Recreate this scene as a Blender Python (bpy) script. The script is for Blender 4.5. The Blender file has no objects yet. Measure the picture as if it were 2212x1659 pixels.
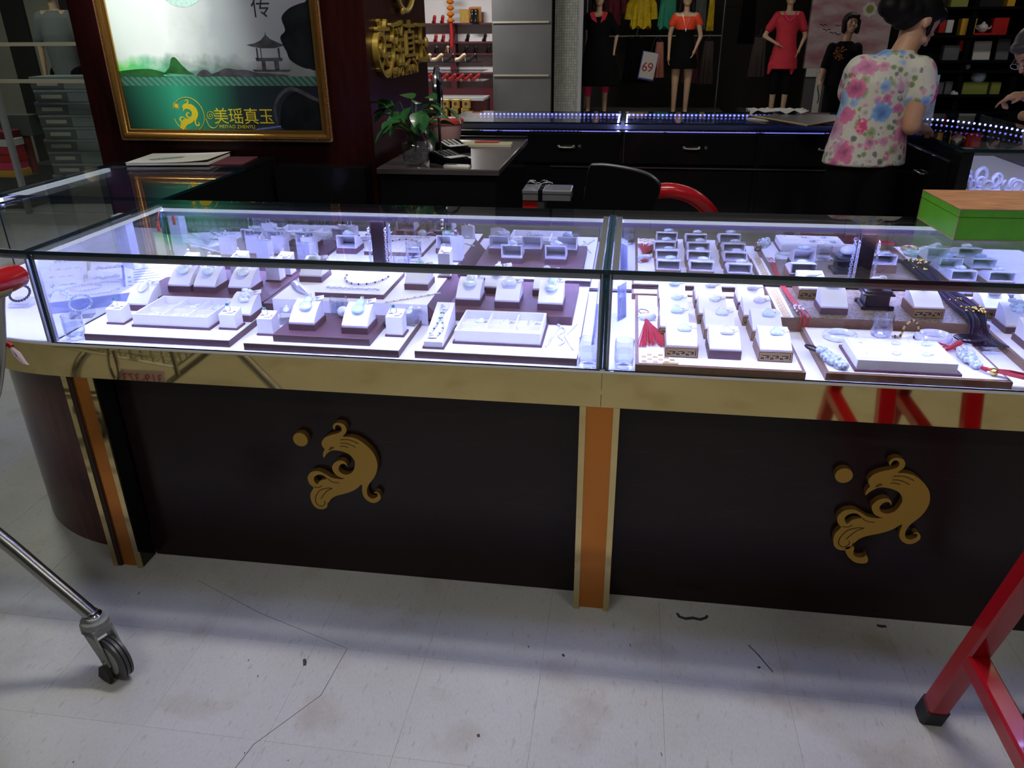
import bpy, bmesh, math, random
from mathutils import Vector, Matrix, Euler
random.seed(7)
S = bpy.context.scene
COL = S.collection
PI = math.pi

# ---------------------------------------------------------------- camera
F_PX, YAW, PIT, ROL = 1658.545, 0.148724, 0.436963, -0.0094075
CAM = Vector((1.51732, -1.72095, 1.50966))
fwd = Vector((-math.sin(YAW)*math.cos(PIT), math.cos(YAW)*math.cos(PIT), -math.sin(PIT)))
rgt = Vector((math.cos(YAW), math.sin(YAW), 0)); upv = rgt.cross(fwd)
rg2 = math.cos(ROL)*rgt + math.sin(ROL)*upv; up2 = -math.sin(ROL)*rgt + math.cos(ROL)*upv
cd = bpy.data.cameras.new('camera'); cd.sensor_width = 36; cd.lens = F_PX/2212*36
cd.clip_start = 0.05; cd.clip_end = 60
cam = bpy.data.objects.new('camera', cd); COL.objects.link(cam)
cam.matrix_world = Matrix(((rg2.x, up2.x, -fwd.x, CAM.x), (rg2.y, up2.y, -fwd.y, CAM.y), (rg2.z, up2.z, -fwd.z, CAM.z), (0, 0, 0, 1)))
S.camera = cam

# ---------------------------------------------------------------- world, exposure, ceiling lights
w = bpy.data.worlds.new('world'); S.world = w; w.use_nodes = True
w.node_tree.nodes['Background'].inputs[0].default_value = (0.62, 0.66, 0.75, 1)
w.node_tree.nodes['Background'].inputs[1].default_value = 0.012
S.view_settings.view_transform = 'Standard'; S.view_settings.look = 'None'
S.view_settings.exposure = 0.0; S.view_settings.gamma = 1.0
S.view_settings.use_curve_mapping = False
S.cycles.transparent_max_bounces = 24; S.cycles.max_bounces = 9
S.cycles.glossy_bounces = 6; S.cycles.transmission_bounces = 10; S.cycles.diffuse_bounces = 4
S.cycles.caustics_reflective = False; S.cycles.caustics_refractive = False
S.cycles.sample_clamp_indirect = 40.0
CEIL = 3.3
LAMPS = [  # x, y, length x, width y, watts, colour; all but the first added for ambient light
    (1.30, 0.57, 1.5, 0.12, 42, (1.0, 0.955, 0.82)),
    (0.2, -2.4, 1.5, 0.3, 22, (1.0, 0.97, 0.90)),
    (3.6, -2.4, 1.5, 0.3, 20, (1.0, 0.97, 0.90)),
    (-3.0, 3.0, 1.5, 0.3, 26, (0.95, 1.0, 0.84)),
    (3.2, 6.4, 1.5, 0.3, 15, (1.0, 0.94, 0.86)),
]
def area(name, loc, sx, sy, watts, col, aim=None, spread=PI):
    l = bpy.data.lights.new(name, 'AREA'); l.shape = 'RECTANGLE'; l.size = sx; l.size_y = sy
    l.energy = watts; l.color = col; l.spread = spread
    o = bpy.data.objects.new(name, l); COL.objects.link(o); o.location = loc
    if aim is not None:
        o.rotation_euler = (Vector(aim)-Vector(loc)).to_track_quat('-Z', 'Y').to_euler()
    return o
for (x, y, sx, sy, wt, c) in LAMPS:
    area('ceiling_lamp_light', (x, y, CEIL-0.09), sx, sy, wt, c)

# ---------------------------------------------------------------- materials
MT = {}
def newmat(name):
    m = bpy.data.materials.new(name); m.use_nodes = True
    nt = m.node_tree; b = nt.nodes['Principled BSDF']; MT[name] = m
    return m, nt, b
def rgb(h):  # sRGB hex -> linear
    h = h.lstrip('#'); o = []
    for i in (0, 2, 4):
        v = int(h[i:i+2], 16)/255
        o.append(v/12.92 if v <= 0.04045 else ((v+0.055)/1.055)**2.4)
    return (*o, 1)
def mat(name, col, rough=0.5, metal=0.0, var=0.0, vs=12, bump=0.0, bs=80, emit=0.0, ecol=None, spec=0.5, stretch=None, trans=0.0, ior=1.45, coat=0.0, alpha=1.0, sss=0.0):
    if isinstance(col, str): col = rgb(col)
    m, nt, b = newmat(name)
    b.inputs['Base Color'].default_value = col
    b.inputs['Roughness'].default_value = rough; b.inputs['Metallic'].default_value = metal
    b.inputs['Specular IOR Level'].default_value = spec; b.inputs['IOR'].default_value = ior
    b.inputs['Transmission Weight'].default_value = trans; b.inputs['Coat Weight'].default_value = coat
    b.inputs['Coat Roughness'].default_value = 0.05
    b.inputs['Alpha'].default_value = alpha
    if sss: b.inputs['Subsurface Weight'].default_value = sss; b.inputs['Subsurface Radius'].default_value = (0.01, 0.01, 0.01)
    if emit:
        b.inputs['Emission Color'].default_value = ecol or col; b.inputs['Emission Strength'].default_value = emit
    if var or bump:
        tc = nt.nodes.new('ShaderNodeTexCoord'); mp = nt.nodes.new('ShaderNodeMapping')
        nt.links.new(tc.outputs['Object'], mp.inputs[0])
        if stretch: mp.inputs['Scale'].default_value = stretch
        if var:
            n = nt.nodes.new('ShaderNodeTexNoise'); n.inputs['Scale'].default_value = vs; n.inputs['Detail'].default_value = 6
            nt.links.new(mp.outputs[0], n.inputs['Vector'])
            r = nt.nodes.new('ShaderNodeValToRGB'); r.color_ramp.elements[0].position = .3; r.color_ramp.elements[1].position = .7
            r.color_ramp.elements[0].color = (*[c*(1-var) for c in col[:3]], 1)
            r.color_ramp.elements[1].color = (*[min(1, c*(1+var)) for c in col[:3]], 1)
            nt.links.new(n.outputs['Fac'], r.inputs[0]); nt.links.new(r.outputs[0], b.inputs['Base Color'])
        if bump:
            n2 = nt.nodes.new('ShaderNodeTexNoise'); n2.inputs['Scale'].default_value = bs; n2.inputs['Detail'].default_value = 3
            nt.links.new(mp.outputs[0], n2.inputs['Vector'])
            bp = nt.nodes.new('ShaderNodeBump'); bp.inputs['Strength'].default_value = bump; bp.inputs['Distance'].default_value = 0.002
            nt.links.new(n2.outputs['Fac'], bp.inputs['Height']); nt.links.new(bp.outputs[0], b.inputs['Normal'])
    return m
def panemat(name, tint=(0.93, 0.97, 0.97), ior=1.5, boost=1.0):
    m = bpy.data.materials.new(name); m.use_nodes = True; nt = m.node_tree; nt.nodes.clear(); MT[name] = m
    out = nt.nodes.new('ShaderNodeOutputMaterial'); mx = nt.nodes.new('ShaderNodeMixShader')
    fr = nt.nodes.new('ShaderNodeFresnel'); fr.inputs['IOR'].default_value = ior
    mu = nt.nodes.new('ShaderNodeMath'); mu.operation = 'MULTIPLY'; mu.inputs[1].default_value = boost; mu.use_clamp = True
    tr = nt.nodes.new('ShaderNodeBsdfTransparent'); tr.inputs[0].default_value = (*tint, 1)
    gl = nt.nodes.new('ShaderNodeBsdfGlossy'); gl.inputs['Roughness'].default_value = 0.0
    # keep the fresnel of the outer side on both faces of a pane
    ge = nt.nodes.new('ShaderNodeNewGeometry'); sw = nt.nodes.new('ShaderNodeMix'); sw.data_type = 'FLOAT'
    nt.links.new(ge.outputs['Backfacing'], sw.inputs['Factor']); sw.inputs[2].default_value = ior; sw.inputs[3].default_value = 1/ior
    nt.links.new(sw.outputs[0], fr.inputs['IOR'])
    nt.links.new(fr.outputs[0], mu.inputs[0]); nt.links.new(mu.outputs[0], mx.inputs[0])
    nt.links.new(tr.outputs[0], mx.inputs[1]); nt.links.new(gl.outputs[0], mx.inputs[2]); nt.links.new(mx.outputs[0], out.inputs[0])
    return m

def nodes_of(name): 
    m = MT[name]; return m, m.node_tree, m.node_tree.nodes['Principled BSDF']
# --- showcase materials
mat('white_board', (0.86, 0.86, 0.88, 1), 0.45)
mat('white_leather', (0.84, 0.83, 0.86, 1), 0.5, bump=0.08, bs=500)
mat('grey_leather', (0.30, 0.29, 0.34, 1), 0.6, bump=0.08, bs=500)
mat('brown_leather', (0.115, 0.052, 0.062, 1), 0.5, var=.12, vs=60, bump=0.1, bs=600)
mat('tray_wood', (0.20, 0.105, 0.06, 1), 0.4, var=.3, vs=14, stretch=(3, 40, 40))
mat('gold_mirror', (0.70, 0.56, 0.27, 1), 0.045, 1.0, var=.04, vs=4)
mat('copper_panel', (0.60, 0.215, 0.045, 1), 0.16, 0.85, var=.05, vs=6)
mat('black_wood', (0.013, 0.0050, 0.0062, 1), 0.24, var=.28, vs=5, stretch=(1.5, 14, 14), spec=.38)
mat('red_wood', (0.075, 0.020, 0.014, 1), 0.14, var=.35, vs=6, stretch=(8, 8, 1.2), spec=.5)
mat('pillar_wood', (0.024, 0.004, 0.004, 1), 0.28, var=.3, vs=6, stretch=(8, 8, 1.2), spec=.22)
mat('gloss_black', (0.006, 0.006, 0.008, 1), 0.16, spec=.45)
mat('matt_black', (0.004, 0.004, 0.0055, 1), 0.6, spec=.03)
mat('black_line', (0.004, 0.003, 0.003, 1), 0.6)
mat('mirror', (0.86, 0.88, 0.92, 1), 0.0, 1.0)
mat('frame_wood', (0.022, 0.009, 0.011, 1), 0.35, var=.25, vs=10)
mat('aluminium', (0.42, 0.43, 0.46, 1), 0.38, .6)
mat('chrome', (0.72, 0.73, 0.76, 1), 0.12, 1.0)
mat('steel', (0.40, 0.40, 0.38, 1), 0.28, 1.0)
mat('led', (1, 1, 1, 1), 0.5, emit=74.0, ecol=(0.37, 0.405, 1.0, 1))
mat('led_low', (1, 1, 1, 1), 0.5, emit=42.0, ecol=(0.37, 0.405, 1.0, 1))
mat('led_rear', (1, 1, 1, 1), 0.5, emit=190.0, ecol=(0.37, 0.405, 1.0, 1))
mat('channel_glow', (.7, .75, .8, 1), 0.5, emit=.75, ecol=(0.78, 0.88, 1.0, 1))  # glow painted on the pale LED channels and their lips
mat('led_dot', (1, 1, 1, 1), 0.5, emit=14.0, ecol=(0.17, 0.19, 1.0, 1))
mat('glint_glow', (0.05, 0.05, 0.1, 1), 0.4, emit=0.8, ecol=(0.25, 0.25, 1.0, 1))  # glow painted for LED reflections on the back counter
mat('glass_edge', (0.004, 0.020, 0.032, 1), 0.06, spec=.8)
mat('glass_edge_bright', (0.012, 0.085, 0.115, 1), 0.1, spec=.6)
panemat('pane', (0.955, 0.97, 0.98))
mat('rail_dark', (0.006, 0.003, 0.006, 1), 0.4)
panemat('pane_thin', (0.985, 0.99, 0.995), boost=.8)
panemat('acrylic', (0.95, 0.96, 1.0), ior=1.49, boost=1.6)
panemat('far_glass', (0.62, 0.64, 0.55), boost=1.0)
panemat('tumbler', (0.97, 0.98, 1.0), ior=1.5, boost=2.4)
panemat('water', (0.93, 0.95, 1.0), ior=1.33, boost=1.5)
mat('jade_pale', (0.72, 0.82, 0.83, 1), 0.18, var=.15, vs=90, coat=.5)
mat('jade_clear', (0.78, 0.83, 0.85, 1), 0.12, var=.12, vs=90, coat=.6)
mat('jade_blue', (0.62, 0.75, 0.83, 1), 0.15, var=.15, vs=90, coat=.6)
mat('jade_green', (0.50, 0.74, 0.66, 1), 0.15, var=.15, vs=90, coat=.6)
mat('jade_lilac', (0.70, 0.70, 0.80, 1), 0.15, var=.12, vs=90, coat=.5)
mat('jade_grey', (0.50, 0.58, 0.60, 1), 0.2, var=.45, vs=120, coat=.5)
mat('jade_amber', (0.62, 0.45, 0.25, 1), 0.2, var=.3, vs=90, coat=.5)
mat('teal_gem', (0.01, 0.22, 0.24, 1), 0.08, coat=.6)
mat('green_gem', (0.01, 0.20, 0.12, 1), 0.08, coat=.6)
mat('silver', (0.72, 0.72, 0.78, 1), 0.32, .55)
mat('dark_bead', (0.05, 0.04, 0.05, 1), 0.2)
mat('pearl', (0.75, 0.70, 0.74, 1), 0.2)
mat('gold_foil', (0.56, 0.40, 0.15, 1), 0.4, .4)
mat('key_ground', (0.055, 0.026, 0.014, 1), 0.5)
mat('gold_bead', (0.72, 0.52, 0.10, 1), 0.2, 1.0)
mat('amber_cord', (0.55, 0.28, 0.03, 1), 0.35)
mat('red_thread', (0.42, 0.012, 0.022, 1), 0.6, var=.3, vs=150)
mat('red_cord', (0.40, 0.012, 0.015, 1), 0.45)
mat('black_cord', (0.010, 0.008, 0.018, 1), 0.5, spec=.2)
mat('dark_carving', (0.012, 0.012, 0.017, 1), 0.28, var=.3, vs=40)
mat('card_white', (0.80, 0.80, 0.82, 1), 0.5)
mat('card_blue', (0.20, 0.24, 0.50, 1), 0.3)
mat('packet_blue', (0.34, 0.38, 0.62, 1), 0.18, coat=.3)
mat('ink', (0.03, 0.03, 0.06, 1), 0.6)
mat('emblem_gold', (0.40, 0.235, 0.035, 1), 0.42, .25)
mat('emblem_side', (0.17, 0.085, 0.018, 1), 0.5, .2)
mat('groove', (0.055, 0.028, 0.006, 1), 0.7)
mat('sign_gold', (0.52, 0.36, 0.07, 1), 0.38, .55)
mat('frame_gold', (0.60, 0.30, 0.075, 1), 0.22, .9)
mat('frame_rope', (0.50, 0.30, 0.16, 1), 0.3, .8)
mat('print_gold', (0.55, 0.44, 0.02, 1), 0.4)
mat('print_ink', (0.015, 0.015, 0.03, 1), 0.5)
mat('print_grey', (0.05, 0.05, 0.06, 1), 0.6, var=.5, vs=20, spec=.1)
mat('print_dark', (0.006, 0.008, 0.010, 1), 0.6, var=.5, vs=14, spec=.1)
# --- general
mat('red_paint', (0.36, 0.006, 0.012, 1), 0.18, spec=.5, coat=.3)
mat('red_plastic', (0.42, 0.010, 0.018, 1), 0.22, coat=.3)
mat('beige_plastic', (0.36, 0.33, 0.24, 1), 0.35)
mat('rubber', (0.014, 0.014, 0.015, 1), 0.55)
mat('caster_grey', (0.22, 0.23, 0.22, 1), 0.45, .2, var=.2, vs=40)
mat('wheel_grey', (0.045, 0.043, 0.045, 1), 0.4)
mat('hub_grey', (0.30, 0.31, 0.31, 1), 0.5)
mat('sign_board', (0.42, 0.36, 0.34, 1), 0.4)
mat('sign_red', (0.30, 0.01, 0.015, 1), 0.5)
mat('ribbon', (0.62, 0.50, 0.60, 1), 0.7)
mat('green_card', (0.085, 0.34, 0.012, 1), 0.45, var=.08, vs=20)
mat('box_edge', (0.30, 0.20, 0.14, 1), 0.6)
mat('box_top_wood', (0.40, 0.17, 0.07, 1), 0.5, var=.45, vs=5, stretch=(3, 22, 3))
mat('skin', (0.46, 0.25, 0.16, 1), 0.5, var=.06, vs=20, sss=.1)
mat('skin_far', (0.36, 0.20, 0.13, 1), 0.5)
mat('mannequin_skin', (0.40, 0.26, 0.17, 1), 0.4)
mat('hair', (0.005, 0.004, 0.005, 1), 0.55, spec=.18, bump=.4, bs=60, stretch=(6, 6, 1))
mat('hair_grey', (0.045, 0.042, 0.05, 1), 0.4, bump=.4, bs=60)
mat('black_cloth', (0.0035, 0.0035, 0.004, 1), 0.85, spec=.08)
mat('white_cloth', (0.62, 0.62, 0.68, 1), 0.8)
mat('orange_cloth', (0.62, 0.045, 0.01, 1), 0.7)
mat('red_cloth', (0.40, 0.014, 0.03, 1), 0.75, var=.25, vs=60)
mat('pink_cloth', (0.62, 0.015, 0.11, 1), 0.7)
mat('yellow_cloth', (0.62, 0.44, 0.01, 1), 0.7, var=.3, vs=12)
mat('green_cloth', (0.03, 0.30, 0.19, 1), 0.7, var=.2, vs=12)
mat('maroon_cloth', (0.12, 0.006, 0.02, 1), 0.75, var=.6, vs=30, stretch=(1, 1, 6))
mat('salmon_cloth', (0.52, 0.20, 0.15, 1), 0.7, var=.3, vs=25, stretch=(12, 12, 1))
mat('grey_cloth', (0.10, 0.11, 0.11, 1), 0.85)
mat('wine_cloth', (0.10, 0.02, 0.035, 1), 0.8)
mat('brown_cloth', (0.07, 0.05, 0.045, 1), 0.8)
mat('leaf', (0.022, 0.105, 0.030, 1), 0.3, var=.4, vs=20, coat=.2)
mat('stem', (0.06, 0.12, 0.03, 1), 0.5)
mat('lid_red', (0.50, 0.05, 0.05, 1), 0.35)
mat('tub_pink', (0.50, 0.30, 0.30, 1), 0.4)
mat('keypad', (0.10, 0.12, 0.11, 1), 0.4)
mat('paper', (0.62, 0.60, 0.58, 1), 0.6)
mat('paper_yellow', (0.50, 0.45, 0.28, 1), 0.6)
mat('desk_top', (0.060, 0.050, 0.055, 1), 0.22, spec=.5)
mat('column_grey', (0.088, 0.089, 0.088, 1), 0.45, var=.08, vs=3)
mat('joint_pale', (0.30, 0.28, 0.22, 1), 0.5)
mat('shoe_red', (0.40, 0.02, 0.02, 1), 0.25)
mat('shoe_black', (0.012, 0.012, 0.012, 1), 0.3)
mat('shoe_beige', (0.42, 0.32, 0.20, 1), 0.4)
mat('shelf_wine', (0.10, 0.018, 0.025, 1), 0.4)
mat('shop_white', (0.72, 0.70, 0.70, 1), 0.6)
mat('carton_yellow', (0.42, 0.27, 0.06, 1), 0.5, var=.15, vs=30)
mat('orange_foil', (0.62, 0.19, 0.02, 1), 0.3, .4)
mat('wall_dark', (0.016, 0.013, 0.012, 1), 0.7)
mat('wall_cream', (0.30, 0.29, 0.24, 1), 0.7, var=.05, vs=3)
mat('wall_stripe', (0.020, 0.020, 0.018, 1), 0.7)
mat('platform', (0.10, 0.10, 0.10, 1), 0.4)
mat('ceiling_white', (0.60, 0.60, 0.58, 1), 0.8)
mat('lamp_face', (1, 1, 1, 1), 0.5, emit=3.0, ecol=(1, 0.97, 0.92, 1))
mat('box_slate', (0.16, 0.19, 0.19, 1), 0.6, var=.1, vs=8)
mat('box_end', (0.075, 0.085, 0.080, 1), 0.6)
mat('box_label', (0.30, 0.30, 0.26, 1), 0.6)
mat('red_panel', (0.22, 0.035, 0.022, 1), 0.5)
mat('gift_yellow', (0.55, 0.30, 0.02, 1), 0.5)
mat('gift_red', (0.38, 0.01, 0.01, 1), 0.4)
mat('gift_olive', (0.22, 0.25, 0.05, 1), 0.5)
mat('gift_white', (0.55, 0.54, 0.52, 1), 0.35)
mat('gift_grey', (0.12, 0.12, 0.13, 1), 0.4)
mat('globe_blue', (0.35, 0.42, 0.55, 1), 0.15, var=.5, vs=12)
mat('price_blue', (0.03, 0.05, 0.28, 1), 0.5)
mat('tin_silver', (0.34, 0.34, 0.38, 1), 0.3, .7)
mat('speck', (0.04, 0.04, 0.045, 1), 0.6)

for n_ in ('led_dot', 'channel_glow', 'glint_glow', 'lamp_face'): MT[n_].cycles.emission_sampling = 'NONE'
# floor tile: pale grey vinyl with fine streaks and scuffs
def floor_mat():
    m, nt, b = newmat('vinyl_tile'); b.inputs['Roughness'].default_value = 0.33; b.inputs['Specular IOR Level'].default_value = .35
    tc = nt.nodes.new('ShaderNodeTexCoord'); ob = nt.nodes.new('ShaderNodeObjectInfo')
    geo = nt.nodes.new('ShaderNodeNewGeometry')
    def noise(scale, sx, sy, rot=0, det=4):
        mp = nt.nodes.new('ShaderNodeMapping'); mp.inputs['Scale'].default_value = (sx, sy, 1); mp.inputs['Rotation'].default_value = (0, 0, rot)
        n = nt.nodes.new('ShaderNodeTexNoise'); n.inputs['Scale'].default_value = scale; n.inputs['Detail'].default_value = det
        nt.links.new(geo.outputs['Position'], mp.inputs[0]); nt.links.new(mp.outputs[0], n.inputs['Vector']); return n
    def ramp(src, p0, c0, p1, c1):
        r = nt.nodes.new('ShaderNodeValToRGB'); r.color_ramp.elements[0].position = p0; r.color_ramp.elements[1].position = p1
        r.color_ramp.elements[0].color = (*c0, 1); r.color_ramp.elements[1].color = (*c1, 1); nt.links.new(src, r.inputs[0]); return r
    def mul(a, bb):
        x = nt.nodes.new('ShaderNodeMix'); x.data_type = 'RGBA'; x.blend_type = 'MULTIPLY'; x.inputs['Factor'].default_value = 1
        nt.links.new(a, x.inputs[6]); nt.links.new(bb, x.inputs[7]); return x.outputs[2]
    base = ramp(noise(2.2, 1, 1).outputs[0], .3, (0.45, 0.45, 0.43), .7, (0.54, 0.54, 0.53))
    streak = ramp(noise(34, 2.6, .7, .05, 3).outputs[0], .28, (0.80, .80, .79), .40, (1, 1, 1))
    fine = ramp(noise(160, 1.5, .5, .1, 2).outputs[0], .35, (0.93, .93, .92), .6, (1, 1, 1))
    dirt = ramp(noise(5, 1, 1, .4, 8).outputs[0], .30, (0.84, .80, .74), .45, (1, 1, 1))
    tile = ramp(ob.outputs['Random'], 0, (.965, .965, .965), 1, (1, 1, 1))
    o = mul(mul(mul(mul(base.outputs[0], streak.outputs[0]), fine.outputs[0]), dirt.outputs[0]), tile.outputs[0])
    nt.links.new(o, b.inputs['Base Color'])
floor_mat()
def floral_mat():
    m, nt, b = newmat('floral_cloth'); b.inputs['Roughness'].default_value = .8
    tc = nt.nodes.new('ShaderNodeTexCoord')
    def vor(scale, feat='F1'):
        v = nt.nodes.new('ShaderNodeTexVoronoi'); v.inputs['Scale'].default_value = scale; v.feature = feat
        nt.links.new(tc.outputs['Object'], v.inputs['Vector']); return v
    nz = nt.nodes.new('ShaderNodeTexNoise'); nz.inputs['Scale'].default_value = 45; nz.inputs['Detail'].default_value = 4
    nt.links.new(tc.outputs['Object'], nz.inputs['Vector'])
    def flowers(scale, cols, rad, prev):
        v = vor(scale)
        sep = nt.nodes.new('ShaderNodeSeparateColor'); nt.links.new(v.outputs['Color'], sep.inputs[0])
        rp = nt.nodes.new('ShaderNodeValToRGB'); rp.color_ramp.interpolation = 'CONSTANT'
        while len(rp.color_ramp.elements) < len(cols): rp.color_ramp.elements.new(.5)
        for i, c in enumerate(cols):
            rp.color_ramp.elements[i].position = i/len(cols); rp.color_ramp.elements[i].color = (*c, 1)
        nt.links.new(sep.outputs[0], rp.inputs[0])
        # petals: distance perturbed by noise
        ad = nt.nodes.new('ShaderNodeMath'); ad.operation = 'MULTIPLY_ADD'; ad.inputs[1].default_value = .55
        nt.links.new(nz.outputs[0], ad.inputs[0]); nt.links.new(v.outputs['Distance'], ad.inputs[2])
        mk = nt.nodes.new('ShaderNodeValToRGB'); mk.color_ramp.elements[0].position = rad+.22; mk.color_ramp.elements[1].position = rad+.32
        mk.color_ramp.elements[0].color = (1, 1, 1, 1); mk.color_ramp.elements[1].color = (0, 0, 0, 1)
        nt.links.new(ad.outputs[0], mk.inputs[0])
        # darker heart
        ht = nt.nodes.new('ShaderNodeValToRGB'); ht.color_ramp.elements[0].position = .25; ht.color_ramp.elements[1].position = .62
        ht.color_ramp.elements[0].color = (.45, .35, .5, 1); ht.color_ramp.elements[1].color = (1.0, 1.0, 1.0, 1)
        nt.links.new(ad.outputs[0], ht.inputs[0])
        mu = nt.nodes.new('ShaderNodeMix'); mu.data_type = 'RGBA'; mu.blend_type = 'MULTIPLY'; mu.inputs['Factor'].default_value = 1
        nt.links.new(rp.outputs[0], mu.inputs[6]); nt.links.new(ht.outputs[0], mu.inputs[7])
        mx = nt.nodes.new('ShaderNodeMix'); mx.data_type = 'RGBA'
        nt.links.new(mk.outputs[0], mx.inputs['Factor']); nt.links.new(mu.outputs[2], mx.inputs[7])
        if prev is None: mx.inputs[6].default_value = (.58, .56, .52, 1)
        else: nt.links.new(prev, mx.inputs[6])
        return mx.outputs[2]
    a = flowers(30, [(.62, .60, .56), (.25, .33, .18), (.60, .58, .55), (.62, .30, .40), (.20, .20, .22)], .43, None)
    a = flowers(17, [(.62, .30, .44), (.58, .57, .54), (.30, .46, .74), (.60, .18, .36), (.34, .40, .24)], .42, a)
    c = flowers(9.5, [(.62, .16, .33), (.16, .34, .70), (.60, .22, .40), (.66, .06, .22), (.58, .30, .46), (.30, .48, .72)], .44, a)
    nt.links.new(c, b.inputs['Base Color'])
floral_mat()
def mosaic_mat():
    m, nt, b = newmat('mosaic'); b.inputs['Roughness'].default_value = .4
    tc = nt.nodes.new('ShaderNodeTexCoord'); br = nt.nodes.new('ShaderNodeTexBrick'); mp = nt.nodes.new('ShaderNodeMapping')
    mp.inputs['Rotation'].default_value = (PI/2, 0, 0)
    nt.links.new(tc.outputs['Object'], mp.inputs[0]); nt.links.new(mp.outputs[0], br.inputs['Vector'])
    br.offset = 0; br.inputs['Scale'].default_value = 14; br.inputs['Row Height'].default_value = .5; br.inputs['Brick Width'].default_value = .5
    br.inputs['Mortar Size'].default_value = .03
    br.inputs['Color1'].default_value = (.26, .27, .24, 1); br.inputs['Color2'].default_value = (.19, .20, .18, 1); br.inputs['Mortar'].default_value = (.09, .09, .085, 1)
    nt.links.new(br.outputs[0], b.inputs['Base Color'])
mosaic_mat()
def brocade_mat():
    m, nt, b = newmat('brocade'); b.inputs['Roughness'].default_value = .5
    tc = nt.nodes.new('ShaderNodeTexCoord'); v = nt.nodes.new('ShaderNodeTexVoronoi'); v.inputs['Scale'].default_value = 90
    nt.links.new(tc.outputs['Object'], v.inputs[0])
    r = nt.nodes.new('ShaderNodeValToRGB'); r.color_ramp.elements[0].position = .25; r.color_ramp.elements[1].position = .5
    r.color_ramp.elements[0].color = (.07, .05, .03, 1); r.color_ramp.elements[1].color = (.20, .155, .10, 1)
    nt.links.new(v.outputs['Distance'], r.inputs[0]); nt.links.new(r.outputs[0], b.inputs['Base Color'])
brocade_mat()
def poster_mat():
    # landscape print: milky sky with the lamp's glare painted in and a jade-green wash at the left, dark green water below. Object coords: x right, z up from the print's lower left, metres
    m, nt, b = newmat('poster_print'); b.inputs['Roughness'].default_value = .3; b.inputs['Coat Weight'].default_value = .6; b.inputs['Coat Roughness'].default_value = .03
    tc = nt.nodes.new('ShaderNodeTexCoord'); sp = nt.nodes.new('ShaderNodeSeparateXYZ'); nt.links.new(tc.outputs['Object'], sp.inputs[0])
    nz = nt.nodes.new('ShaderNodeTexNoise'); nz.inputs['Scale'].default_value = 9; nz.inputs['Detail'].default_value = 8; nt.links.new(tc.outputs['Object'], nz.inputs[0])
    def rmp(src, els):
        r = nt.nodes.new('ShaderNodeValToRGB')
        while len(r.color_ramp.elements) < len(els): r.color_ramp.elements.new(.5)
        for e, (p, c) in zip(r.color_ramp.elements, els): e.position = p; e.color = (*c, 1)
        nt.links.new(src, r.inputs[0]); return r.outputs[0]
    def mth(op, a, bb, c=None):
        n = nt.nodes.new('ShaderNodeMath'); n.operation = op
        for i, q in enumerate((a, bb, c)):
            if q is None: continue
            if isinstance(q, (int, float)): n.inputs[i].default_value = q
            else: nt.links.new(q, n.inputs[i])
        return n.outputs[0]
    def mixc(f, a, bb):
        x = nt.nodes.new('ShaderNodeMix'); x.data_type = 'RGBA'
        if isinstance(f, (int, float)): x.inputs['Factor'].default_value = f
        else: nt.links.new(f, x.inputs['Factor'])
        nt.links.new(a, x.inputs[6]); nt.links.new(bb, x.inputs[7]); return x.outputs[2]
    sky = rmp(mth('MULTIPLY_ADD', nz.outputs[0], .15, sp.outputs[0]), [(0, (.66, .80, .72)), (.32, (.82, .90, .87)), (.55, (.36, .41, .42)), (.9, (.22, .22, .28))])  # sky painted greyer to the right, as the glare falls off
    # hills: z below 0.235 + noise
    hz = mth('SUBTRACT', sp.outputs[2], mth('MULTIPLY_ADD', nz.outputs[0], .17, .16))
    hillm = rmp(hz, [(.0, (1, 1, 1)), (.045, (0, 0, 0))])
    hill = rmp(mth('MULTIPLY_ADD', nz.outputs[0], .2, sp.outputs[0]), [(0.1, (.16, .74, .10)), (.26, (.10, .52, .24)), (.42, (.10, .22, .17)), (.7, (.16, .17, .18))])
    c1 = mixc(hillm, sky, hill)
    gw = rmp(mth('ABSOLUTE', mth('SUBTRACT', sp.outputs[0], .25), 0), [(0, (.03, .30, .18)), (.10, (.02, .17, .10)), (.28, (.010, .022, .022)), (.6, (.006, .008, .010))])
    water = gw
    wm = mth('LESS_THAN', sp.outputs[2], .181)
    c2 = mixc(wm, c1, water)
    # key-pattern band between land and water
    ck = nt.nodes.new('ShaderNodeTexWave'); ck.inputs['Scale'].default_value = 22; ck.bands_direction = 'DIAGONAL'; nt.links.new(tc.outputs['Object'], ck.inputs[0])
    bandc = mixc(.55, rmp(ck.outputs[0], [(0, (.03, .13, .09)), (1, (.16, .34, .27))]), gw)
    bm = mth('MULTIPLY', mth('LESS_THAN', sp.outputs[2], .218), mth('GREATER_THAN', sp.outputs[2], .181))
    c3 = mixc(bm, c2, bandc)
    nt.links.new(c3, b.inputs['Base Color'])
poster_mat()
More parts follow.
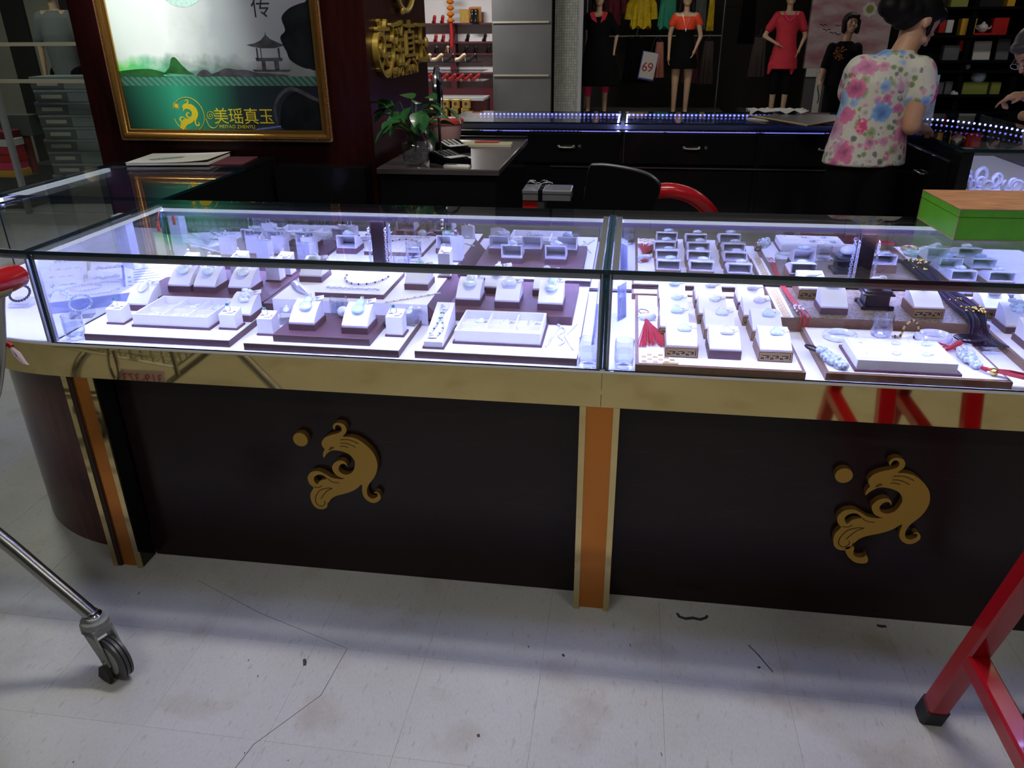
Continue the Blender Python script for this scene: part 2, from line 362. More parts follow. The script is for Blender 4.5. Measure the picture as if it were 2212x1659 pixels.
def pink_poster_mat():
    m, nt, b = newmat('pink_print'); b.inputs['Roughness'].default_value = .5
    tc = nt.nodes.new('ShaderNodeTexCoord'); mp = nt.nodes.new('ShaderNodeMapping'); mp.inputs['Scale'].default_value = (1, 1, 2.5); mp.inputs['Rotation'].default_value = (0, .5, 0)
    nz = nt.nodes.new('ShaderNodeTexNoise'); nz.inputs['Scale'].default_value = 2.4; nz.inputs['Detail'].default_value = 3
    nt.links.new(tc.outputs['Object'], mp.inputs[0]); nt.links.new(mp.outputs[0], nz.inputs[0])
    r = nt.nodes.new('ShaderNodeValToRGB'); r.color_ramp.elements[0].position = .32; r.color_ramp.elements[1].position = .6
    r.color_ramp.elements[0].color = (.32, .13, .16, 1); r.color_ramp.elements[1].color = (.46, .36, .37, 1)
    nt.links.new(nz.outputs[0], r.inputs[0]); nt.links.new(r.outputs[0], b.inputs['Base Color'])
pink_poster_mat()

# ---------------------------------------------------------------- mesh builder
class MB:
    def __init__(s): s.v = []; s.f = []; s.mi = []; s.cur = 0
    def add(s, vs, fs, M=None):
        o = len(s.v)
        for p in vs:
            p = Vector(p); s.v.append(M @ p if M is not None else p)
        for f in fs: s.f.append(tuple(i+o for i in f)); s.mi.append(s.cur)
        return s
    def box(s, x0, x1, y0, y1, z0, z1, M=None):
        v = [(x0, y0, z0), (x1, y0, z0), (x1, y1, z0), (x0, y1, z0), (x0, y0, z1), (x1, y0, z1), (x1, y1, z1), (x0, y1, z1)]
        return s.add(v, [(0, 3, 2, 1), (4, 5, 6, 7), (0, 1, 5, 4), (1, 2, 6, 5), (2, 3, 7, 6), (3, 0, 4, 7)], M)
    def bbox(s, x0, x1, y0, y1, z0, z1, b=.003, M=None):
        """box with chamfered vertical edges and top rim"""
        def ring(i, z): return [(x0+i+b, y0+i, z), (x1-i-b, y0+i, z), (x1-i, y0+i+b, z), (x1-i, y1-i-b, z), (x1-i-b, y1-i, z), (x0+i+b, y1-i, z), (x0+i, y1-i-b, z), (x0+i, y0+i+b, z)]
        return s.rings([ring(0, z0), ring(0, z1-b), ring(b, z1)], M, caps=True)
    def rings(s, rs, M=None, caps=True, closed=True):
        n = len(rs[0]); v = [p for r in rs for p in r]; f = []
        for k in range(len(rs)-1):
            for i in range(n if closed else n-1):
                j = (i+1) % n; f.append((k*n+i, k*n+j, (k+1)*n+j, (k+1)*n+i))
        if caps: f.append(tuple(range(n-1, -1, -1))); f.append(tuple((len(rs)-1)*n+i for i in range(n)))
        return s.add(v, f, M)
    def lathe(s, prof, n=20, M=None, caps=True, a0=0, a1=2*PI):
        full = abs(a1-a0-2*PI) < 1e-6; k = n if full else n+1
        rs = [[(r*math.cos(a0+(a1-a0)*i/n), r*math.sin(a0+(a1-a0)*i/n), z) for i in range(k)] for r, z in prof]
        return s.rings(rs, M, caps=caps, closed=full)
    def cyl(s, p0, p1, r, n=12, r1=None):
        return s.tube([p0, p1], [r, r if r1 is None else r1], n)
    def tube(s, pts, r, n=8, closed=False, caps=True):
        pts = [Vector(p) for p in pts]; m = len(pts)
        if not isinstance(r, (list, tuple)): r = [r]*m
        rs = []; prev = None
        for i, p in enumerate(pts):
            a = pts[(i-1) % m] if (closed or i > 0) else p
            c = pts[(i+1) % m] if (closed or i < m-1) else p
            t = (c-a); t = t.normalized() if t.length > 1e-9 else Vector((0, 0, 1))
            if prev is None:
                u = t.cross(Vector((0, 0, 1)))
                if u.length < 1e-3: u = t.cross(Vector((0, 1, 0)))
                u.normalize()
            else:
                u = prev - t*prev.dot(t)
                if u.length < 1e-6: u = t.orthogonal()
                u.normalize()
            prev = u; w2 = t.cross(u)
            rs.append([p + (u*math.cos(2*PI*k/n) + w2*math.sin(2*PI*k/n))*r[i] for k in range(n)])
        if closed:
            v = [q for rr in rs for q in rr]; f = []
            for k in range(m):
                k2 = (k+1) % m
                for i in range(n):
                    j = (i+1) % n; f.append((k*n+i, k*n+j, k2*n+j, k2*n+i))
            return s.add(v, f)
        return s.rings(rs, None, caps=caps)
    def ell(s, c, r, n=14, m=9, M=None):
        if not isinstance(r, (list, tuple)): r = (r, r, r)
        rs = []
        for i in range(1, m):
            th = PI*i/m
            rs.append([(c[0]+r[0]*math.sin(th)*math.cos(2*PI*k/n), c[1]+r[1]*math.sin(th)*math.sin(2*PI*k/n), c[2]-r[2]*math.cos(th)) for k in range(n)])
        v = [p for q in rs for p in q]; f = []
        for k in range(m-2):
            for i in range(n):
                j = (i+1) % n; f.append((k*n+i, k*n+j, (k+1)*n+j, (k+1)*n+i))
        b = len(v); v += [(c[0], c[1], c[2]-r[2]), (c[0], c[1], c[2]+r[2])]
        for i in range(n):
            j = (i+1) % n; f.append((b, j, i)); f.append((b+1, (m-2)*n+i, (m-2)*n+j))
        return s.add(v, f, M)
    def prism(s, poly, h0, h1, axis='z', M=None):
        n = len(poly)
        def P(a, b, h): return {'z': (a, b, h), 'y': (a, h, b), 'x': (h, a, b)}[axis]
        v = [P(a, b, h0) for a, b in poly]+[P(a, b, h1) for a, b in poly]
        f = [tuple(range(n-1, -1, -1)), tuple(range(n, 2*n))]+[(i, (i+1) % n, n+(i+1) % n, n+i) for i in range(n)]
        return s.add(v, f, M)
    def mesh(s, name, mats, smooth=True, ang=35):
        me = bpy.data.meshes.new(name); me.from_pydata([tuple(p) for p in s.v], [], s.f)
        if isinstance(mats, str): mats = [mats]
        for q in mats: me.materials.append(MT[q])
        if len(mats) > 1: me.polygons.foreach_set('material_index', s.mi)
        bm = bmesh.new(); bm.from_mesh(me); bmesh.ops.recalc_face_normals(bm, faces=bm.faces)
        if smooth:
            for f in bm.faces: f.smooth = True
            la = math.radians(ang)
            for e in bm.edges:
                if len(e.link_faces) == 2 and e.calc_face_angle(0) > la: e.smooth = False
        bm.to_mesh(me); bm.free()
        return me
    def build(s, name, mats, parent=None, M=None, smooth=True, ang=35):
        return link(name, s.mesh(name, mats, smooth, ang), parent, M)
def link(name, me, parent=None, M=None):
    o = bpy.data.objects.new(name, me); COL.objects.link(o)
    if parent is not None: o.parent = parent
    if M is not None: o.matrix_local = M
    return o
def T(x=0, y=0, z=0, rz=0, rx=0, ry=0, sc=1):
    return Matrix.Translation((x, y, z)) @ Euler((rx, ry, rz)).to_matrix().to_4x4() @ Matrix.Scale(sc, 4)
def tag(o, label, cat, group=None, kind=None):
    o['label'] = label
    if cat: o['category'] = cat
    if group: o['group'] = group
    if kind: o['kind'] = kind
    return o
def struct(o, label=None):
    o['kind'] = 'structure'
    if label: o['label'] = label
    return o
def thing(name, label, cat, M=None, group=None):
    o = bpy.data.objects.new(name, None); COL.objects.link(o); o.empty_display_size = .05
    if M is not None: o.matrix_local = M
    return tag(o, label, cat, group)
def children(o): return [c for c in bpy.data.objects if c.parent == o]
KIDS = {}
def copy_tree(o, M=None, label=None, group=None, parent=None):
    c = o.copy(); COL.objects.link(c)
    if parent is not None: c.parent = parent
    if M is not None: c.matrix_local = M
    if label: c['label'] = label
    if group: c['group'] = group
    if o not in KIDS: KIDS[o] = children(o)
    for ch in KIDS[o]: copy_tree(ch, None, None, None, c)
    return c
def crom(pts, sub=4, closed=True):
    out = []; n = len(pts)
    rng = range(n if closed else n-1)
    for i in rng:
        g = (lambda k: pts[k % n]) if closed else (lambda k: pts[max(0, min(n-1, k))])
        p0, p1, p2, p3 = g(i-1), g(i), g(i+1), g(i+2)
        for k in range(sub):
            t = k/sub
            out.append(tuple(.5*((2*b)+(c-a)*t+(2*a-5*b+4*c-d)*t*t+(-a+3*b-3*c+d)*t**3) for a, b, c, d in zip(p0, p1, p2, p3)))
    if not closed: out.append(tuple(pts[-1]))
    return out
def flat_curve(name, splines, ext, mats, parent=None, M=None, bevel=0):
    """filled 2-D outline in local XY, thickness 2*ext along local Z, turned to a mesh"""
    cu = bpy.data.curves.new(name, 'CURVE'); cu.dimensions = '2D'; cu.fill_mode = 'BOTH'; cu.extrude = ext; cu.bevel_depth = bevel
    for pts in splines:
        sp = cu.splines.new('POLY'); sp.points.add(len(pts)-1)
        for p, q in zip(sp.points, pts): p.co = (q[0], q[1], 0, 1)
        sp.use_cyclic_u = True
    return conv(name, cu, mats, parent, M)
def conv(name, cu, mats, parent, M):
    t = bpy.data.objects.new('tmp', cu); COL.objects.link(t)
    bpy.context.view_layer.update()
    me = bpy.data.meshes.new_from_object(t.evaluated_get(bpy.context.evaluated_depsgraph_get()))
    bpy.data.objects.remove(t); bpy.data.curves.remove(cu)
    me.name = name; me.materials.clear()
    mats = [mats] if isinstance(mats, str) else mats
    for q in mats: me.materials.append(MT[q])
    for p in me.polygons:
        p.material_index = (0 if abs(p.normal.z) > .5 else 1) if len(mats) > 1 else 0
    return link(name, me, parent, M)
def text(name, body, size, ext, mats, parent=None, M=None, align='LEFT', bevel=0, off=0, sx=1.0):
    cu = bpy.data.curves.new(name, 'FONT'); cu.body = body; cu.size = size; cu.extrude = ext; cu.align_x = align; cu.bevel_depth = bevel; cu.offset = off
    cu.resolution_u = 3; cu.space_character = sx
    return conv(name, cu, mats, parent, M)
def blob(name, prims, mats, voxel=.01, parent=None, smooth=6, M=None):
    """one continuous surface grown over capsules and ellipsoids"""
    b = MB()
    for p in prims:
        if p[0] == 'cap':
            _, a, c, r0, r1 = p; a = Vector(a); c = Vector(c); k = 5
            b.tube([a+(c-a)*i/k for i in range(k+1)], [r0+(r1-r0)*i/k for i in range(k+1)], 14)
            b.ell(a, r0, 12, 8); b.ell(c, r1, 12, 8)
        elif p[0] == 'ell':
            c = Vector(p[1]); R = Euler(p[3]).to_matrix().to_4x4() if len(p) > 3 else Matrix()
            b.ell((0, 0, 0), p[2], 20, 14, Matrix.Translation(c) @ R)
        elif p[0] == 'loft':
            rs = []
            for (cx, cy, cz, rx, ry, rot) in p[1]:
                rs.append([(cx+rx*math.cos(t)*math.cos(rot)-ry*math.sin(t)*math.sin(rot), cy+rx*math.cos(t)*math.sin(rot)+ry*math.sin(t)*math.cos(rot), cz) for t in [2*PI*i/24 for i in range(24)]])
            b.rings(rs)
    me = b.mesh('tmp', mats); t = bpy.data.objects.new('tmp', me); COL.objects.link(t)
    r = t.modifiers.new('r', 'REMESH'); r.mode = 'VOXEL'; r.voxel_size = voxel; r.use_smooth_shade = True
    s = t.modifiers.new('s', 'SMOOTH'); s.iterations = smooth; s.factor = .5
    bpy.context.view_layer.update()
    m2 = bpy.data.meshes.new_from_object(t.evaluated_get(bpy.context.evaluated_depsgraph_get()))
    bpy.data.objects.remove(t); bpy.data.meshes.remove(me)
    m2.name = name; m2.materials.clear()
    for q in ([mats] if isinstance(mats, str) else mats): m2.materials.append(MT[q])
    for p in m2.polygons: p.use_smooth = True
    return link(name, m2, parent, M)
# ================================================================= SETTING
floor = struct(MB().box(-14, 14, -6, 20, -.06, -.003).build('floor', 'vinyl_tile'), 'pale grey vinyl floor of the mall')
tl = MB().bbox(-.15355, .15355, -.15355, .15355, -.002, 0, b=.0003).mesh('tile', 'vinyl_tile')
X0, Y0, TS = 1.98, -.24, .3075
for i in range(-11, 6):
    for j in range(-5, 3):
        link('tile', tl, floor, T(X0+TS*(i+.5), Y0+TS*(j+.5), 0))
sq = MB()
def scuff(pts, wdt, name='scuff_mark', m='speck'):
    MB().tube([(x, y, .0003) for x, y in pts], [wdt*(.5+.5*math.sin(PI*(k+.6)/(len(pts)+.2))) for k in range(len(pts))], 6).build(name, m, floor, T(0, 0, 0) @ Matrix.Diagonal((1, 1, .12, 1)))
scuff([(1.722, .020), (1.728, .006), (1.745, .0), (1.765, .006), (1.785, .002), (1.802, .012), (1.806, .022)], .006)
scuff([(1.905, -.08), (1.925, -.11), (1.955, -.17)], .0018)
scuff([(.742, -.29), (.748, -.30), (.752, -.312)], .005)
scuff([(1.24, -.46), (1.243, -.468)], .004); scuff([(1.415, -.18), (1.42, -.188)], .004); scuff([(1.92, -.155), (1.924, -.16)], .005)
scuff([(.842, -.238), (.83, -.40), (.728, -.56), (.70, -.70)], .0009, 'seam_line'); scuff([(.30, -.03), (.55, -.14), (.842, -.238)], .0007, 'seam_line')
scuff([(2.265, .045), (2.275, .042), (2.29, .044)], .006)
for k in range(26):
    x, y = random.uniform(0, 2.9), random.uniform(-.95, -.02); a = random.uniform(1.1, 1.9); l = random.uniform(.003, .012)
    scuff([(x, y), (x+l*math.cos(a), y+l*math.sin(a))], random.uniform(.0008, .002))
ceil = struct(MB().box(-14, 14, -6, 20, CEIL, CEIL+.1).build('ceiling', 'ceiling_white'), 'white mall ceiling')
for k, (x, y, sx, sy, wt, c) in enumerate(LAMPS):
    t = thing('ceiling_lamp', ['tube lamp over the front counter', 'added ambient tube lamp behind the viewer, left one', 'added ambient tube lamp behind the viewer, right one', 'added ambient tube lamp over the left walkway', 'added ambient tube lamp over the gift shop walkway', 'tube lamp before the shoe shop'][k]+' on ceiling', 'lamp', T(x, y, CEIL-.07))
    MB().box(-sx/2-.02, sx/2+.02, -sy/2-.02, sy/2+.02, .03, .07).build('housing', 'aluminium', t)
    MB().box(-sx/2, sx/2, -sy/2, sy/2, .01, .03).build('diffuser', 'lamp_face', t)

# ================================================================= FRONT COUNTERS
ZB, ZT, ZC, D = .737, 1.0, .646, .63      # board, glass top, band bottom, depth
def slab_pane(x0, x1, y0, y1, z0, z1, thin, name, parent, edge='glass_edge'):
    """glass pane whose narrow sides carry the dark green edge colour"""
    b = MB(); v = [(x0, y0, z0), (x1, y0, z0), (x1, y1, z0), (x0, y1, z0), (x0, y0, z1), (x1, y0, z1), (x1, y1, z1), (x0, y1, z1)]
    fs = {'-z': (0, 3, 2, 1), 'z': (4, 5, 6, 7), '-y': (0, 1, 5, 4), 'x': (1, 2, 6, 5), 'y': (2, 3, 7, 6), '-x': (3, 0, 4, 7)}
    for k, f in fs.items():
        b.cur = 0 if k[-1] == thin else 1
        b.f.append(f); b.mi.append(b.cur)
    b.v = [Vector(p) for p in v]
    return b.build(name, ['pane', edge], parent, smooth=False)
def greek(parent, x0, z0, w, h, y, n=3, name='key_pattern'):
    """gold key fret proud of a face looking along -y"""
    b = MB(); t = h*.085; q = .0006
    def r(xa, xb, za, zb): b.box(min(xa, xb), max(xa, xb), y-q, y+.0002, min(za, zb), max(za, zb))
    r(x0, x0+w, z0, z0+t); r(x0, x0+w, z0+h-t, z0+h); r(x0, x0+t, z0, z0+h); r(x0+w-t, x0+w, z0, z0+h)
    s = (w-4*t)/n
    for k in range(n):
        a = x0+2*t+k*s; m = s-t
        r(a, a+m, z0+h-3*t, z0+h-2*t); r(a, a+t, z0+h*.45, z0+h-2*t); r(a, a+m*.6, z0+h*.45, z0+h*.45+t)
        r(a+m*.35, a+m*.35+t, z0+2*t, z0+h*.45); r(a+m*.35, a+m, z0+2*t, z0+3*t); r(a+m-t, a+m, z0+2*t, z0+h-3*t)
    return b.build(name, 'gold_foil', parent, smooth=False)
BODY = [(.105, .038), (.1, .045), (.103, .055), (.112, .061), (.123, .061), (.134, .056), (.139, .043), (.136, .031), (.126, .019), (.142, .019), (.161, .016), (.179, .006), (.197, -.01), (.211, -.03), (.217, -.051), (.218, -.067), (.214, -.087), (.205, -.107), (.194, -.122), (.185, -.135), (.18, -.149), (.179, -.162), (.182, -.173), (.191, -.179), (.201, -.177), (.209, -.17), (.21, -.163), (.205, -.16), (.199, -.16), (.205, -.155), (.213, -.158), (.218, -.167), (.218, -.177), (.21, -.187), (.2, -.193), (.188, -.193), (.175, -.185), (.167, -.172), (.165, -.155), (.166, -.134), (.147, -.151), (.125, -.164), (.102, -.173), (.084, -.18), (.07, -.19), (.062, -.201), (.056, -.207), (.054, -.217), (.047, -.226), (.035, -.23), (.022, -.228), (.011, -.217), (.006, -.198), (.007, -.18), (.015, -.165), (.019, -.156), (.009, -.145), (.005, -.127), (.009, -.116), (.018, -.105), (.033, -.1), (.047, -.101), (.064, -.11), (.08, -.119), (.103, -.121), (.118, -.118), (.109, -.117), (.096, -.111), (.087, -.1), (.083, -.086), (.087, -.075), (.096, -.065), (.109, -.059), (.121, -.061), (.128, -.069), (.129, -.08), (.126, -.073), (.118, -.069), (.109, -.073), (.103, -.083), (.103, -.093), (.11, -.101), (.122, -.105), (.134, -.101), (.144, -.092), (.15, -.078), (.153, -.062), (.148, -.048), (.138, -.037), (.122, -.03), (.105, -.027), (.091, -.028), (.08, -.034), (.07, -.043), (.062, -.054), (.061, -.044), (.064, -.034), (.068, -.026), (.064, -.02), (.061, -.009), (.065, .002), (.074, .012), (.091, .021), (.109, .027), (.122, .034), (.125, .043), (.122, .051), (.115, .054), (.109, .051), (.106, .045)]
HOLE = [(.024, -.133), (.025, -.122), (.036, -.113), (.048, -.111), (.058, -.116), (.065, -.123), (.052, -.127), (.041, -.133), (.033, -.144), (.027, -.14)]
GRV = [[(.118, .008), (.134, .01), (.15, .008), (.169, -.001)], [(.117, -.003), (.132, -.002), (.146, -.006), (.16, -.013)], [(.115, -.013), (.126, -.012), (.138, -.015)], [(.021, -.154), (.034, -.155), (.046, -.148)], [(.076, -.154), (.059, -.155), (.04, -.163), (.029, -.175), (.021, -.193), (.022, -.21), (.033, -.219), (.044, -.214), (.048, -.205), (.046, -.199)], [(.075, -.155), (.06, -.164), (.047, -.179), (.038, -.193)], [(.066, -.123), (.079, -.132), (.099, -.134)], [(.081, -.027), (.088, -.018), (.095, -.018), (.089, -.023), (.081, -.027)]]
HOOK = [(.040, -.222), (.061, -.215), (.063, -.236), (.068, -.245), (.08, -.249), (.092, -.246), (.096, -.239), (.102, -.248), (.104, -.259), (.099, -.266), (.085, -.268), (.071, -.265), (.058, -.255), (.048, -.243)]
RX = Euler((PI/2, 0, 0)).to_matrix().to_4x4()      # local XY -> world XZ, front looks to -y
def circ(cx, cz, r, n=28): return [(cx+r*math.cos(2*PI*i/n), cz+r*math.sin(2*PI*i/n)) for i in range(n)]
def emblem(parent, M, tail, ext=.0095, gold=('emblem_gold', 'emblem_side'), g=True):
    e = bpy.data.objects.new('emblem', None); COL.objects.link(e); e.parent = parent; e.matrix_local = M; e.empty_display_size = .05
    e['label'] = 'gold phoenix emblem with a separate round ball'
    ph = flat_curve('phoenix', [crom(BODY, 3), crom(HOLE, 3)], ext, gold, e)
    if tail: flat_curve('tail_hook', [crom(HOOK, 3)], ext, gold, e)
    flat_curve('ball', [circ(0, 0, .0215)], ext, gold, e)
    if g:
        b = MB()
        for l in GRV: MB().tube([(x, z, ext+.0001) for x, z in crom(l, 4, False)], .0013, 5).build('engraved_line', 'groove', e)
    return e

def counter(label, x0, x1, emb_x, post_left, tail):
    t = thing('display_counter', label, 'display counter', T(x0, 0, 0)); L = x1-x0
    if post_left: MB().box(.105, L-.054, .075, .60, 0, ZC).build('base_panel', 'black_wood', t)
    else: MB().box(.048, L-.045, .075, .60, 0, ZC).build('base_panel', 'black_wood', t)
    bd = MB().box(.0006, L-.0006, 0, .62, ZC, ZB).build('gold_band', 'gold_mirror', t, smooth=False)
    MB().box(0, L, .002, .625, ZB, ZB+.008).build('display_board', 'white_board', t)
    # posts: copper strip between two proud gold strips
    def post(xa, xb, half=None):
        p = MB().box(xa+.016, xb-.016, .010, .075, 0, ZC-.0005).build('post', 'copper_panel', t, smooth=False)
        for xs in (xa, xb-.016):
            MB().box(xs, xs+.016, 0, .006, 0, ZC-.0005).build('gold_strip', 'gold_mirror', p, smooth=False); MB().box(xs, xs+.016, .006, .075, 0, ZC-.0005).build('post_cheek', 'gloss_black', p)
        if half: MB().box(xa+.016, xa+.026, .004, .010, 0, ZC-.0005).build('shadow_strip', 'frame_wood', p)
    if post_left: post(.004, .100, True)
    else: post(-.052, .048)
    # glass box
    g = .008
    slab_pane(.0008, L-.0008, -.004, D, ZT-.010, ZT, 'z', 'glass_top', t)
    slab_pane(.006, L-.006, .001, .001+g, ZB+.008, ZT-.010, 'y', 'glass_front', t)
    slab_pane(.0008, .0008+g, .010, D-.02, ZB+.008, ZT-.010, 'x', 'glass_side', t, 'glass_edge_bright')
    slab_pane(L-.0008-g, L-.0008, .010, D-.02, ZB+.008, ZT-.010, 'x', 'glass_side', t, 'glass_edge_bright')
    # aluminium corner stiles where side and front panes meet
    MB().box(.009, .015, .010, .020, ZB+.008, ZT-.010).build('corner_stile', 'aluminium', t)
    MB().box(L-.015, L-.009, .010, .020, ZB+.008, ZT-.010).build('corner_stile', 'aluminium', t)
    # LED channels under the glass top, front and rear
    b = MB(); b.box(.012, L-.012, .010, .013, ZT-.027, ZT-.0102); b.box(.012, L-.012, .013, .032, ZT-.0132, ZT-.0102); b.box(.012, L-.012, .029, .032, ZT-.020, ZT-.0132)
    ch = b.build('led_channel', 'aluminium', t)
    MB().box(.016, L-.016, .0135, .0285, ZT-.0195, ZT-.0134).build('led_diffuser', 'led', ch)
    ch = MB().box(.012, L-.012, .590, .612, ZT-.018, ZT-.0102).build('led_channel', 'rail_dark', t); MB().box(.012, L-.012, .590, .593, ZT-.0285, ZT-.018).build('channel_lip', 'channel_glow', ch)
    MB().box(.016, L-.016, .5935, .6085, ZT-.0245, ZT-.0182).build('led_diffuser', 'led_rear', ch)
    for xs in (.012, L-.028):
        ch = MB().box(xs, xs+.016, .034, .588, ZT-.0132, ZT-.0102).build('led_channel', 'aluminium', t); MB().box(xs, xs+.002, .034, .588, ZT-.024, ZT-.0132).build('channel_lip', 'channel_glow', ch); MB().box(xs+.014, xs+.016, .034, .588, ZT-.024, ZT-.0132).build('channel_lip', 'channel_glow', ch)
        MB().box(xs+.0025, xs+.0135, .036, .586, ZT-.0195, ZT-.0134).build('led_diffuser', 'led', ch)
    # rear: mirror doors in a brown frame
    MB().box(0, L, .612, .630, ZT-.048, ZT-.0102).build('rear_rail', 'rail_dark', t); MB().box(0, L, .612, .630, ZB+.008, ZB+.014).build('rear_rail', 'frame_wood', t)
    MB().box(L/2-.021, L/2+.021, .604, .616, ZB+.014, ZT-.048).build('rear_stile', 'frame_wood', t)
    for a, c in ((.004, L/2-.004), (L/2+.004, L-.004)):
        MB().box(a, c, .622, .628, ZB+.014, ZT-.048).build('mirror_door', 'mirror', t, smooth=False)
    emblem(t, T(emb_x-x0, .0652, .463) @ RX, tail)
    return t
C1 = counter('left front display counter lit inside, beside the rounded corner counter', 0.0, 1.482, .650, True, False)
C2 = counter('right front display counter lit inside, with a green box on top', 1.482, 2.964, 2.104, False, True)

# ---- rounded corner counter and the left arm behind it
t = thing('corner_counter', 'quarter-round glass corner counter with curved red-brown base', 'display counter', T(0, .65, 0))
def qarc(r, n=24, a0=PI, a1=1.5*PI): return [(r*math.cos(a0+(a1-a0)*i/n), r*math.sin(a0+(a1-a0)*i/n)) for i in range(n+1)]
def qsolid(r, z0, z1, name, m, ri=None, sm=True):
    o = qarc(r); poly = o+([(0, 0)] if ri is None else qarc(ri)[::-1])
    return MB().prism(poly, z0, z1).build(name, m, t, smooth=sm, ang=20)
qsolid(.560, 0, ZC, 'curved_base', 'red_wood'); qsolid(.648, ZC, ZB, 'gold_band', 'gold_mirror')
qsolid(.646, ZB, ZB+.008, 'display_board', 'white_board')
b = MB(); b.prism(qarc(.646)+qarc(.640)[::-1], ZB+.008, ZT-.010); b.build('curved_glass', 'pane_thin', t)
b = MB(); o = qarc(.652)+[(0, 0)]; n = len(o)
b.v = [Vector((x, y, ZT-.010)) for x, y in o]+[Vector((x, y, ZT)) for x, y in o]
b.f = [tuple(range(n-1, -1, -1)), tuple(range(n, 2*n))]+[(i, (i+1) % n, n+(i+1) % n, n+i) for i in range(n)]; b.mi = [0, 0]+[1]*n
b.build('glass_top', ['pane', 'glass_edge'], t, smooth=False)
ch = MB().prism(qarc(.638)+qarc(.635)[::-1], ZT-.027, ZT-.0102).build('led_channel', 'aluminium', t); MB().prism(qarc(.635)+qarc(.614)[::-1], ZT-.0132, ZT-.0102).build('channel_top', 'aluminium', ch)
MB().prism(qarc(.634)+qarc(.620)[::-1], ZT-.0195, ZT-.0134).build('led_diffuser', 'led_low', ch)
MB().box(-.014, -.008, -.64, -.63, ZB+.008, ZT-.010).build('corner_stile', 'aluminium', t)
t = thing('side_counter', 'glass side counter behind the corner counter, magazine on its black end', 'display counter', T(-.63, .652, 0))
MB().box(.09, .60, 0, .898, 0, ZC).build('base_panel', 'black_wood', t)
MB().box(0, .03, 0, .898, ZC, ZB).build('gold_band', 'gold_mirror', t, smooth=False)
MB().box(.03, .61, 0, .898, ZC, ZB).build('case_floor', 'black_wood', t)
MB().box(.004, .61, 0, .600, ZB, ZB+.008).build('display_board', 'white_board', t)
slab_pane(.002, .008, 0, .600, ZB+.008, ZT-.010, 'x', 'glass_front', t)
slab_pane(-.003, .628, .002, .600, ZT-.010, ZT, 'z', 'glass_top', t)
ch = MB().box(.012, .032, .004, .600, ZT-.0132, ZT-.0102).build('led_channel', 'channel_glow', t); MB().box(.012, .015, .004, .600, ZT-.027, ZT-.0132).build('channel_lip', 'channel_glow', ch); MB().box(.029, .032, .004, .600, ZT-.024, ZT-.0132).build('channel_lip', 'channel_glow', ch)
MB().box(.0155, .0285, .01, .595, ZT-.0195, ZT-.0134).build('led_diffuser', 'led_low', ch)
MB().box(.600, .626, .002, .898, ZB, ZT-.0102).build('rear_panel', 'gloss_black', t)
MB().box(0, .600, .604, .898, ZB, ZT-.012).build('end_cabinet', 'frame_wood', t)
MB().box(-.003, .628, .602, .900, ZT-.012, ZT).build('black_top', 'gloss_black', t)

# ================================================================= PILLAR WITH FRAMED POSTER
PX0, PX1, PY0, PY1 = -.845, .440, 1.56, 2.56
pil = struct(MB().box(PX0, PX1, PY0, PY1, 0, CEIL).build('wall_pillar', 'pillar_wood'), 'dark red-brown pillar in the booth')
MB().box(.02, PX1-.02, PY0-.10, PY0, 0, .97).build('skirt_cabinet', 'gloss_black', pil)
# ---- framed landscape poster on the pillar front (print origin = lower left of the print)
po = thing('framed_poster', 'gold-framed poster of a green misty landscape with pavilion, on pillar', 'poster', T(-.655, PY0-.030, 1.108))
PW, PH = .888, .80
MB().box(-.03, PW+.03, .010, .030, -.02, PH).build('backing', 'matt_black', po)
MB().box(0, PW, .004, .010, 0, PH).build('print', 'poster_print', po, smooth=False)
def moulding(prof, m, name):
    """mitred picture-frame profile: list of (out, front) offsets swept round the print"""
    b = MB(); cs = [(0, 0), (PW, 0), (PW, PH), (0, PH)]; sg = [(-1, -1), (1, -1), (1, 1), (-1, 1)]
    rs = [[(cs[k][0]+sg[k][0]*o, -f, cs[k][1]+sg[k][1]*o) for (o, f) in prof] for k in range(4)]
    n = len(prof); v = [p for r in rs for p in r]; f = []
    for k in range(4):
        k2 = (k+1) % 4
        for i in range(n): j = (i+1) % n; f.append((k*n+i, k*n+j, k2*n+j, k2*n+i))
    b.add(v, f); return b.build(name, m, po, ang=50)
moulding([(-.004, -.004), (-.004, .004), (.002, .008), (.010, .008), (.016, .014), (.022, .020), (.028, .020), (.032, .014), (.034, -.004)], 'frame_gold', 'frame_moulding')
b = MB()
def rope(p, q):
    p = Vector(p); q = Vector(q); n = int((q-p).length/.008)
    for i in range(n):
        c = p+(q-p)*(i+.5)/n; d = (q-p).normalized(); 
        b.ell(c, .0052, 6, 5)
rope((-.038, -.010, -.038), (PW+.038, -.010, -.038)); rope((-.038, -.010, -.038), (-.038, -.010, PH)); rope((PW+.038, -.010, -.038), (PW+.038, -.010, PH))
rb = b.build('rope_border', 'frame_rope', po); rb['kind'] = 'stuff'
def pr_(name, polys, m, y=.0036): 
    o = flat_curve(name, polys, .0002, m, po, T(0, y, 0) @ RX); return o
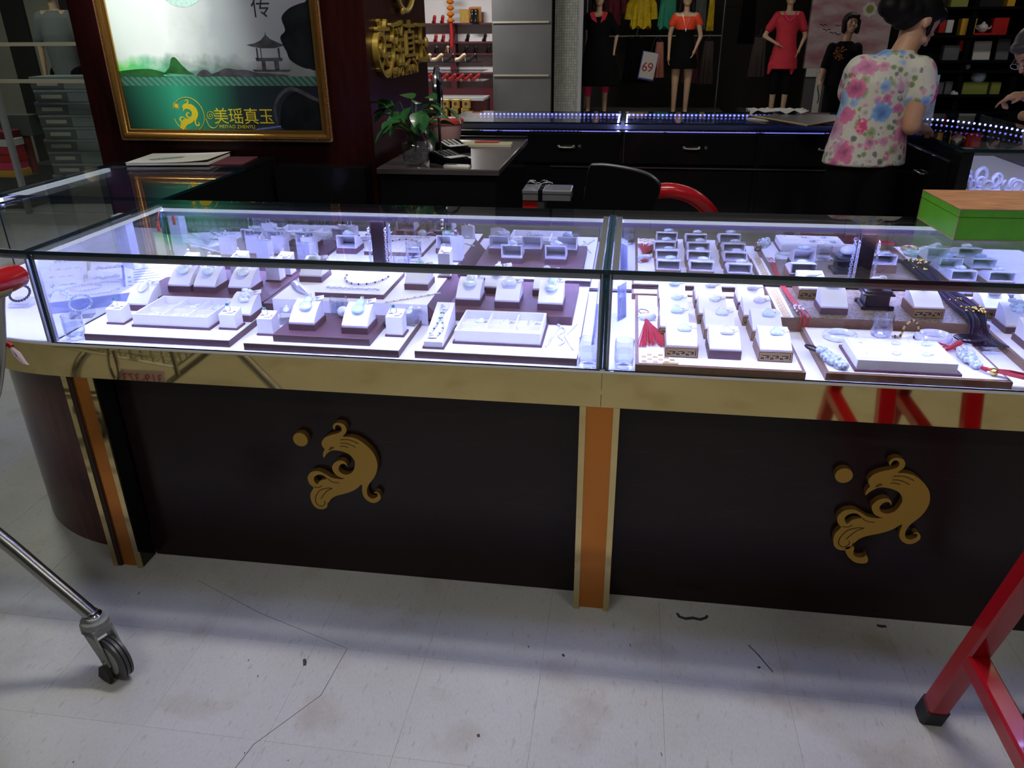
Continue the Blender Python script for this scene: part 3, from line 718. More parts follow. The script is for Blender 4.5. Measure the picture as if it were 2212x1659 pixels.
# pavilion
def pav(pts): return [(x+.655, z-1.108) for x, z in pts]
pr_('printed_pavilion', [pav([(-.060, 1.446), (-.035, 1.440), (.0, 1.434), (.06, 1.434), (.105, 1.444), (.075, 1.455), (.045, 1.468), (.030, 1.482), (.028, 1.495), (.024, 1.482), (.005, 1.464), (-.025, 1.452)]),
    pav([(-.022, 1.434), (-.015, 1.434), (-.015, 1.395), (-.022, 1.395)]), pav([(-.004, 1.434), (.0, 1.434), (.0, 1.395), (-.004, 1.395)]), pav([(.072, 1.434), (.080, 1.434), (.080, 1.395), (.072, 1.395)]),
    pav([(-.03, 1.397), (.09, 1.397), (.085, 1.385), (-.025, 1.385)]), pav([(-.005, 1.385), (.012, 1.385), (.012, 1.350), (-.005, 1.350)]), pav([(.05, 1.385), (.07, 1.385), (.07, 1.350), (.05, 1.350)]), pav([(-.05, 1.352), (.12, 1.352), (.11, 1.344), (-.04, 1.344)])], 'print_grey')
pr_('printed_pine', [crom(pav([(.10, 1.44), (.09, 1.475), (.115, 1.50), (.105, 1.545), (.135, 1.575), (.17, 1.59), (.21, 1.60), (.234, 1.60), (.234, 1.37), (.20, 1.355), (.16, 1.365), (.12, 1.39), (.11, 1.42)]), 3)], 'print_dark')
pr_('printed_hill', [crom(pav([(-.30, 1.327), (-.285, 1.345), (-.265, 1.352), (-.245, 1.345), (-.235, 1.327)]), 3), crom(pav([(-.225, 1.327), (-.20, 1.345), (-.165, 1.358), (-.12, 1.352), (-.07, 1.35), (-.03, 1.34), (.05, 1.336), (.1, 1.327)]), 3)], 'print_grey')
pr_('printed_hill', [crom(pav([(-.45, 1.327), (-.42, 1.36), (-.405, 1.395), (-.385, 1.40), (-.365, 1.375), (-.34, 1.35), (-.315, 1.327)]), 3), crom(pav([(-.654, 1.327), (-.654, 1.345), (-.60, 1.352), (-.52, 1.356), (-.46, 1.345), (-.43, 1.327)]), 3)], 'leaf')
pr_('printed_jade_bangle', [circ(.345, .595, .115, 40), circ(.345, .595, .055, 30)], 'jade_green')
pr_('printed_rock', [crom(pav([(.06, 1.11), (.05, 1.18), (.075, 1.235), (.12, 1.265), (.17, 1.262), (.21, 1.235), (.233, 1.19), (.233, 1.11)]), 3)], 'print_dark', .0037)
pr_('printed_rock_vein', [crom(pav([(.025, 1.14), (.02, 1.20), (.05, 1.255), (.10, 1.285), (.15, 1.275), (.20, 1.25), (.232, 1.235), (.232, 1.225), (.19, 1.238), (.14, 1.262), (.10, 1.27), (.06, 1.245), (.032, 1.20), (.035, 1.14)]), 3)], 'print_grey', .0034)
text('printed_calligraphy', '\u4f20', .085, .0002, 'print_ink', po, T(.655-.02, .0035, 1.555-1.108) @ RX)
# logo: phoenix in a ring with ball, brand characters and latin line
lg = bpy.data.objects.new('printed_logo', None); COL.objects.link(lg); lg.parent = po; lg.matrix_local = T(.236, .0034, .100) @ RX @ Matrix.Scale(.43, 4)
flat_curve('phoenix', [crom(BODY, 3), crom(HOLE, 3)], .0004, 'print_gold', lg)
flat_curve('tail_hook', [crom(HOOK, 3)], .0004, 'print_gold', lg)
flat_curve('ball', [circ(0, 0, .022)], .0004, 'print_gold', lg)
b = MB()
b.tube([(.115+.165*math.cos(a), -.085+.165*math.sin(a), 0) for a in [math.radians(158-i*326/60) for i in range(61)]], .0035, 5); b.build('ring', 'print_gold', lg)
b = MB()
for k in range(14): b.tube([(.029*math.cos(2*PI*k/14), .029*math.sin(2*PI*k/14), 0), (.040*math.cos(2*PI*k/14), .040*math.sin(2*PI*k/14), 0)], .0018, 4)
b.build('ball_rays', 'print_gold', lg)
text('printed_name', '\u7f8e\u7476\u771f\u7389', .070, .0002, 'print_gold', po, T(.398, .0034, .034) @ RX, sx=.96)
text('printed_latin_name', 'MEIYAO ZHENYU', .020, .0002, 'print_gold', po, T(.418, .0034, .010) @ RX, sx=1.05)
b = MB(); b.tube([(.385+.020*(1-i/30)*math.cos(i*.42), 0, .060+.020*(1-i/30)*math.sin(i*.42)) for i in range(30)], .0012, 5)
b.tube(crom([(.362, 0, .050), (.372, 0, .018), (.395, 0, .010), (.415, 0, .025), (.425, 0, .045)], 4, False), .0015, 5); b.build('printed_flourish', 'print_gold', po, T(0, .0034, 0))

# ---- gold name on the pillar's right face (reads towards +y)
RF = Matrix.Translation((PX1, 0, 0)) @ Matrix(((0, 0, 1, 0), (1, 0, 0, 0), (0, 1, 0, 0), (0, 0, 0, 1)))
sg = thing('wall_sign', 'raised gold brand name on the right face of the pillar', 'sign', RF)
text('sign_characters', '\u7f8e\u7476\u771f\u7389', .222, .008, 'sign_gold', sg, T(1.655, 1.352, .009), sx=.93)
text('sign_latin', 'MEIYAO ZHENYU', .062, .005, 'sign_gold', sg, T(1.83, 1.300, .010), sx=1.0)
def spiral(cx, cy, r0, turns, n=40): return [(cx+r0*(1-.8*i/n)*math.cos(-.3+turns*2*PI*i/n), cy+r0*(1-.8*i/n)*math.sin(-.3+turns*2*PI*i/n)) for i in range(n+1)]
def ribbon2(pts, wd, name, parent, z0, z1, m):
    b = MB(); rs = []
    for i, p in enumerate(pts):
        a = Vector(pts[max(0, i-1)]); c = Vector(pts[min(len(pts)-1, i+1)]); d = (c-a).normalized(); nrm = Vector((-d.y, d.x))*wd/2
        q = Vector(p); rs.append([(q.x+nrm.x, q.y+nrm.y, z0), (q.x+nrm.x, q.y+nrm.y, z1), (q.x-nrm.x, q.y-nrm.y, z1), (q.x-nrm.x, q.y-nrm.y, z0)])
    b.rings(rs); return b.build(name, m, parent)
ribbon2(crom([(1.86, 1.365), (1.80, 1.322), (1.73, 1.320), (1.665, 1.37), (1.645, 1.43), (1.675, 1.475), (1.725, 1.478), (1.755, 1.445), (1.745, 1.405), (1.715, 1.398), (1.697, 1.42), (1.712, 1.44)], 5, False), .018, 'sign_flourish', sg, 0, .024, 'sign_gold')
ribbon2(crom([(2.28, 1.37), (2.36, 1.358), (2.46, 1.352), (2.50, 1.372)], 5, False), .018, 'sign_flourish', sg, 0, .024, 'sign_gold')
b = MB(); b.ell((2.47, 1.435, .02), (.014, .026, .014)); b.ell((2.06, 1.575, .02), (.014, .020, .014)); b.build('sign_drop', 'sign_gold', sg)
rl = thing('ring_emblem', 'round gold emblem above the gold brand name on pillar', 'sign', RF @ T(2.13, 1.76, 0))
b = MB(); b.tube([(.185*math.cos(2*PI*i/48), .185*math.sin(2*PI*i/48), .018) for i in range(48)], .012, 8, closed=True); b.build('ring', 'sign_gold', rl)
flat_curve('phoenix', [crom(BODY, 3), crom(HOLE, 3)], .010, 'sign_gold', rl, T(-.12, .08, .011))
flat_curve('ball', [circ(-.165, .085, .03)], .010, 'sign_gold', rl, T(0, 0, .011))

# ================================================================= DESK BESIDE THE PILLAR
dk = thing('desk', 'black side desk right of the pillar holding a vase', 'desk', T(.505, 1.40, 0))
MB().box(.0, .485, 0, .92, 0, .962).build('desk_body', 'gloss_black', dk)
MB().bbox(-.01, .50, -.01, .93, .962, .985, .004).build('desk_top', 'desk_top', dk)
DZ = .985
rim = MB(); rim.box(-.008, .498, .915, .93, DZ, DZ+.012); rim.build('rear_rim', 'gloss_black', dk)
# vase with ivy-like cuttings
vs = thing('flower_vase', 'clear glass vase with green leafy cuttings on the black desk', 'vase', T(.645, 1.475, DZ))
MB().lathe([(.036, 0), (.050, .012), (.058, .05), (.056, .085), (.038, .112), (.031, .128), (.036, .142)], 20, caps=False).build('vase_glass', 'acrylic', vs)
MB().lathe([(.030, .004), (.047, .014), (.054, .05), (.052, .084), (.048, .090)], 20).build('vase_water', 'acrylic', vs)
def leafm(l, wd):
    b = MB(); n = 7; rs = []
    for i in range(n):
        u = i/(n-1); ww = wd*math.sin(PI*min(1, u*.92+.08))**.8*(1.15-u*.6); z = -.22*l*u*u; 
        rs.append([(-ww, u*l, z+.20*ww), (0, u*l, z-.05*ww), (ww, u*l, z+.20*ww), (0, u*l, z-.05*ww-.0012)])
    b.rings(rs); return b.mesh('leaf', 'leaf')
LM = [leafm(.088, .038), leafm(.074, .034), leafm(.062, .027)]
rnd = random.Random(3)
tips = []
for k in range(38):
    a = rnd.uniform(0, 2*PI); el = rnd.uniform(-.05, 1.3); r = rnd.uniform(.06, .15)
    tips.append(Vector((r*math.cos(a)*math.cos(el)*1.15, r*math.sin(a)*math.cos(el), .145+r*math.sin(el)*.95)))
for k, tp in enumerate(tips):
    MB().tube(crom([(0, 0, .05), (tp.x*.15, tp.y*.15, .13), tuple(tp)], 4, False), .0016, 5).build('stem', 'stem', vs)
    d = Vector((tp.x, tp.y, .02)).normalized(); q = math.atan2(d.y, d.x)-PI/2+rnd.uniform(-.6, .6)
    lf = link('leaf', LM[k % 3], vs, T(tp.x, tp.y, tp.z, q, rnd.uniform(-.9, .35), rnd.uniform(-.5, .5)))
# table mirror seen edge-on
tm = thing('table_mirror', 'oval chrome table mirror seen edge-on behind the vase', 'mirror', T(.705, 1.66, DZ, .07))
MB().lathe([(.055, 0), (.055, .006), (.045, .012), (.012, .018), (.008, .03)], 20).build('mirror_foot', 'chrome', tm)
MB().cyl((0, 0, .02), (0, 0, .17), .006, 10).build('mirror_stem', 'chrome', tm)
b = MB(); b.tube([(0, .070*math.cos(2*PI*i/40), .270+.098*math.sin(2*PI*i/40)) for i in range(40)], .010, 8, closed=True); b.build('mirror_rim', 'chrome', tm)
MB().prism([(.068*math.cos(2*PI*i/40), .270+.096*math.sin(2*PI*i/40)) for i in range(40)], -.004, .004, 'x').build('mirror_glass', 'mirror', tm)
# tub, calculators, phone, papers
tb = thing('plastic_tub', 'pink plastic tub with red lid at the desk end', 'container', T(.60, 2.25, DZ))
MB().lathe([(.062, 0), (.068, .01), (.082, .085)], 24).build('tub_body', 'tub_pink', tb)
MB().lathe([(.088, .083), (.089, .098), (.080, .104), (.0, .106)], 24, caps=False).build('tub_lid', 'lid_red', tb)
def calc(M, label, keym):
    c = thing('calculator', label, 'calculator', M)
    MB().prism([(-.075, 0), (.075, 0), (.075, .022), (-.075, .045)], -.055, .055, 'y').build('case', 'matt_black', c)
    MB().box(.020, .068, -.045, .045, .0300, .0330, T(0, 0, 0, 0, 0, 0)).build('display', 'gift_grey', c)
    km = MB().bbox(-.006, .006, -.007, .007, 0, .004, .001).mesh('key', keym)
    for i in range(5):
        for j in range(4):
            x = -.062+i*.0165; link('key', km, c, T(x, -.033+j*.022, .0440-(x+.075)*.153-.001, 0, 0, .152))
calc(T(.715, 1.86, DZ, -.9), 'black desk calculator leaning by the pink tub', 'gift_white')
calc(T(.775, 1.535, DZ, -.75), 'black desk calculator between vase and phone', 'keypad')
ph = thing('mobile_phone', 'small white phone lying at the front edge of black desk', 'phone', T(.825, 1.432, DZ, -.12))
MB().bbox(-.055, .055, -.018, .018, 0, .012, .005).build('phone_body', 'gift_white', ph)
MB().bbox(-.048, .002, -.013, .013, .012, .0130, .001).build('phone_screen', 'gift_grey', ph)
nb = thing('notebook', 'cream notepad with a red pen on top at the desk rear', 'notebook', T(.83, 2.06, DZ, .06))
MB().box(-.13, .13, -.05, .05, 0, .012).build('pages', 'paper_yellow', nb); MB().box(-.132, .132, -.052, .052, -.0, .002).build('cover', 'card_blue', nb)
pn = MB(); pn.cyl((-.06, 0, .0), (.05, .01, 0), .005, 8); pn.cyl((.05, .01, 0), (.062, .011, 0), .005, 8, .001)
tag(pn.build('pen', 'lid_red', None, T(.84, 2.06, DZ+.0175)), 'red pen lying on the cream notepad', 'pen')
# magazine on the black end of the side counter
mg = thing('magazine', 'open-edged white catalogue with a jade photo on black counter end', 'magazine', T(-.36, 1.385, ZT, .12))
MB().bbox(-.17, .17, -.125, .125, .004, .014, .001).build('pages', 'paper', mg)
b = MB(); n = 10
b.rings([[(-.172, -.127+.0, .014), (-.172, .127, .014), (-.172, .127, .0148), (-.172, -.127, .0148)]]+[[(-.172+.344*i/n, -.127, .014+.012*(i/n)**4), (-.172+.344*i/n, .127, .014+.006*(i/n)**3), (-.172+.344*i/n, .127, .0150+.006*(i/n)**3), (-.172+.344*i/n, -.127, .0150+.012*(i/n)**4)] for i in range(1, n+1)])
b.build('cover', 'paper', mg)
flat_curve('cover_photo', [crom([(-.10, -.03), (-.06, .01), (0, .045), (.05, .05), (.06, .03), (.02, 0), (-.03, -.03), (-.07, -.05)], 3)], .0003, 'jade_grey', mg, T(-.01, -.02, .0158))
text('cover_words', 'MEIYAO', .022, .0002, 'ink', mg, T(.01, -.075, .0158))
MB().bbox(.02, .30, -.10, .10, .0, .004, .001).build('red_leaflet', 'wine_cloth', mg)

# ================================================================= CHAIR AND RED CHAIR IN THE STAFF AREA
ch = thing('office_chair', 'black padded chair back with chrome rim behind the front counter', 'chair', T(1.50, 1.36, 0, -.12))
out = crom([(-.165, .62), (-.155, .80), (-.135, .985), (-.105, 1.012), (0, 1.005), (.09, .985), (.135, .955), (.140, .92), (.115, .80), (.105, .62)], 5, False)
MB().prism([(x, z) for x, z in out], -.018, .012, 'y').build('backrest', 'matt_black', ch)
MB().tube([(x, .016, z) for x, z in out], .006, 8).build('chrome_rim', 'chrome', ch)
MB().bbox(-.155, .155, -.02, .30, .44, .50, .02).build('seat', 'matt_black', ch)
for sx in (-.14, .14):
    for sy in (.02, .27): MB().cyl((sx, sy, 0), (sx*.9, sy, .44), .012, 10).build('leg', 'chrome', ch)
MB().tube([(0, .03, .46), (0, -.005, .52), (0, 0, .66)], .014, 8).build('back_bracket', 'chrome', ch)
rc = thing('red_chair', 'curved red plastic chair back beside the black chair', 'chair', T(1.72, 1.98, 0))
b = MB(); arc = [(.22*math.cos(a), -.16*math.sin(a), .855+.03*math.sin(a)) for a in [PI*i/24 for i in range(25)]]
b.tube([(x, y, z) for x, y, z in crom([(-.20, .16, .60), (-.18, .06, .72), (-.10, -.03, .795), (.0, -.06, .815), (.10, -.04, .785), (.19, .03, .705), (.24, .14, .60)], 6, False)], .035, 12); b.build('back_rail', 'red_plastic', rc)
MB().lathe([(.19, .44), (.21, .45), (.21, .47), (.19, .48)], 24).build('seat', 'red_plastic', rc)
for a in (.8, 2.3, 3.9, 5.5): MB().cyl((.20*math.cos(a), .20*math.sin(a), 0), (.15*math.cos(a), .15*math.sin(a), .44), .014, 10, .018).build('leg', 'red_plastic', rc)
for x in (-.2, .24): MB().cyl((x, .15, .60), (x*.8, .1, .46), .02, 10).build('arm_post', 'red_plastic', rc)
# low stool of boxes next to the desk
st = thing('cabinet', 'low black cabinet with a silver tin on it right of the desk', 'cabinet', T(1.03, 1.45, 0))
MB().box(0, .27, 0, .40, 0, .70).build('cabinet_body', 'gloss_black', st); MB().box(-.005, .275, -.005, .405, .70, .715).build('cabinet_top', 'matt_black', st)
cb = thing('carton', 'red and yellow printed carton on the low black cabinet', 'carton', T(1.09, 1.48, .715))
MB().box(0, .062, 0, .12, 0, .135).build('carton_body', 'gift_red', cb)
b = MB(); b.box(.002, .034, -.0006, 0, .03, .038); b.box(.026, .034, -.0006, 0, .038, .085); b.box(.002, .026, -.0006, 0, .078, .085); b.prism([(.002, .040), (.020, .052), (.020, .072), (.002, .060)], -.0006, 0, 'y'); b.build('printed_mark', 'gift_yellow', cb)
MB().box(.062, .088, .004, .11, 0, .135).build('carton_sleeve', 'gift_grey', cb)
tn = thing('silver_tin', 'flat silver box resting on the red carton by the desk', 'box', T(1.09, 1.47, .8502))
MB().bbox(0, .200, 0, .13, 0, .028, .003).build('tin_body', 'tin_silver', tn); MB().bbox(-.002, .202, -.002, .132, .028, .042, .003).build('tin_lid', 'tin_silver', tn)
MB().box(.066, .084, -.0026, .133, .0, .0424).build('black_band', 'matt_black', tn)
gl = thing('eyeglasses', 'folded eyeglasses with a beaded chain on the silver box', 'glasses', T(1.15, 1.53, .8925))
b = MB()
for cx in (-.026, .026): b.tube([(cx+.020*math.cos(2*PI*i/18), .0, .016+.014*math.sin(2*PI*i/18)) for i in range(18)], .0016, 5, closed=True)
b.tube([(-.006, 0, .018), (0, -.001, .021), (.006, 0, .018)], .0015, 5); b.build('frame_front', 'chrome', gl)
for sx in (-.046, .046): MB().tube([(sx, 0, .018), (sx*.9, .05, .014), (sx*.3, .06, .004)], .0015, 5).build('temple', 'chrome', gl)
b = MB()
for i in range(20): b.ell((-.05+i*.0055, .035+.01*math.sin(i*.7), .012+.006*math.sin(i*.5)), .003, 6, 5)
b.build('bead_chain', 'chrome', gl)

# ================================================================= BACK COUNTER (drawers face us, glass showcase on top)
bk = thing('back_counter', 'long black back counter with drawers under a lit glass top', 'display counter', T(.44, 2.93, 0))
BL = 2.525
MB().box(0, BL, .012, .62, 0, .948).build('counter_body', 'gloss_black', bk)
for (a, c) in ((.0, .36), (.375, 1.025), (1.05, 1.785), (1.82, 2.50)):
    dr = MB().bbox(a, c, -.008, .012, .775, .940, .003).build('drawer', 'gloss_black', bk)
    if a > .1:
        m = (a+c)/2+.02; b = MB()
        b.tube([(m-.05, -.010, .868), (m-.045, -.026, .866), (m-.02, -.028, .864), (m+.02, -.028, .864), (m+.035, -.026, .866), (m+.04, -.010, .868)], .005, 8); b.ell((m-.048, -.012, .867), (.010, .006, .009)); b.ell((m+.038, -.012, .867), (.010, .006, .009)); b.build('handle', 'steel', dr)
        b = MB(); b.lathe([(.009, 0), (.009, .006), (.007, .008)], 12, T(m+.075, -.008, .868, 0, PI/2)); b.build('lock', 'steel', dr)
    MB().bbox(a, c, -.008, .012, .05, .735, .003).build('cupboard_door', 'gloss_black', bk)
b = MB(); b.box(.62, BL-.02, -.002, .006, .748, .754); b.build('trim_line', 'steel', bk)
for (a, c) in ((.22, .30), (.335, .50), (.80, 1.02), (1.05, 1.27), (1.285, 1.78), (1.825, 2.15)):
    MB().box(a, c, .008, .0125, .9475, .9515).build('led_glint', 'glint_glow', bk)  # glowing strips stand in for LED reflections above the drawers
MB().box(1.027, 1.031, .0, .012, .775, .940).build('seam_glint', 'chrome', bk); MB().box(1.046, 1.049, .0, .012, .775, .940).build('seam_glint', 'steel', bk)  # bright metal strips stand in for the LED glint at the seam
MB().box(0, BL, .10, .61, .948, .952).build('display_board', 'matt_black', bk)
for a, c in ((0, 1.026), (1.044, 2.12), (2.126, BL-.002)):
    slab_pane(a, c, -.005, .63, .991, 1.0, 'z', 'glass_top', bk)
    MB().box(a+.01, c-.01, .600, .612, .978, .991).build('led_channel', 'aluminium', bk)
for x in (1.006, 1.056): MB().box(x-.004, x+.004, .12, .60, .972, .984).build('led_end', 'led_low', bk)
dm = MB().ell((0, 0, 0), (.0065, .0045, .0065), 8, 6).mesh('led_dot', 'led_dot')
for i in range(96):
    x = .10+i*.0262
    if abs(x-1.035) < .03 or x > 2.50: continue
    link('led_dot', dm, bk, T(x, .594, .983))
# papers and green folder on the back counter
pf = thing('document_folder', 'dark green open folder with gold corner on back counter', 'folder', T(2.47, 3.14, 1.0))
MB().prism([(-.26, .10), (-.02, -.40), (.26, -.06), (.24, .16), (.0, .20)], .006, .012).build('folder_cover', 'dark_carving', pf)
b = MB(); b.tube([(-.26, .10, .014), (-.02, -.40, .014), (.26, -.06, .014)], .005, 6); b.build('gold_edge', 'gold_foil', pf)
MB().prism([(-.28, .02), (-.12, -.12), (-.02, .0), (-.1, .12)], 0, .006).build('inner_sheet', 'paper', pf)
b = MB(); n = 8; rnd = random.Random(5)
g = [[(-.17+.34*i/n, -.09+.18*j/n, .006+.028*abs(math.sin(i*1.3+j*.9))) for i in range(n+1)] for j in range(n+1)]
b.rings(g, None, caps=False, closed=False)
sh = tag(b.build('plastic_bag', 'paper', None, T(2.40, 3.42, 1.0)), 'crumpled white bag behind the green folder on back counter', 'bag')
md = sh.modifiers.new('solid', 'SOLIDIFY'); md.thickness = .002

# ================================================================= RIGHT COUNTER
rt = thing('right_counter', 'black right-hand counter with a lit bangle case at its end', 'display counter', T(2.975, 2.03, 0))
MB().box(0, .63, 0, 1.52, 0, .80).build('counter_body', 'gloss_black', rt)
MB().box(0, .05, 0, .90, .80, .965).build('side_panel', 'gloss_black', rt)
MB().box(.02, .62, .01, 1.5, .80, .806).build('display_board', 'white_board', rt)
slab_pane(-.004, .634, -.004, 1.52, .985, 1.0, 'z', 'glass_top', rt)
slab_pane(.05, .625, .0, .008, .806, .985, 'y', 'glass_end', rt)
slab_pane(.62, .628, .0, 1.5, .806, .985, 'x', 'glass_front', rt)
MB().box(.0, .05, 0, 1.5, .965, .985).build('top_rail', 'gloss_black', rt)
MB().box(.05, .60, .010, .013, .970, .985).build('led_cover', 'aluminium', rt); MB().box(.05, .60, .0135, .022, .976, .985).build('led_bar', 'led_low', rt)
dr = MB().bbox(-.012, 0, .10, .80, .66, .93, .003).build('drawer', 'gloss_black', rt)
b = MB(); b.tube([(-.012, .36, .83), (-.03, .37, .83), (-.03, .46, .83), (-.012, .47, .83)], .005, 8); b.build('handle', 'steel', dr)
for i in range(34):
    u = i/33; a = u*PI/2*1.0
    link('led_dot', dm, rt, T(.10+.52*math.sin(a*.98), 1.42-.9*(1-math.cos(a)), .984))
ms = MB().tube([(.020*math.cos(2*PI*i/20), 0, .026+.020*math.sin(2*PI*i/20)) for i in range(20)], .0062, 8, closed=True).mesh('bangle', 'jade_lilac')
k = 0
for (x, y, rz, s) in [(.09, .05, .5, 1.05), (.16, .06, .3, 1.0), (.225, .05, .9, 1.1), (.285, .055, -.6, 1.1), (.10, .13, .5, 1.2), (.16, .14, .4, 1.1), (.215, .125, .7, 1.25), (.30, .14, .4, 1.0), (.12, .22, .2, 1.5), (.19, .22, .5, 1.7), (.26, .21, .3, 1.2)]:
    o = tag(link('bangle', ms, None, T(2.975+x, 2.03+y, .806, rz, 0, 0, s)), '', 'bangle', 'bangles in the lit end case')
    o['label'] = ['white jade bangle at front left corner of the lit end case', 'white jade bangle second from left in the front of lit end case', 'white jade bangle third from left in the front of lit end case', 'white jade bangle at front right of the lit end case', 'white jade bangle, left one in the middle row of lit end case', 'white jade bangle, second in the middle row of lit end case', 'large white jade bangle, third in the middle row of lit end case', 'white jade bangle, right one in the middle row of lit end case', 'tall white jade bangle at the back left of lit end case', 'tallest white jade bangle at the back of lit end case', 'white jade bangle at the back right of lit end case'][k]; k += 1
# jade leaf picture board standing on the right counter
ez = thing('picture_board', 'grey picture board with a pink carved leaf, standing on right counter', 'sign', T(3.165, 3.25, 1.0, .15, -.06))
MB().box(-.085, .085, 0, .006, 0, .235).build('board', 'globe_blue', ez)
flat_curve('printed_leaf', [crom([(-.045, .12), (-.055, .08), (-.03, .055), (.0, .06), (.03, .09), (.05, .13), (.06, .165), (.04, .15), (.0, .15), (-.03, .14)], 3)], .0005, 'jade_amber', ez, T(0, -.0006, .0) @ RX)
flat_curve('printed_leaf_heart', [crom([(-.02, .085), (.0, .075), (.02, .10), (.035, .135), (.01, .13), (-.01, .115)], 3)], .0005, 'shoe_red', ez, T(0, -.0012, .0) @ RX)
MB().box(-.05, .05, .006, .07, 0, .006).build('foot', 'globe_blue', ez)
# ================================================================= DISPLAY ITEMS
B0, TZ, RZ = .745, .765, .79       # board, tray top, riser top
MB().box(-.062, -.022, .455, .495, B0, .985).build('inner_post', 'white_board', next(o for o in bpy.data.objects if o.name == 'corner_counter'), T(0, -.65, 0))
# ---- trays and risers
def tray(x0, x1, y0, y1, z0, z1, label, edge='brown_leather', top='white_leather', rim=0):
    t = thing('display_tray', label, 'tray', T(x0, y0, z0))
    MB().box(0, x1-x0, 0, y1-y0, 0, z1-z0-.0016).build('tray_body', edge, t)
    MB().box(rim, x1-x0-rim, rim, y1-y0-rim, z1-z0-.0016, z1-z0).build('tray_top', top, t)
    return t
tray(.085, .502, .030, .268, B0, TZ, 'flat white tray with brown edge, leftmost at the counter front')
def riser(x0, x1, y0, y1, z0, z1, label):
    o = MB().bbox(0, x1-x0, 0, y1-y0, 0, z1-z0, .0012).build('riser_block', 'brown_leather', None, T(x0, y0, z0)); return tag(o, label, 'riser')
riser(.075, .492, .270, .565, B0, RZ, 'brown leather riser at left rear carrying three pendant stands')
tray(.549, .966, .018, .252, B0, TZ, 'flat white tray with brown edge, second from the left counter end')
riser(.623, .885, .037, .215, TZ, TZ+.020, 'brown leather riser with two pendant stands at the counter front')
# stepped shelf with a sloping brown end
sh = thing('display_step', 'raised white step with sloping brown right end', 'riser', T(.527, .257, B0))
MB().box(0, .457, 0, .33, 0, .060).build('step_body', 'white_leather', sh)
MB().prism([(.457, .020), (.500, .012), (.500, 0), (.457, 0)], 0, .33, 'y').build('end_foot', 'brown_leather', sh)
MB().prism([(.4572, .0602), (.500, .012), (.4572, .012)], 0, .33, 'y').build('sloping_end', 'brown_leather', sh)
MB().box(-.030, -.0005, 0, .30, 0, .045).build('left_block', 'brown_leather', sh)
tray(1.007, 1.418, .022, .585, B0, TZ, 'long white tray with brown edge left of the glass divider')
riser(1.034, 1.389, .250, .548, TZ, RZ, 'brown leather riser with five pendant stands left of the divider')
tray(1.561, 1.958, .008, .540, B0, TZ, 'wood-edged white tray with three columns of pendant stands', 'tray_wood', 'white_leather', .008)
tray(1.550, 1.930, .552, .600, B0, TZ, 'narrow wood-edged tray at the rear of right counter', 'tray_wood', 'white_leather', .006)
tray(2.004, 2.412, .012, .320, B0, TZ, 'wood-edged white tray with pendant box, front of right counter', 'tray_wood', 'white_leather', .008)
tray(1.945, 2.482, .332, .600, B0, .786, 'raised wood tray topped with brown brocade', 'tray_wood', 'brocade', .002)
tray(2.486, 2.93, .030, .580, B0, TZ, 'wood-edged white tray at the right frame edge', 'tray_wood', 'white_leather', .008)

# ---- pendant stands
def shell(prof, w, thk):
    """open-backed shell: front profile (y,z) from the front foot to the rear top, hollow behind"""
    b = MB(); n = len(prof); h = w/2
    zb = prof[0][1]; yb = prof[-1][0]
    inn = [(min(y+thk*1.2, yb), max(zb+.001, z-thk)) for y, z in prof]
    A = [(-h, y, z) for y, z in prof]; Bv = [(h, y, z) for y, z in prof]
    a = [(-h+thk, y, z) for y, z in inn]; c = [(h-thk, y, z) for y, z in inn]
    v = A+Bv+a+c+[(-h, yb, zb), (h, yb, zb), (-h+thk, yb, zb+.001), (h-thk, yb, zb+.001)]
    L0, R0, l0, r0 = 0, n, 2*n, 3*n; q = 4*n; f = []
    for i in range(n-1):
        f.append((L0+i, R0+i, R0+i+1, L0+i+1)); f.append((l0+i, l0+i+1, r0+i+1, r0+i))
    f.append(tuple(range(L0, L0+n))+(q,)); f.append(tuple(range(R0, R0+n))+(q+1,))
    f.append(tuple(range(l0, l0+n))+(q+2,)); f.append(tuple(range(r0, r0+n))+(q+3,))
    f.append((L0+n-1, R0+n-1, r0+n-1, l0+n-1)); f.append((L0+n-1, l0+n-1, q+2, q)); f.append((R0+n-1, r0+n-1, q+3, q+1)); f.append((q, q+2, q+3, q+1))
    b.add(v, f); return b
AP = [(-.040, .018), (-.040, .0225)]+[(-.040+.075*u, .0225+.0395*(1-(1-u)**1.75)) for u in [i/9 for i in range(1, 10)]]
WP = [(-.045, .027), (-.045, .031), (-.040, .0325), (-.02, .042), (.0, .050), (.025, .056), (.045, .058)]
TPL = {}
def stand(kind, M, label, group):
    if kind not in TPL:
        t = thing('pendant_stand', label, 'jewellery stand', M, group)
        if kind == 'arc':
            MB().bbox(-.036, .036, -.0425, .0425, 0, .018, .001).build('stand_base', 'brown_leather', t)
            MB().box(-.031, .031, -.030, .034, .018, .0195).build('inner_floor', 'white_leather', t); shell(AP, .0685, .0032).build('stand_front', 'white_leather', t, ang=25)
        elif kind == 'key':
            MB().bbox(-.040, .040, -.048, .048, 0, .027, .001).build('stand_base', 'tray_wood', t)
            MB().box(-.0375, .0375, -.0483, -.048, .0035, .0235).build('key_plate', 'key_ground', t); greek(t, -.037, .004, .074, .019, -.0483, 3)
            MB().box(-.034, .034, -.036, .044, .027, .0285).build('inner_floor', 'white_leather', t); shell(WP, .074, .0032).build('stand_front', 'white_leather', t, ang=25)
        else:
            MB().bbox(-.039, .039, -.047, .047, 0, .023, .001).build('stand_base', 'brown_leather', t)
            MB().box(-.034, .034, -.036, .044, .023, .0245).build('inner_floor', 'white_leather', t); shell([(y, z-.004) for y, z in WP], .074, .0032).build('stand_front', 'white_leather', t, ang=25)
        TPL[kind] = t; return t
    return copy_tree(TPL[kind], M, label, group)
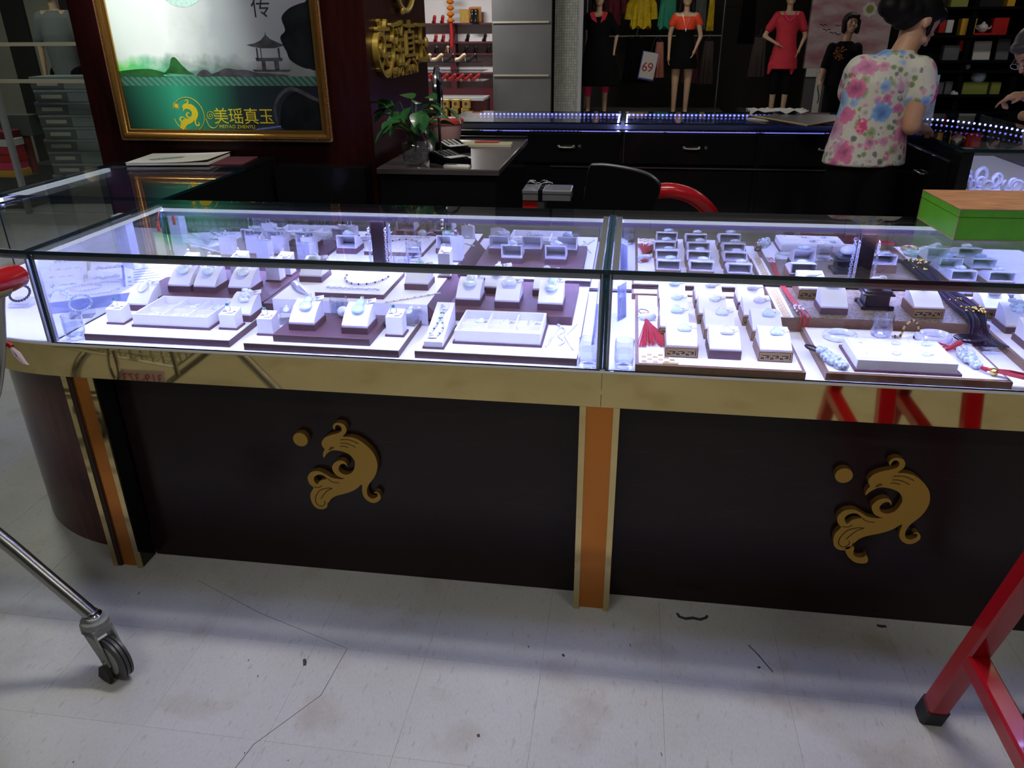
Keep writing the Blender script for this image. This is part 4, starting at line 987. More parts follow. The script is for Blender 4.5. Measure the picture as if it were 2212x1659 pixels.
def surf(kind, u):
    """point and tilt on the stand's front surface; u from 0 front to 1 rear"""
    pr = AP if kind == 'arc' else WP; dz = -.004 if kind == 'plain' else 0
    y = pr[1][0]+(pr[-1][0]-pr[1][0])*u
    for (a, c) in zip(pr[1:], pr[2:]):
        if c[0] >= y-1e-9:
            k = (y-a[0])/max(1e-6, c[0]-a[0]); return y, a[1]+(c[1]-a[1])*k+dz, math.atan2(c[1]-a[1], c[0]-a[0])
    return pr[-1][0], pr[-1][1]+dz, .2
# pendants lie in local XY (y = up the slope)
def pend_mesh(kind, m):
    b = MB()
    if kind == 'buddha':
        b.ell((0, 0, .004), (.0135, .0095, .006), 16, 9); b.ell((0, .008, .005), (.0075, .007, .0055)); b.ell((-.008, -.004, .004), (.006, .005, .0045)); b.ell((.008, -.004, .004), (.006, .005, .0045))
    elif kind == 'guanyin':
        b.ell((0, -.005, .004), (.0125, .0125, .005), 16, 9); b.ell((0, .008, .0045), (.0088, .0095, .005)); b.ell((0, .017, .004), (.005, .0055, .004)); b.ell((-.006, -.008, .006), (.004, .006, .004)); b.ell((.005, .0, .0065), (.004, .006, .004))
    elif kind == 'gourd':
        b.ell((0, -.007, .0045), (.011, .011, .0055), 16, 9); b.ell((0, .009, .004), (.0075, .0085, .0045)); b.ell((0, .018, .003), (.0025, .004, .0025))
    elif kind == 'cabochon':
        b.ell((0, 0, .002), (.013, .0105, .006), 18, 9)
    elif kind == 'drop':
        b.ell((0, -.002, .003), (.0095, .0125, .0045), 16, 9); b.ell((0, .012, .003), (.0045, .007, .003))
    elif kind == 'carved':
        for k in range(9): b.ell((.006*math.sin(k*2.1), -.013+k*.0034, .004+.0015*math.cos(k*1.7)), (.0065, .0045, .004), 10, 7)
    return b.mesh('stone', m)
PM = {}
def pendant(kind, m, M, label, group, tagside=1, tagrot=.3):
    if (kind, m) not in PM: PM[(kind, m)] = pend_mesh(kind, m)
    t = thing('jade_pendant', label, 'pendant', M, group)
    link('stone', PM[(kind, m)], t)
    if 'tagm' not in PM:
        PM['tagm'] = MB().box(-.008, .008, -.005, .005, 0, .0006).mesh('price_tag', 'card_white')
        b = MB(); 
        for k in range(4): b.box(-.006, -.006+.003+.006*((k*7) % 3)/3, -.0038+k*.0022, -.0028+k*.0022, .0006, .0007)
        PM['taglines'] = b.mesh('tag_print', 'ink')
        PM['bail'] = MB().tube([(.0028*math.cos(2*PI*i/10), .0028*math.sin(2*PI*i/10), .002) for i in range(10)], .0007, 5, closed=True).mesh('bail', 'silver')
    dy = {'buddha': .013, 'guanyin': .021, 'gourd': .021, 'cabochon': .011, 'drop': .018, 'carved': .018}[kind]
    link('bail', PM['bail'], t, T(0, dy, .002))
    tg = link('price_tag', PM['tagm'], t, T(tagside*.017, dy-.004, .0012, tagrot))
    link('tag_print', PM['taglines'], tg)
    return t
def on_stand(kind, x, y, z, lab, group, pk, pm, plab, u=.62, ts=1, rz=0, dx=0.0):
    """place a stand with its base centre at x,y,z and a pendant on its slope"""
    stand(kind, T(x, y, z, rz), lab, group)
    py, pz, til = surf(kind, u)
    M = T(x, y, z, rz) @ T(dx, py, pz+.0006, 0, til)
    pendant(pk, pm, M @ Matrix.Scale(1.55 if kind == 'arc' else 1.22, 4), plab, 'jade pendants', ts)
G1 = 'arched pendant stands in the left counter'
rows = [  # x centre, front y, z, look
    (.200, .325, RZ, 'guanyin', 'jade_pale', 'left', 'on the rear left riser'), (.282, .325, RZ, 'gourd', 'jade_pale', 'middle', 'on the rear left riser'), (.392, .327, RZ, 'guanyin', 'jade_clear', 'right', 'on the rear left riser')]
for x, y, z, pk, pm, w, where in rows:
    on_stand('arc', x, y+.0425, z, f'arched white pendant stand, {w} of the three {where}', G1, pk, pm, f'pale jade pendant on the {w} stand of the rear left riser', ts=1 if w != 'left' else 1)
on_stand('arc', .128, .215+.0425, TZ, 'arched white pendant stand between ring cube and certificate, left front tray', G1, 'drop', 'jade_clear', 'clear jade drop pendant on the stand left of the pendant box')
on_stand('arc', .465, .167+.0425, TZ, 'arched white pendant stand behind the right ring cube, left front tray', G1, 'carved', 'jade_clear', 'long carved jade pendant on the stand right of the pendant box', dx=.004)
on_stand('arc', .690, .072+.0425, TZ+.020, 'arched white pendant stand, left one on the front riser', G1, 'gourd', 'jade_blue', 'blue-green gourd jade pendant on the left front riser stand', dx=.002)
on_stand('arc', .837, .065+.0425, TZ+.020, 'arched white pendant stand, right one on the front riser', G1, 'gourd', 'jade_green', 'green-bottomed gourd jade pendant on the right front riser stand', dx=.002)
on_stand('arc', .579, .418+.0425, .805, 'arched white pendant stand at left on the raised white step', G1, 'buddha', 'jade_pale', 'pale jade pendant at left on the raised white step')
on_stand('arc', .920, .381+.0425, .805, 'arched white pendant stand at right on the raised white step', G1, 'buddha', 'jade_green', 'green jade pendant at right on the raised white step')
for x, y, w, pk, pm in [(1.089, .305, 'front left', 'guanyin', 'jade_pale'), (1.202, .300, 'front middle', 'buddha', 'jade_clear'), (1.324, .294, 'front right', 'guanyin', 'jade_blue'), (1.150, .420, 'rear left', 'gourd', 'jade_pale'), (1.296, .415, 'rear right', 'buddha', 'jade_clear')]:
    on_stand('arc', x, y+.0425, RZ, f'arched white pendant stand, {w} on the riser beside the divider', G1, pk, pm, f'jade pendant on the {w} stand of the riser beside divider')
G2 = 'pendant stands on the wood-edged tray'
names_r = ['front', 'second', 'third', 'rear']; names_c = ['left', 'middle', 'right']
kk = 0
for r, yy in enumerate((.060, .193, .305, .430)):
    for c_, xx in enumerate((1.672, 1.776, 1.895)):
        kind = 'plain' if (r, c_) in ((0, 1), (3, 2)) else 'key'
        xx2 = xx-.012*(r == 1)*(c_ == 0)-.008*(r > 1); 
        pm = ['jade_blue', 'jade_lilac', 'jade_blue', 'jade_blue', 'jade_clear', 'jade_blue', 'jade_blue', 'jade_clear', 'jade_lilac', 'jade_blue', 'jade_clear', 'jade_lilac'][kk]; kk += 1
        bn = 'plain brown base' if kind == 'plain' else 'gold key-pattern base'
        on_stand(kind, xx2, yy+.048, TZ, f'white pendant stand with {bn}, {names_r[r]} row, {names_c[c_]} column', G2, 'buddha' if r != 2 else 'cabochon', pm, f'small jade buddha on the stand in {names_r[r]} row, {names_c[c_]} column', u=.60, dx=.006)
G3 = 'pendant stands on the brocade tray'
on_stand('key', 2.065, .495+.048, .786, 'white stand with key-pattern base at rear left of brocade tray', G3, 'cabochon', 'jade_clear', 'white jade cabochon at the rear left of brocade tray')
on_stand('arc', 2.095, .365+.0425, .786, 'arched white stand on purple-brown base, left on brocade tray', G3, 'buddha', 'jade_blue', 'blue jade pendant on the left stand of brocade tray', u=.85)
on_stand('key', 2.336, .365+.048, .786, 'white stand with key-pattern base at the front right of brocade tray', G3, 'cabochon', 'jade_grey', 'grey-green jade disc on the front right stand of brocade tray', u=.85)
G4 = 'pendant stands at the right frame edge'
for x, y, kind, w, pm in [(2.547, .445, 'key', 'rear left', 'jade_lilac'), (2.555, .325, 'arc', 'second, carrying a blue carving', 'jade_blue'), (2.556, .205, 'arc', 'front left', 'jade_clear'), (2.655, .445, 'key', 'rear right', 'jade_lilac'), (2.66, .30, 'key', 'right middle', 'jade_blue'), (2.665, .17, 'key', 'right front', 'jade_clear')]:
    on_stand(kind, x, y+.045, TZ, f'white pendant stand at the right frame edge, {w}', G4, 'carved' if 'blue' in w else 'buddha', pm, f'jade pendant at the right frame edge, on the stand {w.split(",")[0]}')

# ---- ring cubes
def ring_cube(M, label, gem, glabel, h=.050, w=.046, d=.042):
    t = thing('ring_stand', label, 'jewellery stand', M, 'ring cubes')
    MB().bbox(-w/2-.004, w/2+.004, -d/2-.004, d/2+.004, 0, .005, .001).build('cube_base', 'brown_leather', t)
    MB().prism([(-d/2, .005), (d/2, .005), (d/2, h+.010), (d/2-.008, h+.006), (-d/2, h)], -w/2, w/2, 'x').build('cube_body', 'white_leather', t)
    MB().box(-w/2+.004, w/2-.004, -.003, -.001, h+.0022, h+.0040).build('ring_slot', 'matt_black', t)
    r = thing('ring', glabel, 'ring', M @ T(-.004, -.002, h+.0085), 'gem rings')
    b = MB(); b.tube([(.0085*math.cos(2*PI*i/18), 0, .004+.0085*math.sin(2*PI*i/18)) for i in range(18)], .0011, 6, closed=True); b.build('band', 'silver', r)
    b = MB(); b.lathe([(.001, -.004), (.0048, 0), (.0048, .0015), (.003, .0035)], 10, T(0, 0, .0145)); b.build('gem', gem, r)
    tg = MB().box(-.009, .009, -.006, .006, 0, .0006).build('price_tag', 'card_white', r, T(.010, -.008, -.0040, .3, .1))
    return t
ring_cube(T(.130, .128, TZ), 'white ring cube at left end of the left front tray', 'teal_gem', 'silver ring with teal stone on the leftmost cube', .042)
ring_cube(T(.464, .127, TZ), 'white ring cube right of the pendant box, left front tray', 'teal_gem', 'silver ring with teal stone on the cube right of pendant box', .042)
ring_cube(T(.585, .098, TZ), 'white ring cube left of the front riser', 'green_gem', 'silver ring with green stone left of the front riser', .046, .042)
ring_cube(T(.930, .132, TZ), 'white ring cube right of the front riser', 'green_gem', 'silver ring with green stone right of the front riser', .054, .044)
for k, (x, y) in enumerate([(.150, .500), (.235, .475), (.330, .470), (.300, .535), (.440, .480), (.450, .54)]):
    w = ['first from left', 'second from left', 'third from left', 'hindmost', 'fourth from left', 'rear right'][k]
    ring_cube(T(x, y, RZ), f'white ring cube at the rear of the left riser, {w}', 'silver', f'plain silver ring on the {w} rear cube of the left riser', .058, .044)
ring_cube(T(.975, .535, .805), 'tall white ring cube at the rear right of the white step', 'silver', 'silver ring on the rear right cube of white step', .075, .036)

# ---- compartment trays
def comp_tray(x0, x1, y0, y1, z, label, h=.032, base='brown_leather'):
    t = thing('compartment_tray', label, 'tray', T(x0, y0, z)); w, d = x1-x0, y1-y0
    MB().box(-.005, w+.005, -.004, d+.004, 0, .006).build('tray_base', base, t)
    MB().box(0, w, 0, d, .006, .014).build('tray_floor', 'white_leather', t)
    b = MB(); k = .0045
    b.box(0, w, 0, k, .014, h); b.box(0, w, d-k, d, .014, h); b.box(0, k, k, d-k, .014, h); b.box(w-k, w, k, d-k, .014, h); b.build('tray_wall', 'white_leather', t)
    for i in (1, 2): MB().box(w*i/3-.0018, w*i/3+.0018, k, d-k, .014, h-.006).build('divider', 'white_leather', t)
    MB().box(k, w-k, d/2-.0018, d/2+.0018, .014, h-.008).build('divider', 'white_leather', t)
    return t
comp_tray(.192, .412, .096, .256, TZ, 'white six-compartment pendant box on the left front tray', .036)
for i, (cx, cy, pk, pm, w) in enumerate([(.305, .222, 'guanyin', 'jade_clear', 'rear middle'), (.372, .222, 'buddha', 'jade_pale', 'rear right'), (.232, .142, 'carved', 'jade_clear', 'front left'), (.300, .140, 'drop', 'jade_clear', 'front middle'), (.370, .138, 'carved', 'jade_pale', 'front right')]):
    pendant(pk, pm, T(cx, cy, TZ+.0146, -.4+.15*i), f'jade pendant in the {w} cell of the left pendant box', 'boxed pendants', 1)
comp_tray(1.098, 1.320, .084, .242, TZ, 'white six-compartment pendant box beside the bracelet ramp', .036)
for i, (cx, cy, pk, pm, w) in enumerate([(1.143, .205, 'buddha', 'jade_pale', 'rear left'), (1.212, .200, 'guanyin', 'jade_pale', 'rear middle'), (1.283, .200, 'carved', 'jade_lilac', 'rear right'), (1.130, .122, 'buddha', 'jade_clear', 'front left'), (1.285, .122, 'carved', 'jade_clear', 'front right')]):
    pendant(pk, pm, T(cx, cy, TZ+.0146, -.25+.1*i), f'jade pendant in the {w} cell of the box by bracelet ramp', 'boxed pendants', 1)
# flat pendant box in the right counter, with slit cushions
t = thing('pendant_box', 'flat white pendant box with four small pendants on wood-edged tray', 'tray', T(2.074, .030, TZ))
MB().box(-.004, .232, -.006, .152, 0, .006).build('box_base', 'brown_leather', t)
MB().bbox(0, .222, 0, .142, .006, .030, .0015).build('box_body', 'white_leather', t)
for i in range(3):
    for j in range(2): MB().bbox(.006+.072*i, .072+.072*i, .008+.066*j, .068+.066*j, .030, .0325, .0012).build('cushion', 'white_leather', t)
for cx, cy, pm, w in [(2.185, .130, 'jade_lilac', 'rear middle'), (2.255, .132, 'jade_blue', 'rear right'), (2.168, .065, 'jade_lilac', 'front middle'), (2.236, .068, 'jade_blue', 'front right')]:
    pendant('cabochon' if 'front' in w else 'buddha', pm, T(cx, cy, TZ+.0330, 0, 0, 0, .75), f'small jade pendant, {w} cushion of the flat white box', 'boxed pendants', 1)
for cx, cy, w in [(2.105, .130, 'rear left'), (2.100, .062, 'front left')]:
    b = MB(); b.tube([(-.004, .003, 0), (0, -.002, .001), (.005, .004, 0)], .0009, 5); b.tube([(0, -.002, .001), (.001, -.006, 0)], .0009, 5)
    tag(b.build('earring', 'silver', None, T(cx, cy, TZ+.0335)), f'tiny silver stud on the {w} cushion of flat white box', 'earring', 'studs in the flat white box')

# ---- necklace tray, bracelets, brooch on the step
def bead_string(pts, r, m, label, cat, group=None, name='necklace', every=1, m2=None):
    t = thing(name, label, cat, T(*pts[0]), group); o = Vector(pts[0])
    bm_ = MB(); b2 = MB()
    for i, p in enumerate(pts):
        q = Vector(p)-o; (b2 if (m2 and i % 4 == 1) else bm_).ell(q, r, 8, 6)
    bm_.build('beads', m, t)['kind'] = 'stuff'
    if m2: b2.build('accent_beads', m2, t)
    MB().tube([Vector(p)-o for p in pts], r*.3, 4).build('thread', 'silver', t)
    return t
def arcpts(cx, cy, rx, ry, z, a0, a1, n): return [(cx+rx*math.cos(a0+(a1-a0)*i/n), cy+ry*math.sin(a0+(a1-a0)*i/n), z) for i in range(n+1)]
tray(.645, .849, .288, .510, .805, .820, 'small white necklace tray with brown edge on the white step')
bead_string(arcpts(.752, .455, .066, .095, .824, PI*1.02, PI*1.98, 34), .0032, 'pearl', 'pale bead necklace with dark stones on the small necklace tray', 'necklace', None, 'necklace', 1, 'dark_bead')
bead_string([(.668+i*.0045, .325-.0001*i, .8235+.0012*math.sin(i*1.6)) for i in range(36)], .0027, 'silver', 'silver link bracelet at the front of the necklace tray', 'bracelet', None, 'bracelet')
b = MB(); b.tube(crom([(0, 0, .004), (.03, -.03, .012), (.06, -.07, .010), (.10, -.105, .003)], 5, False), [.002, .004, .006, .008, .010, .011, .010, .009, .010, .011, .010, .008, .006, .004, .002, .001][:16], 8)
tag(b.build('brooch', 'silver', None, T(.528, .392, .805)), 'long silver leaf brooch at the left front of the white step', 'brooch')
bead_string([(.862+.0042*i, .255+.0032*i, .8075) for i in range(33)], .0026, 'silver', 'silver bracelet with a gold clasp at right of white step', 'bracelet', None, 'bracelet', 1, 'gold_bead')
# bracelet ramp and loose chains
t = thing('bracelet_ramp', 'slim white bracelet ramp with a green bead bracelet', 'jewellery stand', T(1.026, .040, TZ))
MB().box(-.002, .054, -.003, .165, 0, .005).build('ramp_base', 'brown_leather', t)
MB().prism([(0, .005), (.16, .005), (.16, .070), (.004, .019), (0, .019)], .002, .050, 'x').build('ramp_body', 'white_leather', t)
def onramp(u, x, dz=.0025): return (1.026+x, .044+.156*u, TZ+.019+.051*u+dz)
bead_string([onramp(.12+.66*i/20, .010+.012*(i/20)+.006*math.sin(i/20*PI)) for i in range(21)], .0032, 'silver', 'green bead bracelet strand at left on the bracelet ramp', 'bracelet', None, 'bracelet', 1, 'green_gem')
bead_string([onramp(.14+.64*i/20, .034+.006*math.sin(i/20*PI*2)) for i in range(21)], .0032, 'silver', 'green bead bracelet strand at right on the bracelet ramp', 'bracelet', None, 'bracelet', 1, 'green_gem')
for k, (u, x) in enumerate(((.12, .020), (.85, .026))):
    o = MB().box(-.012, .012, -.011, .011, 0, .0008).build('price_tag', 'card_white', None, Matrix.Translation(onramp(u, x, .0035)) @ T(0, 0, 0, .1, math.atan2(.051, .156)))
    tag(o, ['white price tag at the lower end of bracelet ramp', 'white price tag at the upper end of bracelet ramp'][k], 'tag')
    b = MB()
    for q in range(4): b.box(-.009, -.009+.006+.009*((q*5) % 3)/3, -.008+q*.0045, -.0062+q*.0045, .0008, .001)
    b.build('tag_print', 'ink', o)
for k, pts in enumerate([[(1.335, .085), (1.345, .15), (1.352, .20), (1.365, .235)], [(1.352, .245), (1.375, .205), (1.36, .165), (1.378, .125), (1.368, .10)], [(1.402, .255), (1.388, .205), (1.378, .165), (1.39, .12), (1.405, .075)]]):
    p = crom([(x, y, TZ+.003) for x, y in pts], 8, False)
    bead_string(p, .0030, 'silver', ['fine silver chain nearest the pendant box, right of it', 'twisted silver chain bracelet in the middle right of the box', 'silver chain with pendant bar beside the glass divider'][k], 'bracelet', 'loose silver chains', 'bracelet')

# ---- water tumblers
def tumbler(x, y, z, label, h=.070, r=.025, cap=.62):
    t = thing('water_tumbler', label, 'glass', T(x, y, z), 'water tumblers')
    MB().lathe([(r*.55, 0), (r*.86, .001), (r*.92, .006), (r, h*.35), (r*1.0, h*.7), (r*.96, h), (r*.90, h), (r*.93, h*.7), (r*.92, h*.35), (r*.84, .012), (0.0005, .011)], 24, caps=False).build('glass_wall', 'tumbler', t)
    MB().lathe([(.0005, .0115), (r*.83, .0125), (r*.915, h*.35), (r*.92, h*cap), (.0005, h*cap)], 24, caps=False).build('water', 'water', t)
    return t
tumbler(.052, .040, B0, 'water tumbler at the left front corner of left counter', .068, .027)
tumbler(1.445, .028, B0, 'water tumbler in left counter, just left of glass divider', .072, .0245)
tumbler(1.533, .030, B0, 'water tumbler in right counter, just right of glass divider', .072, .0245)
tumbler(2.195, .275, TZ, 'water tumbler behind the flat pendant box, right counter', .056, .027, .7)
tumbler(.735, .233, TZ, 'water tumbler between the white step and front riser', .060, .026)
tumbler(.83, .55, .805, 'water tumbler at the rear of the white step', .060, .026)

# ---- acrylic stands with small things
def acrylic(x, y, z, s, label, M2=None):
    t = thing('acrylic_stand', label, 'jewellery stand', T(x, y, z, s), 'clear acrylic stands')
    MB().prism([(-.03, 0), (.03, 0), (.03, .030), (.026, .032), (-.03, .010)], -.022, .022, 'x').build('acrylic_body', 'acrylic', t); return t
acrylic(.600, .190, TZ, .3, 'clear acrylic stand behind the ring cube left of front riser')
acrylic(.945, .220, TZ, -.1, 'clear acrylic stand behind the ring cube right of front riser')
pendant('drop', 'jade_clear', T(.598, .190, TZ+.0325, .3, .3), 'clear jade pendant on the acrylic stand left of front riser', 'jade pendants')
pendant('gourd', 'jade_clear', T(.943, .220, TZ+.0325, -.1, .3), 'clear jade pendant on the acrylic stand right of front riser', 'jade pendants')
b = MB(); b.lathe([(.0, 0), (.012, .004), (.014, .012), (.010, .020), (.0, .024)], 12, caps=False)
tag(b.build('shell_ornament', 'silver', None, T(.897, .178, TZ+.001)), 'dark silver shell ornament beside the right ring cube', 'ornament')
b = MB(); b.ell((0, 0, .016), (.018, .014, .016)); b.tube(crom([(.012, 0, .014), (.03, -.01, .020), (.045, -.03, .005)], 5, False), .0025, 6)
tag(b.build('jade_ornament', 'jade_clear', None, T(.765, .185, TZ+.020)), 'clear spoon-shaped jade ornament between the two riser stands', 'ornament')

# ---- corner counter: trays, bangles, bracelets on acrylic
tr = thing('necklace_tray', 'slanted white necklace tray with blue edge in the corner counter', 'tray', T(-.10, .345, B0, .58))
MB().box(-.115, .115, -.085, .085, 0, .034).build('tray_body', 'packet_blue', tr); MB().box(-.113, .113, -.083, .083, .034, .036).build('tray_top', 'white_leather', tr)
Mx = T(-.10, .345, B0+.039, .58)
bead_string([tuple(Mx @ Vector(p)) for p in arcpts(-.02, .02, .042, .032, 0, 0, 2*PI, 34)], .0036, 'pearl', 'small pink pearl bracelet on the slanted corner tray', 'bracelet', None, 'bracelet')
bead_string([tuple(Mx @ Vector(p)) for p in arcpts(.0, .0, .09, .062, 0, PI*.2, PI*1.8, 60)], .0024, 'silver', 'fine pale necklace around the pearl bracelet on corner tray', 'necklace')
def bracelet_on_block(x, y, label, m, rz=.3):
    t = thing('bracelet_stand', label, 'jewellery stand', T(x, y, B0, rz), 'bracelets on clear blocks')
    MB().prism([(-.022, 0), (.022, 0), (.026, .022), (-.018, .012)], -.030, .030, 'x').build('acrylic_block', 'acrylic', t)
    b = MB()
    for i in range(22):
        a = 2*PI*i/22; b.ell((.030*math.cos(a), .004+.020*math.sin(a), .022+.018*(1+math.sin(a))), .0042, 8, 6)
    b.build('bead_bracelet', m, t)['kind'] = 'stuff'
bracelet_on_block(-.045, .205, 'grey bead bracelet on a clear block, nearest the glass corner', 'jade_grey', .35)
bracelet_on_block(-.145, .240, 'clear block with pale bead bracelet left of the corner tray', 'jade_pale', .35)
bracelet_on_block(-.290, .265, 'dark bead bracelet on a clear block, farthest left in corner', 'dark_bead', .15)
for k, (x, y, rz) in enumerate([(-.24, .40, .55), (-.30, .47, .55), (-.16, .50, .55), (-.34, .56, .5), (-.22, .60, .5), (-.42, .66, .5)]):
    t = thing('card_holder', ['white slanted card holder, nearest behind the corner tray', 'white slanted card holder second from front, corner counter', 'white slanted card holder right rear of corner tray', 'white slanted card holder fourth from front, corner counter', 'white slanted card holder by the white post, corner counter', 'white slanted card holder farthest back in the corner counter'][k], 'jewellery stand', T(x, y, B0, rz), 'slanted card holders')
    MB().prism([(-.03, 0), (.03, 0), (.03, .045), (.022, .045), (-.03, .012)], -.055, .055, 'x').build('holder_body', 'white_leather', t)
    b = MB()
    for i in range(12): b.ell((-.035+.0064*i, -.010+.006*math.sin(i), .030+.003*math.sin(i*1.4)), .0045, 8, 6)
    b.build('bead_bracelet', ['jade_pale', 'jade_lilac', 'jade_clear'][k % 3], t)['kind'] = 'stuff'

# ---- certificates, packets, hanging things
t = thing('certificate', 'open white certificate leaflet with blue edge at the left rear', 'certificate', T(.038, .46, B0, .55))
Mc = T(0, 0, .052, 0, .45)
MB().box(-.085, .085, -.055, .055, 0, .002, Mc).build('leaflet', 'card_white', t); MB().box(-.092, -.085, -.06, .06, -.002, .004, Mc).build('blue_edge', 'card_blue', t)
b = MB()
for k in range(6): b.box(-.06, -.06+.05+.05*((k*3) % 4)/4, -.03+k*.012, -.026+k*.012, .002, .0024, Mc)
for k in range(3): b.box(-.078, -.068, -.045+k*.02, -.037+k*.02, .002, .0024, Mc)
b.build('printed_lines', 'packet_blue', t)
MB().box(-.06, .06, .030, .040, 0, .060).build('prop', 'acrylic', t)
def packets(x, y, n, label, lean, grp, dy=.016, dx=0, h=.10, dep=.07):
    for k in range(n):
        t = thing('certificate_packet', f'{label}, {["front", "second", "third", "fourth", "fifth", "sixth", "seventh", "eighth"][k]} of the row', 'packet', T(x+dx*k, y+dy*k, B0, 0, 0, lean), grp)
        MB().box(-.0015, .0015, 0, dep, 0, h).build('packet_sleeve', 'packet_blue', t)
        MB().box(-.0018, .0018, .006, dep-.006, .012, .05).build('packet_label', 'card_white', t)
packets(1.448, .165, 6, 'blue plastic certificate packet leaning on the divider, left counter', .10, 'packets left of the divider', .062, -.0006, .115)
packets(1.513, .350, 6, 'blue plastic certificate packet beside the divider, right counter', -.05, 'packets right of the divider', .008, .0042, .105)
tk = thing('hanging_tag', 'red hanging tag tied at the rear left of left counter', 'tag', T(.022, .58, .968))
MB().tube(crom([(0, 0, .006), (-.006, -.004, -.012), (-.010, -.004, -.03)], 4, False), .0018, 6).build('cord', 'red_cord', tk); MB().box(-.017, -.007, -.006, -.003, -.060, -.028).build('tag_plate', 'red_plastic', tk)
def chain(x, y, z0, z1, label):
    t = thing('hanging_chain', label, 'chain', T(x, y, z1), 'chains on the mirror stiles')
    b = MB(); n = int((z1-z0)/.0075)
    for k in range(n):
        z = -k*.0075-.004; a = (k % 2)*PI/2+.5
        b.tube([(.0042*math.cos(q)*math.cos(a), .0042*math.cos(q)*math.sin(a), z+.0058*math.sin(q)) for q in [2*PI*i/8 for i in range(8)]], .0013, 5, closed=True)
    b.build('chain_links', 'silver', t)['kind'] = 'stuff'
    MB().cyl((0, 0, .0), (0, .008, .004), .002, 8).build('hook', 'steel', t)
for x, w in ((.768, 'right of the left counter stile'), (.713, 'left of the left counter stile')): chain(x, .600, B0+.01, .93, f'silver chain hanging {w}')
for x, w in ((2.197, 'left of the right counter stile'), (2.252, 'right of the right counter stile')): chain(x, .600, .79, .93, f'silver chain hanging {w}')

# ---- tassels, jade toys and cords of the right counter
def tassel(M, label, length=.085, spread=.035, bend=0):
    t = thing('tassel', label, 'tassel', M); rnd = random.Random(int(length*1000)); b = MB()
    for k in range(90):
        a = rnd.uniform(-1, 1); c = rnd.uniform(0, 1); l = length*rnd.uniform(.86, 1.05)
        b.tube([(0+.003*a, 0, .009+.004*c), (spread*.45*a+bend*.2, -l*.45, .012+.012*c*(1-abs(a))), (spread*a+bend, -l, .003+.008*c*(1-abs(a)))], .0011, 4)
    b.build('threads', 'red_thread', t)['kind'] = 'stuff'
    b = MB(); b.tube([(0, .010, .010), (0, -.004, .010)], [.004, .006], 10); b.build('tassel_cap', 'red_cord', t)
    return t
tassel(T(1.590, .285, TZ, .12), 'thick red silk tassel lying at left of the wood-edged tray', .165, .042)
b = MB(); b.ell((0, 0, .010), (.026, .010, .010)); b.ell((.012, .002, .013), (.012, .009, .008))
tag(b.build('jade_toggle', 'jade_pale', None, T(1.592, .318, TZ)), 'pale jade toggle at the top of the red tassel', 'jade charm')
b = MB(); b.tube(crom([(0, 0, .004), (-.02, .03, .006), (-.012, .05, .006), (.006, .035, .006), (.002, .005, .006)], 5), .0012, 5, closed=True)
tag(b.build('cord_loop', 'black_cord', None, T(1.590, .335, TZ+.002)), 'thin dark cord loop above the pale jade toggle', 'cord')
b = MB(); b.ell((0, 0, .006), (.012, .008, .006)); b.ell((-.008, .004, .006), (.006, .005, .005)); b.ell((.008, .004, .006), (.006, .005, .005))
tag(b.build('red_knot', 'red_cord', None, T(1.592, .345, TZ)), 'small red knot above the pale jade toggle', 'knot')
t = thing('key_strip', 'gold fretwork strip at the front left of wood-edged tray', 'ornament', T(1.576, .022, TZ))
b = MB()
for i in range(6):
    for j in range(4):
        if (i+j) % 2 == 0: b.box(i*.0135, i*.0135+.0115, j*.014, j*.014+.011, 0, .0008)
b.box(0, .085, -.003, -.001, 0, .0008); b.build('fretwork', 'gold_foil', t); MB().box(.05, .088, -.006, .004, 0, .0006).build('strip_end', 'gold_foil', t)
t = thing('fret_strip', 'long white strip with gold fretwork between the two trays', 'ornament', T(1.948, .326, .786))
MB().box(0, .036, 0, .262, 0, .0015).build('strip_board', 'white_leather', t)
b = MB(); b.box(.008, .028, .004, .258, .0015, .0022); b.build('gold_inlay', 'gold_foil', t)
b = MB()
for k in range(20): b.box(.0105 if k % 2 else .020, .0135 if k % 2 else .023, .010+k*.0125, .017+k*.0125, .0022, .0026)
b.build('inlay_dashes', 'white_leather', t)
t = thing('red_cord_bundle', 'bundle of red cord necklaces with pink beads on brocade tray', 'cord', T(2.0, .595, .788))
rnd = random.Random(11)
for k in range(7):
    dx = rnd.uniform(-.008, .008); b = MB()
    b.tube(crom([(dx-.004, 0, .004), (.0+dx, -.10, .005), (.006+dx*1.6, -.20, .005), (.012+dx*2, -.256, .004), (.012+dx*2, -.274, -.012), (.008+dx*2.2, -.278, -.034)], 5, False), .0016, 5); b.build('cord_strand', 'red_cord', t)
b = MB()
for k in range(12): b.ell((.006+rnd.uniform(-.012, .012), -.19-rnd.uniform(0, .05), .008), (.003, .006, .003))
b.build('pink_beads', 'pearl', t)
pd = thing('carved_pedestal', 'dark carved wooden pedestal on the brocade tray', 'pedestal', T(2.222, .455, .786, .0))
for z0, z1, s in ((.0, .010, .040), (.010, .040, .032), (.040, .046, .042), (.046, .053, .036)): MB().bbox(-s, s, -s*.92, s*.92, z0, z1, .003).build('pedestal_tier', 'dark_carving', pd)
for sx in (-.036, .036):
    for sy in (-.033, .033): MB().bbox(sx-.007, sx+.007, sy-.007, sy+.007, -.0, .012, .002).build('pedestal_foot', 'dark_carving', pd)
b = MB(); b.ell((0, 0, .016), (.026, .022, .016)); b.ell((.010, 0, .026), (.012, .012, .010))
tag(b.build('jade_carving', 'jade_clear', None, T(2.222, .455, .839)), 'pale jade carving on the dark carved pedestal', 'jade carving')
t = thing('black_cord_bundle', 'bundle of black cords with gold beads over the brocade tray edge', 'cord', T(2.448, .585, .788)); rnd = random.Random(4)
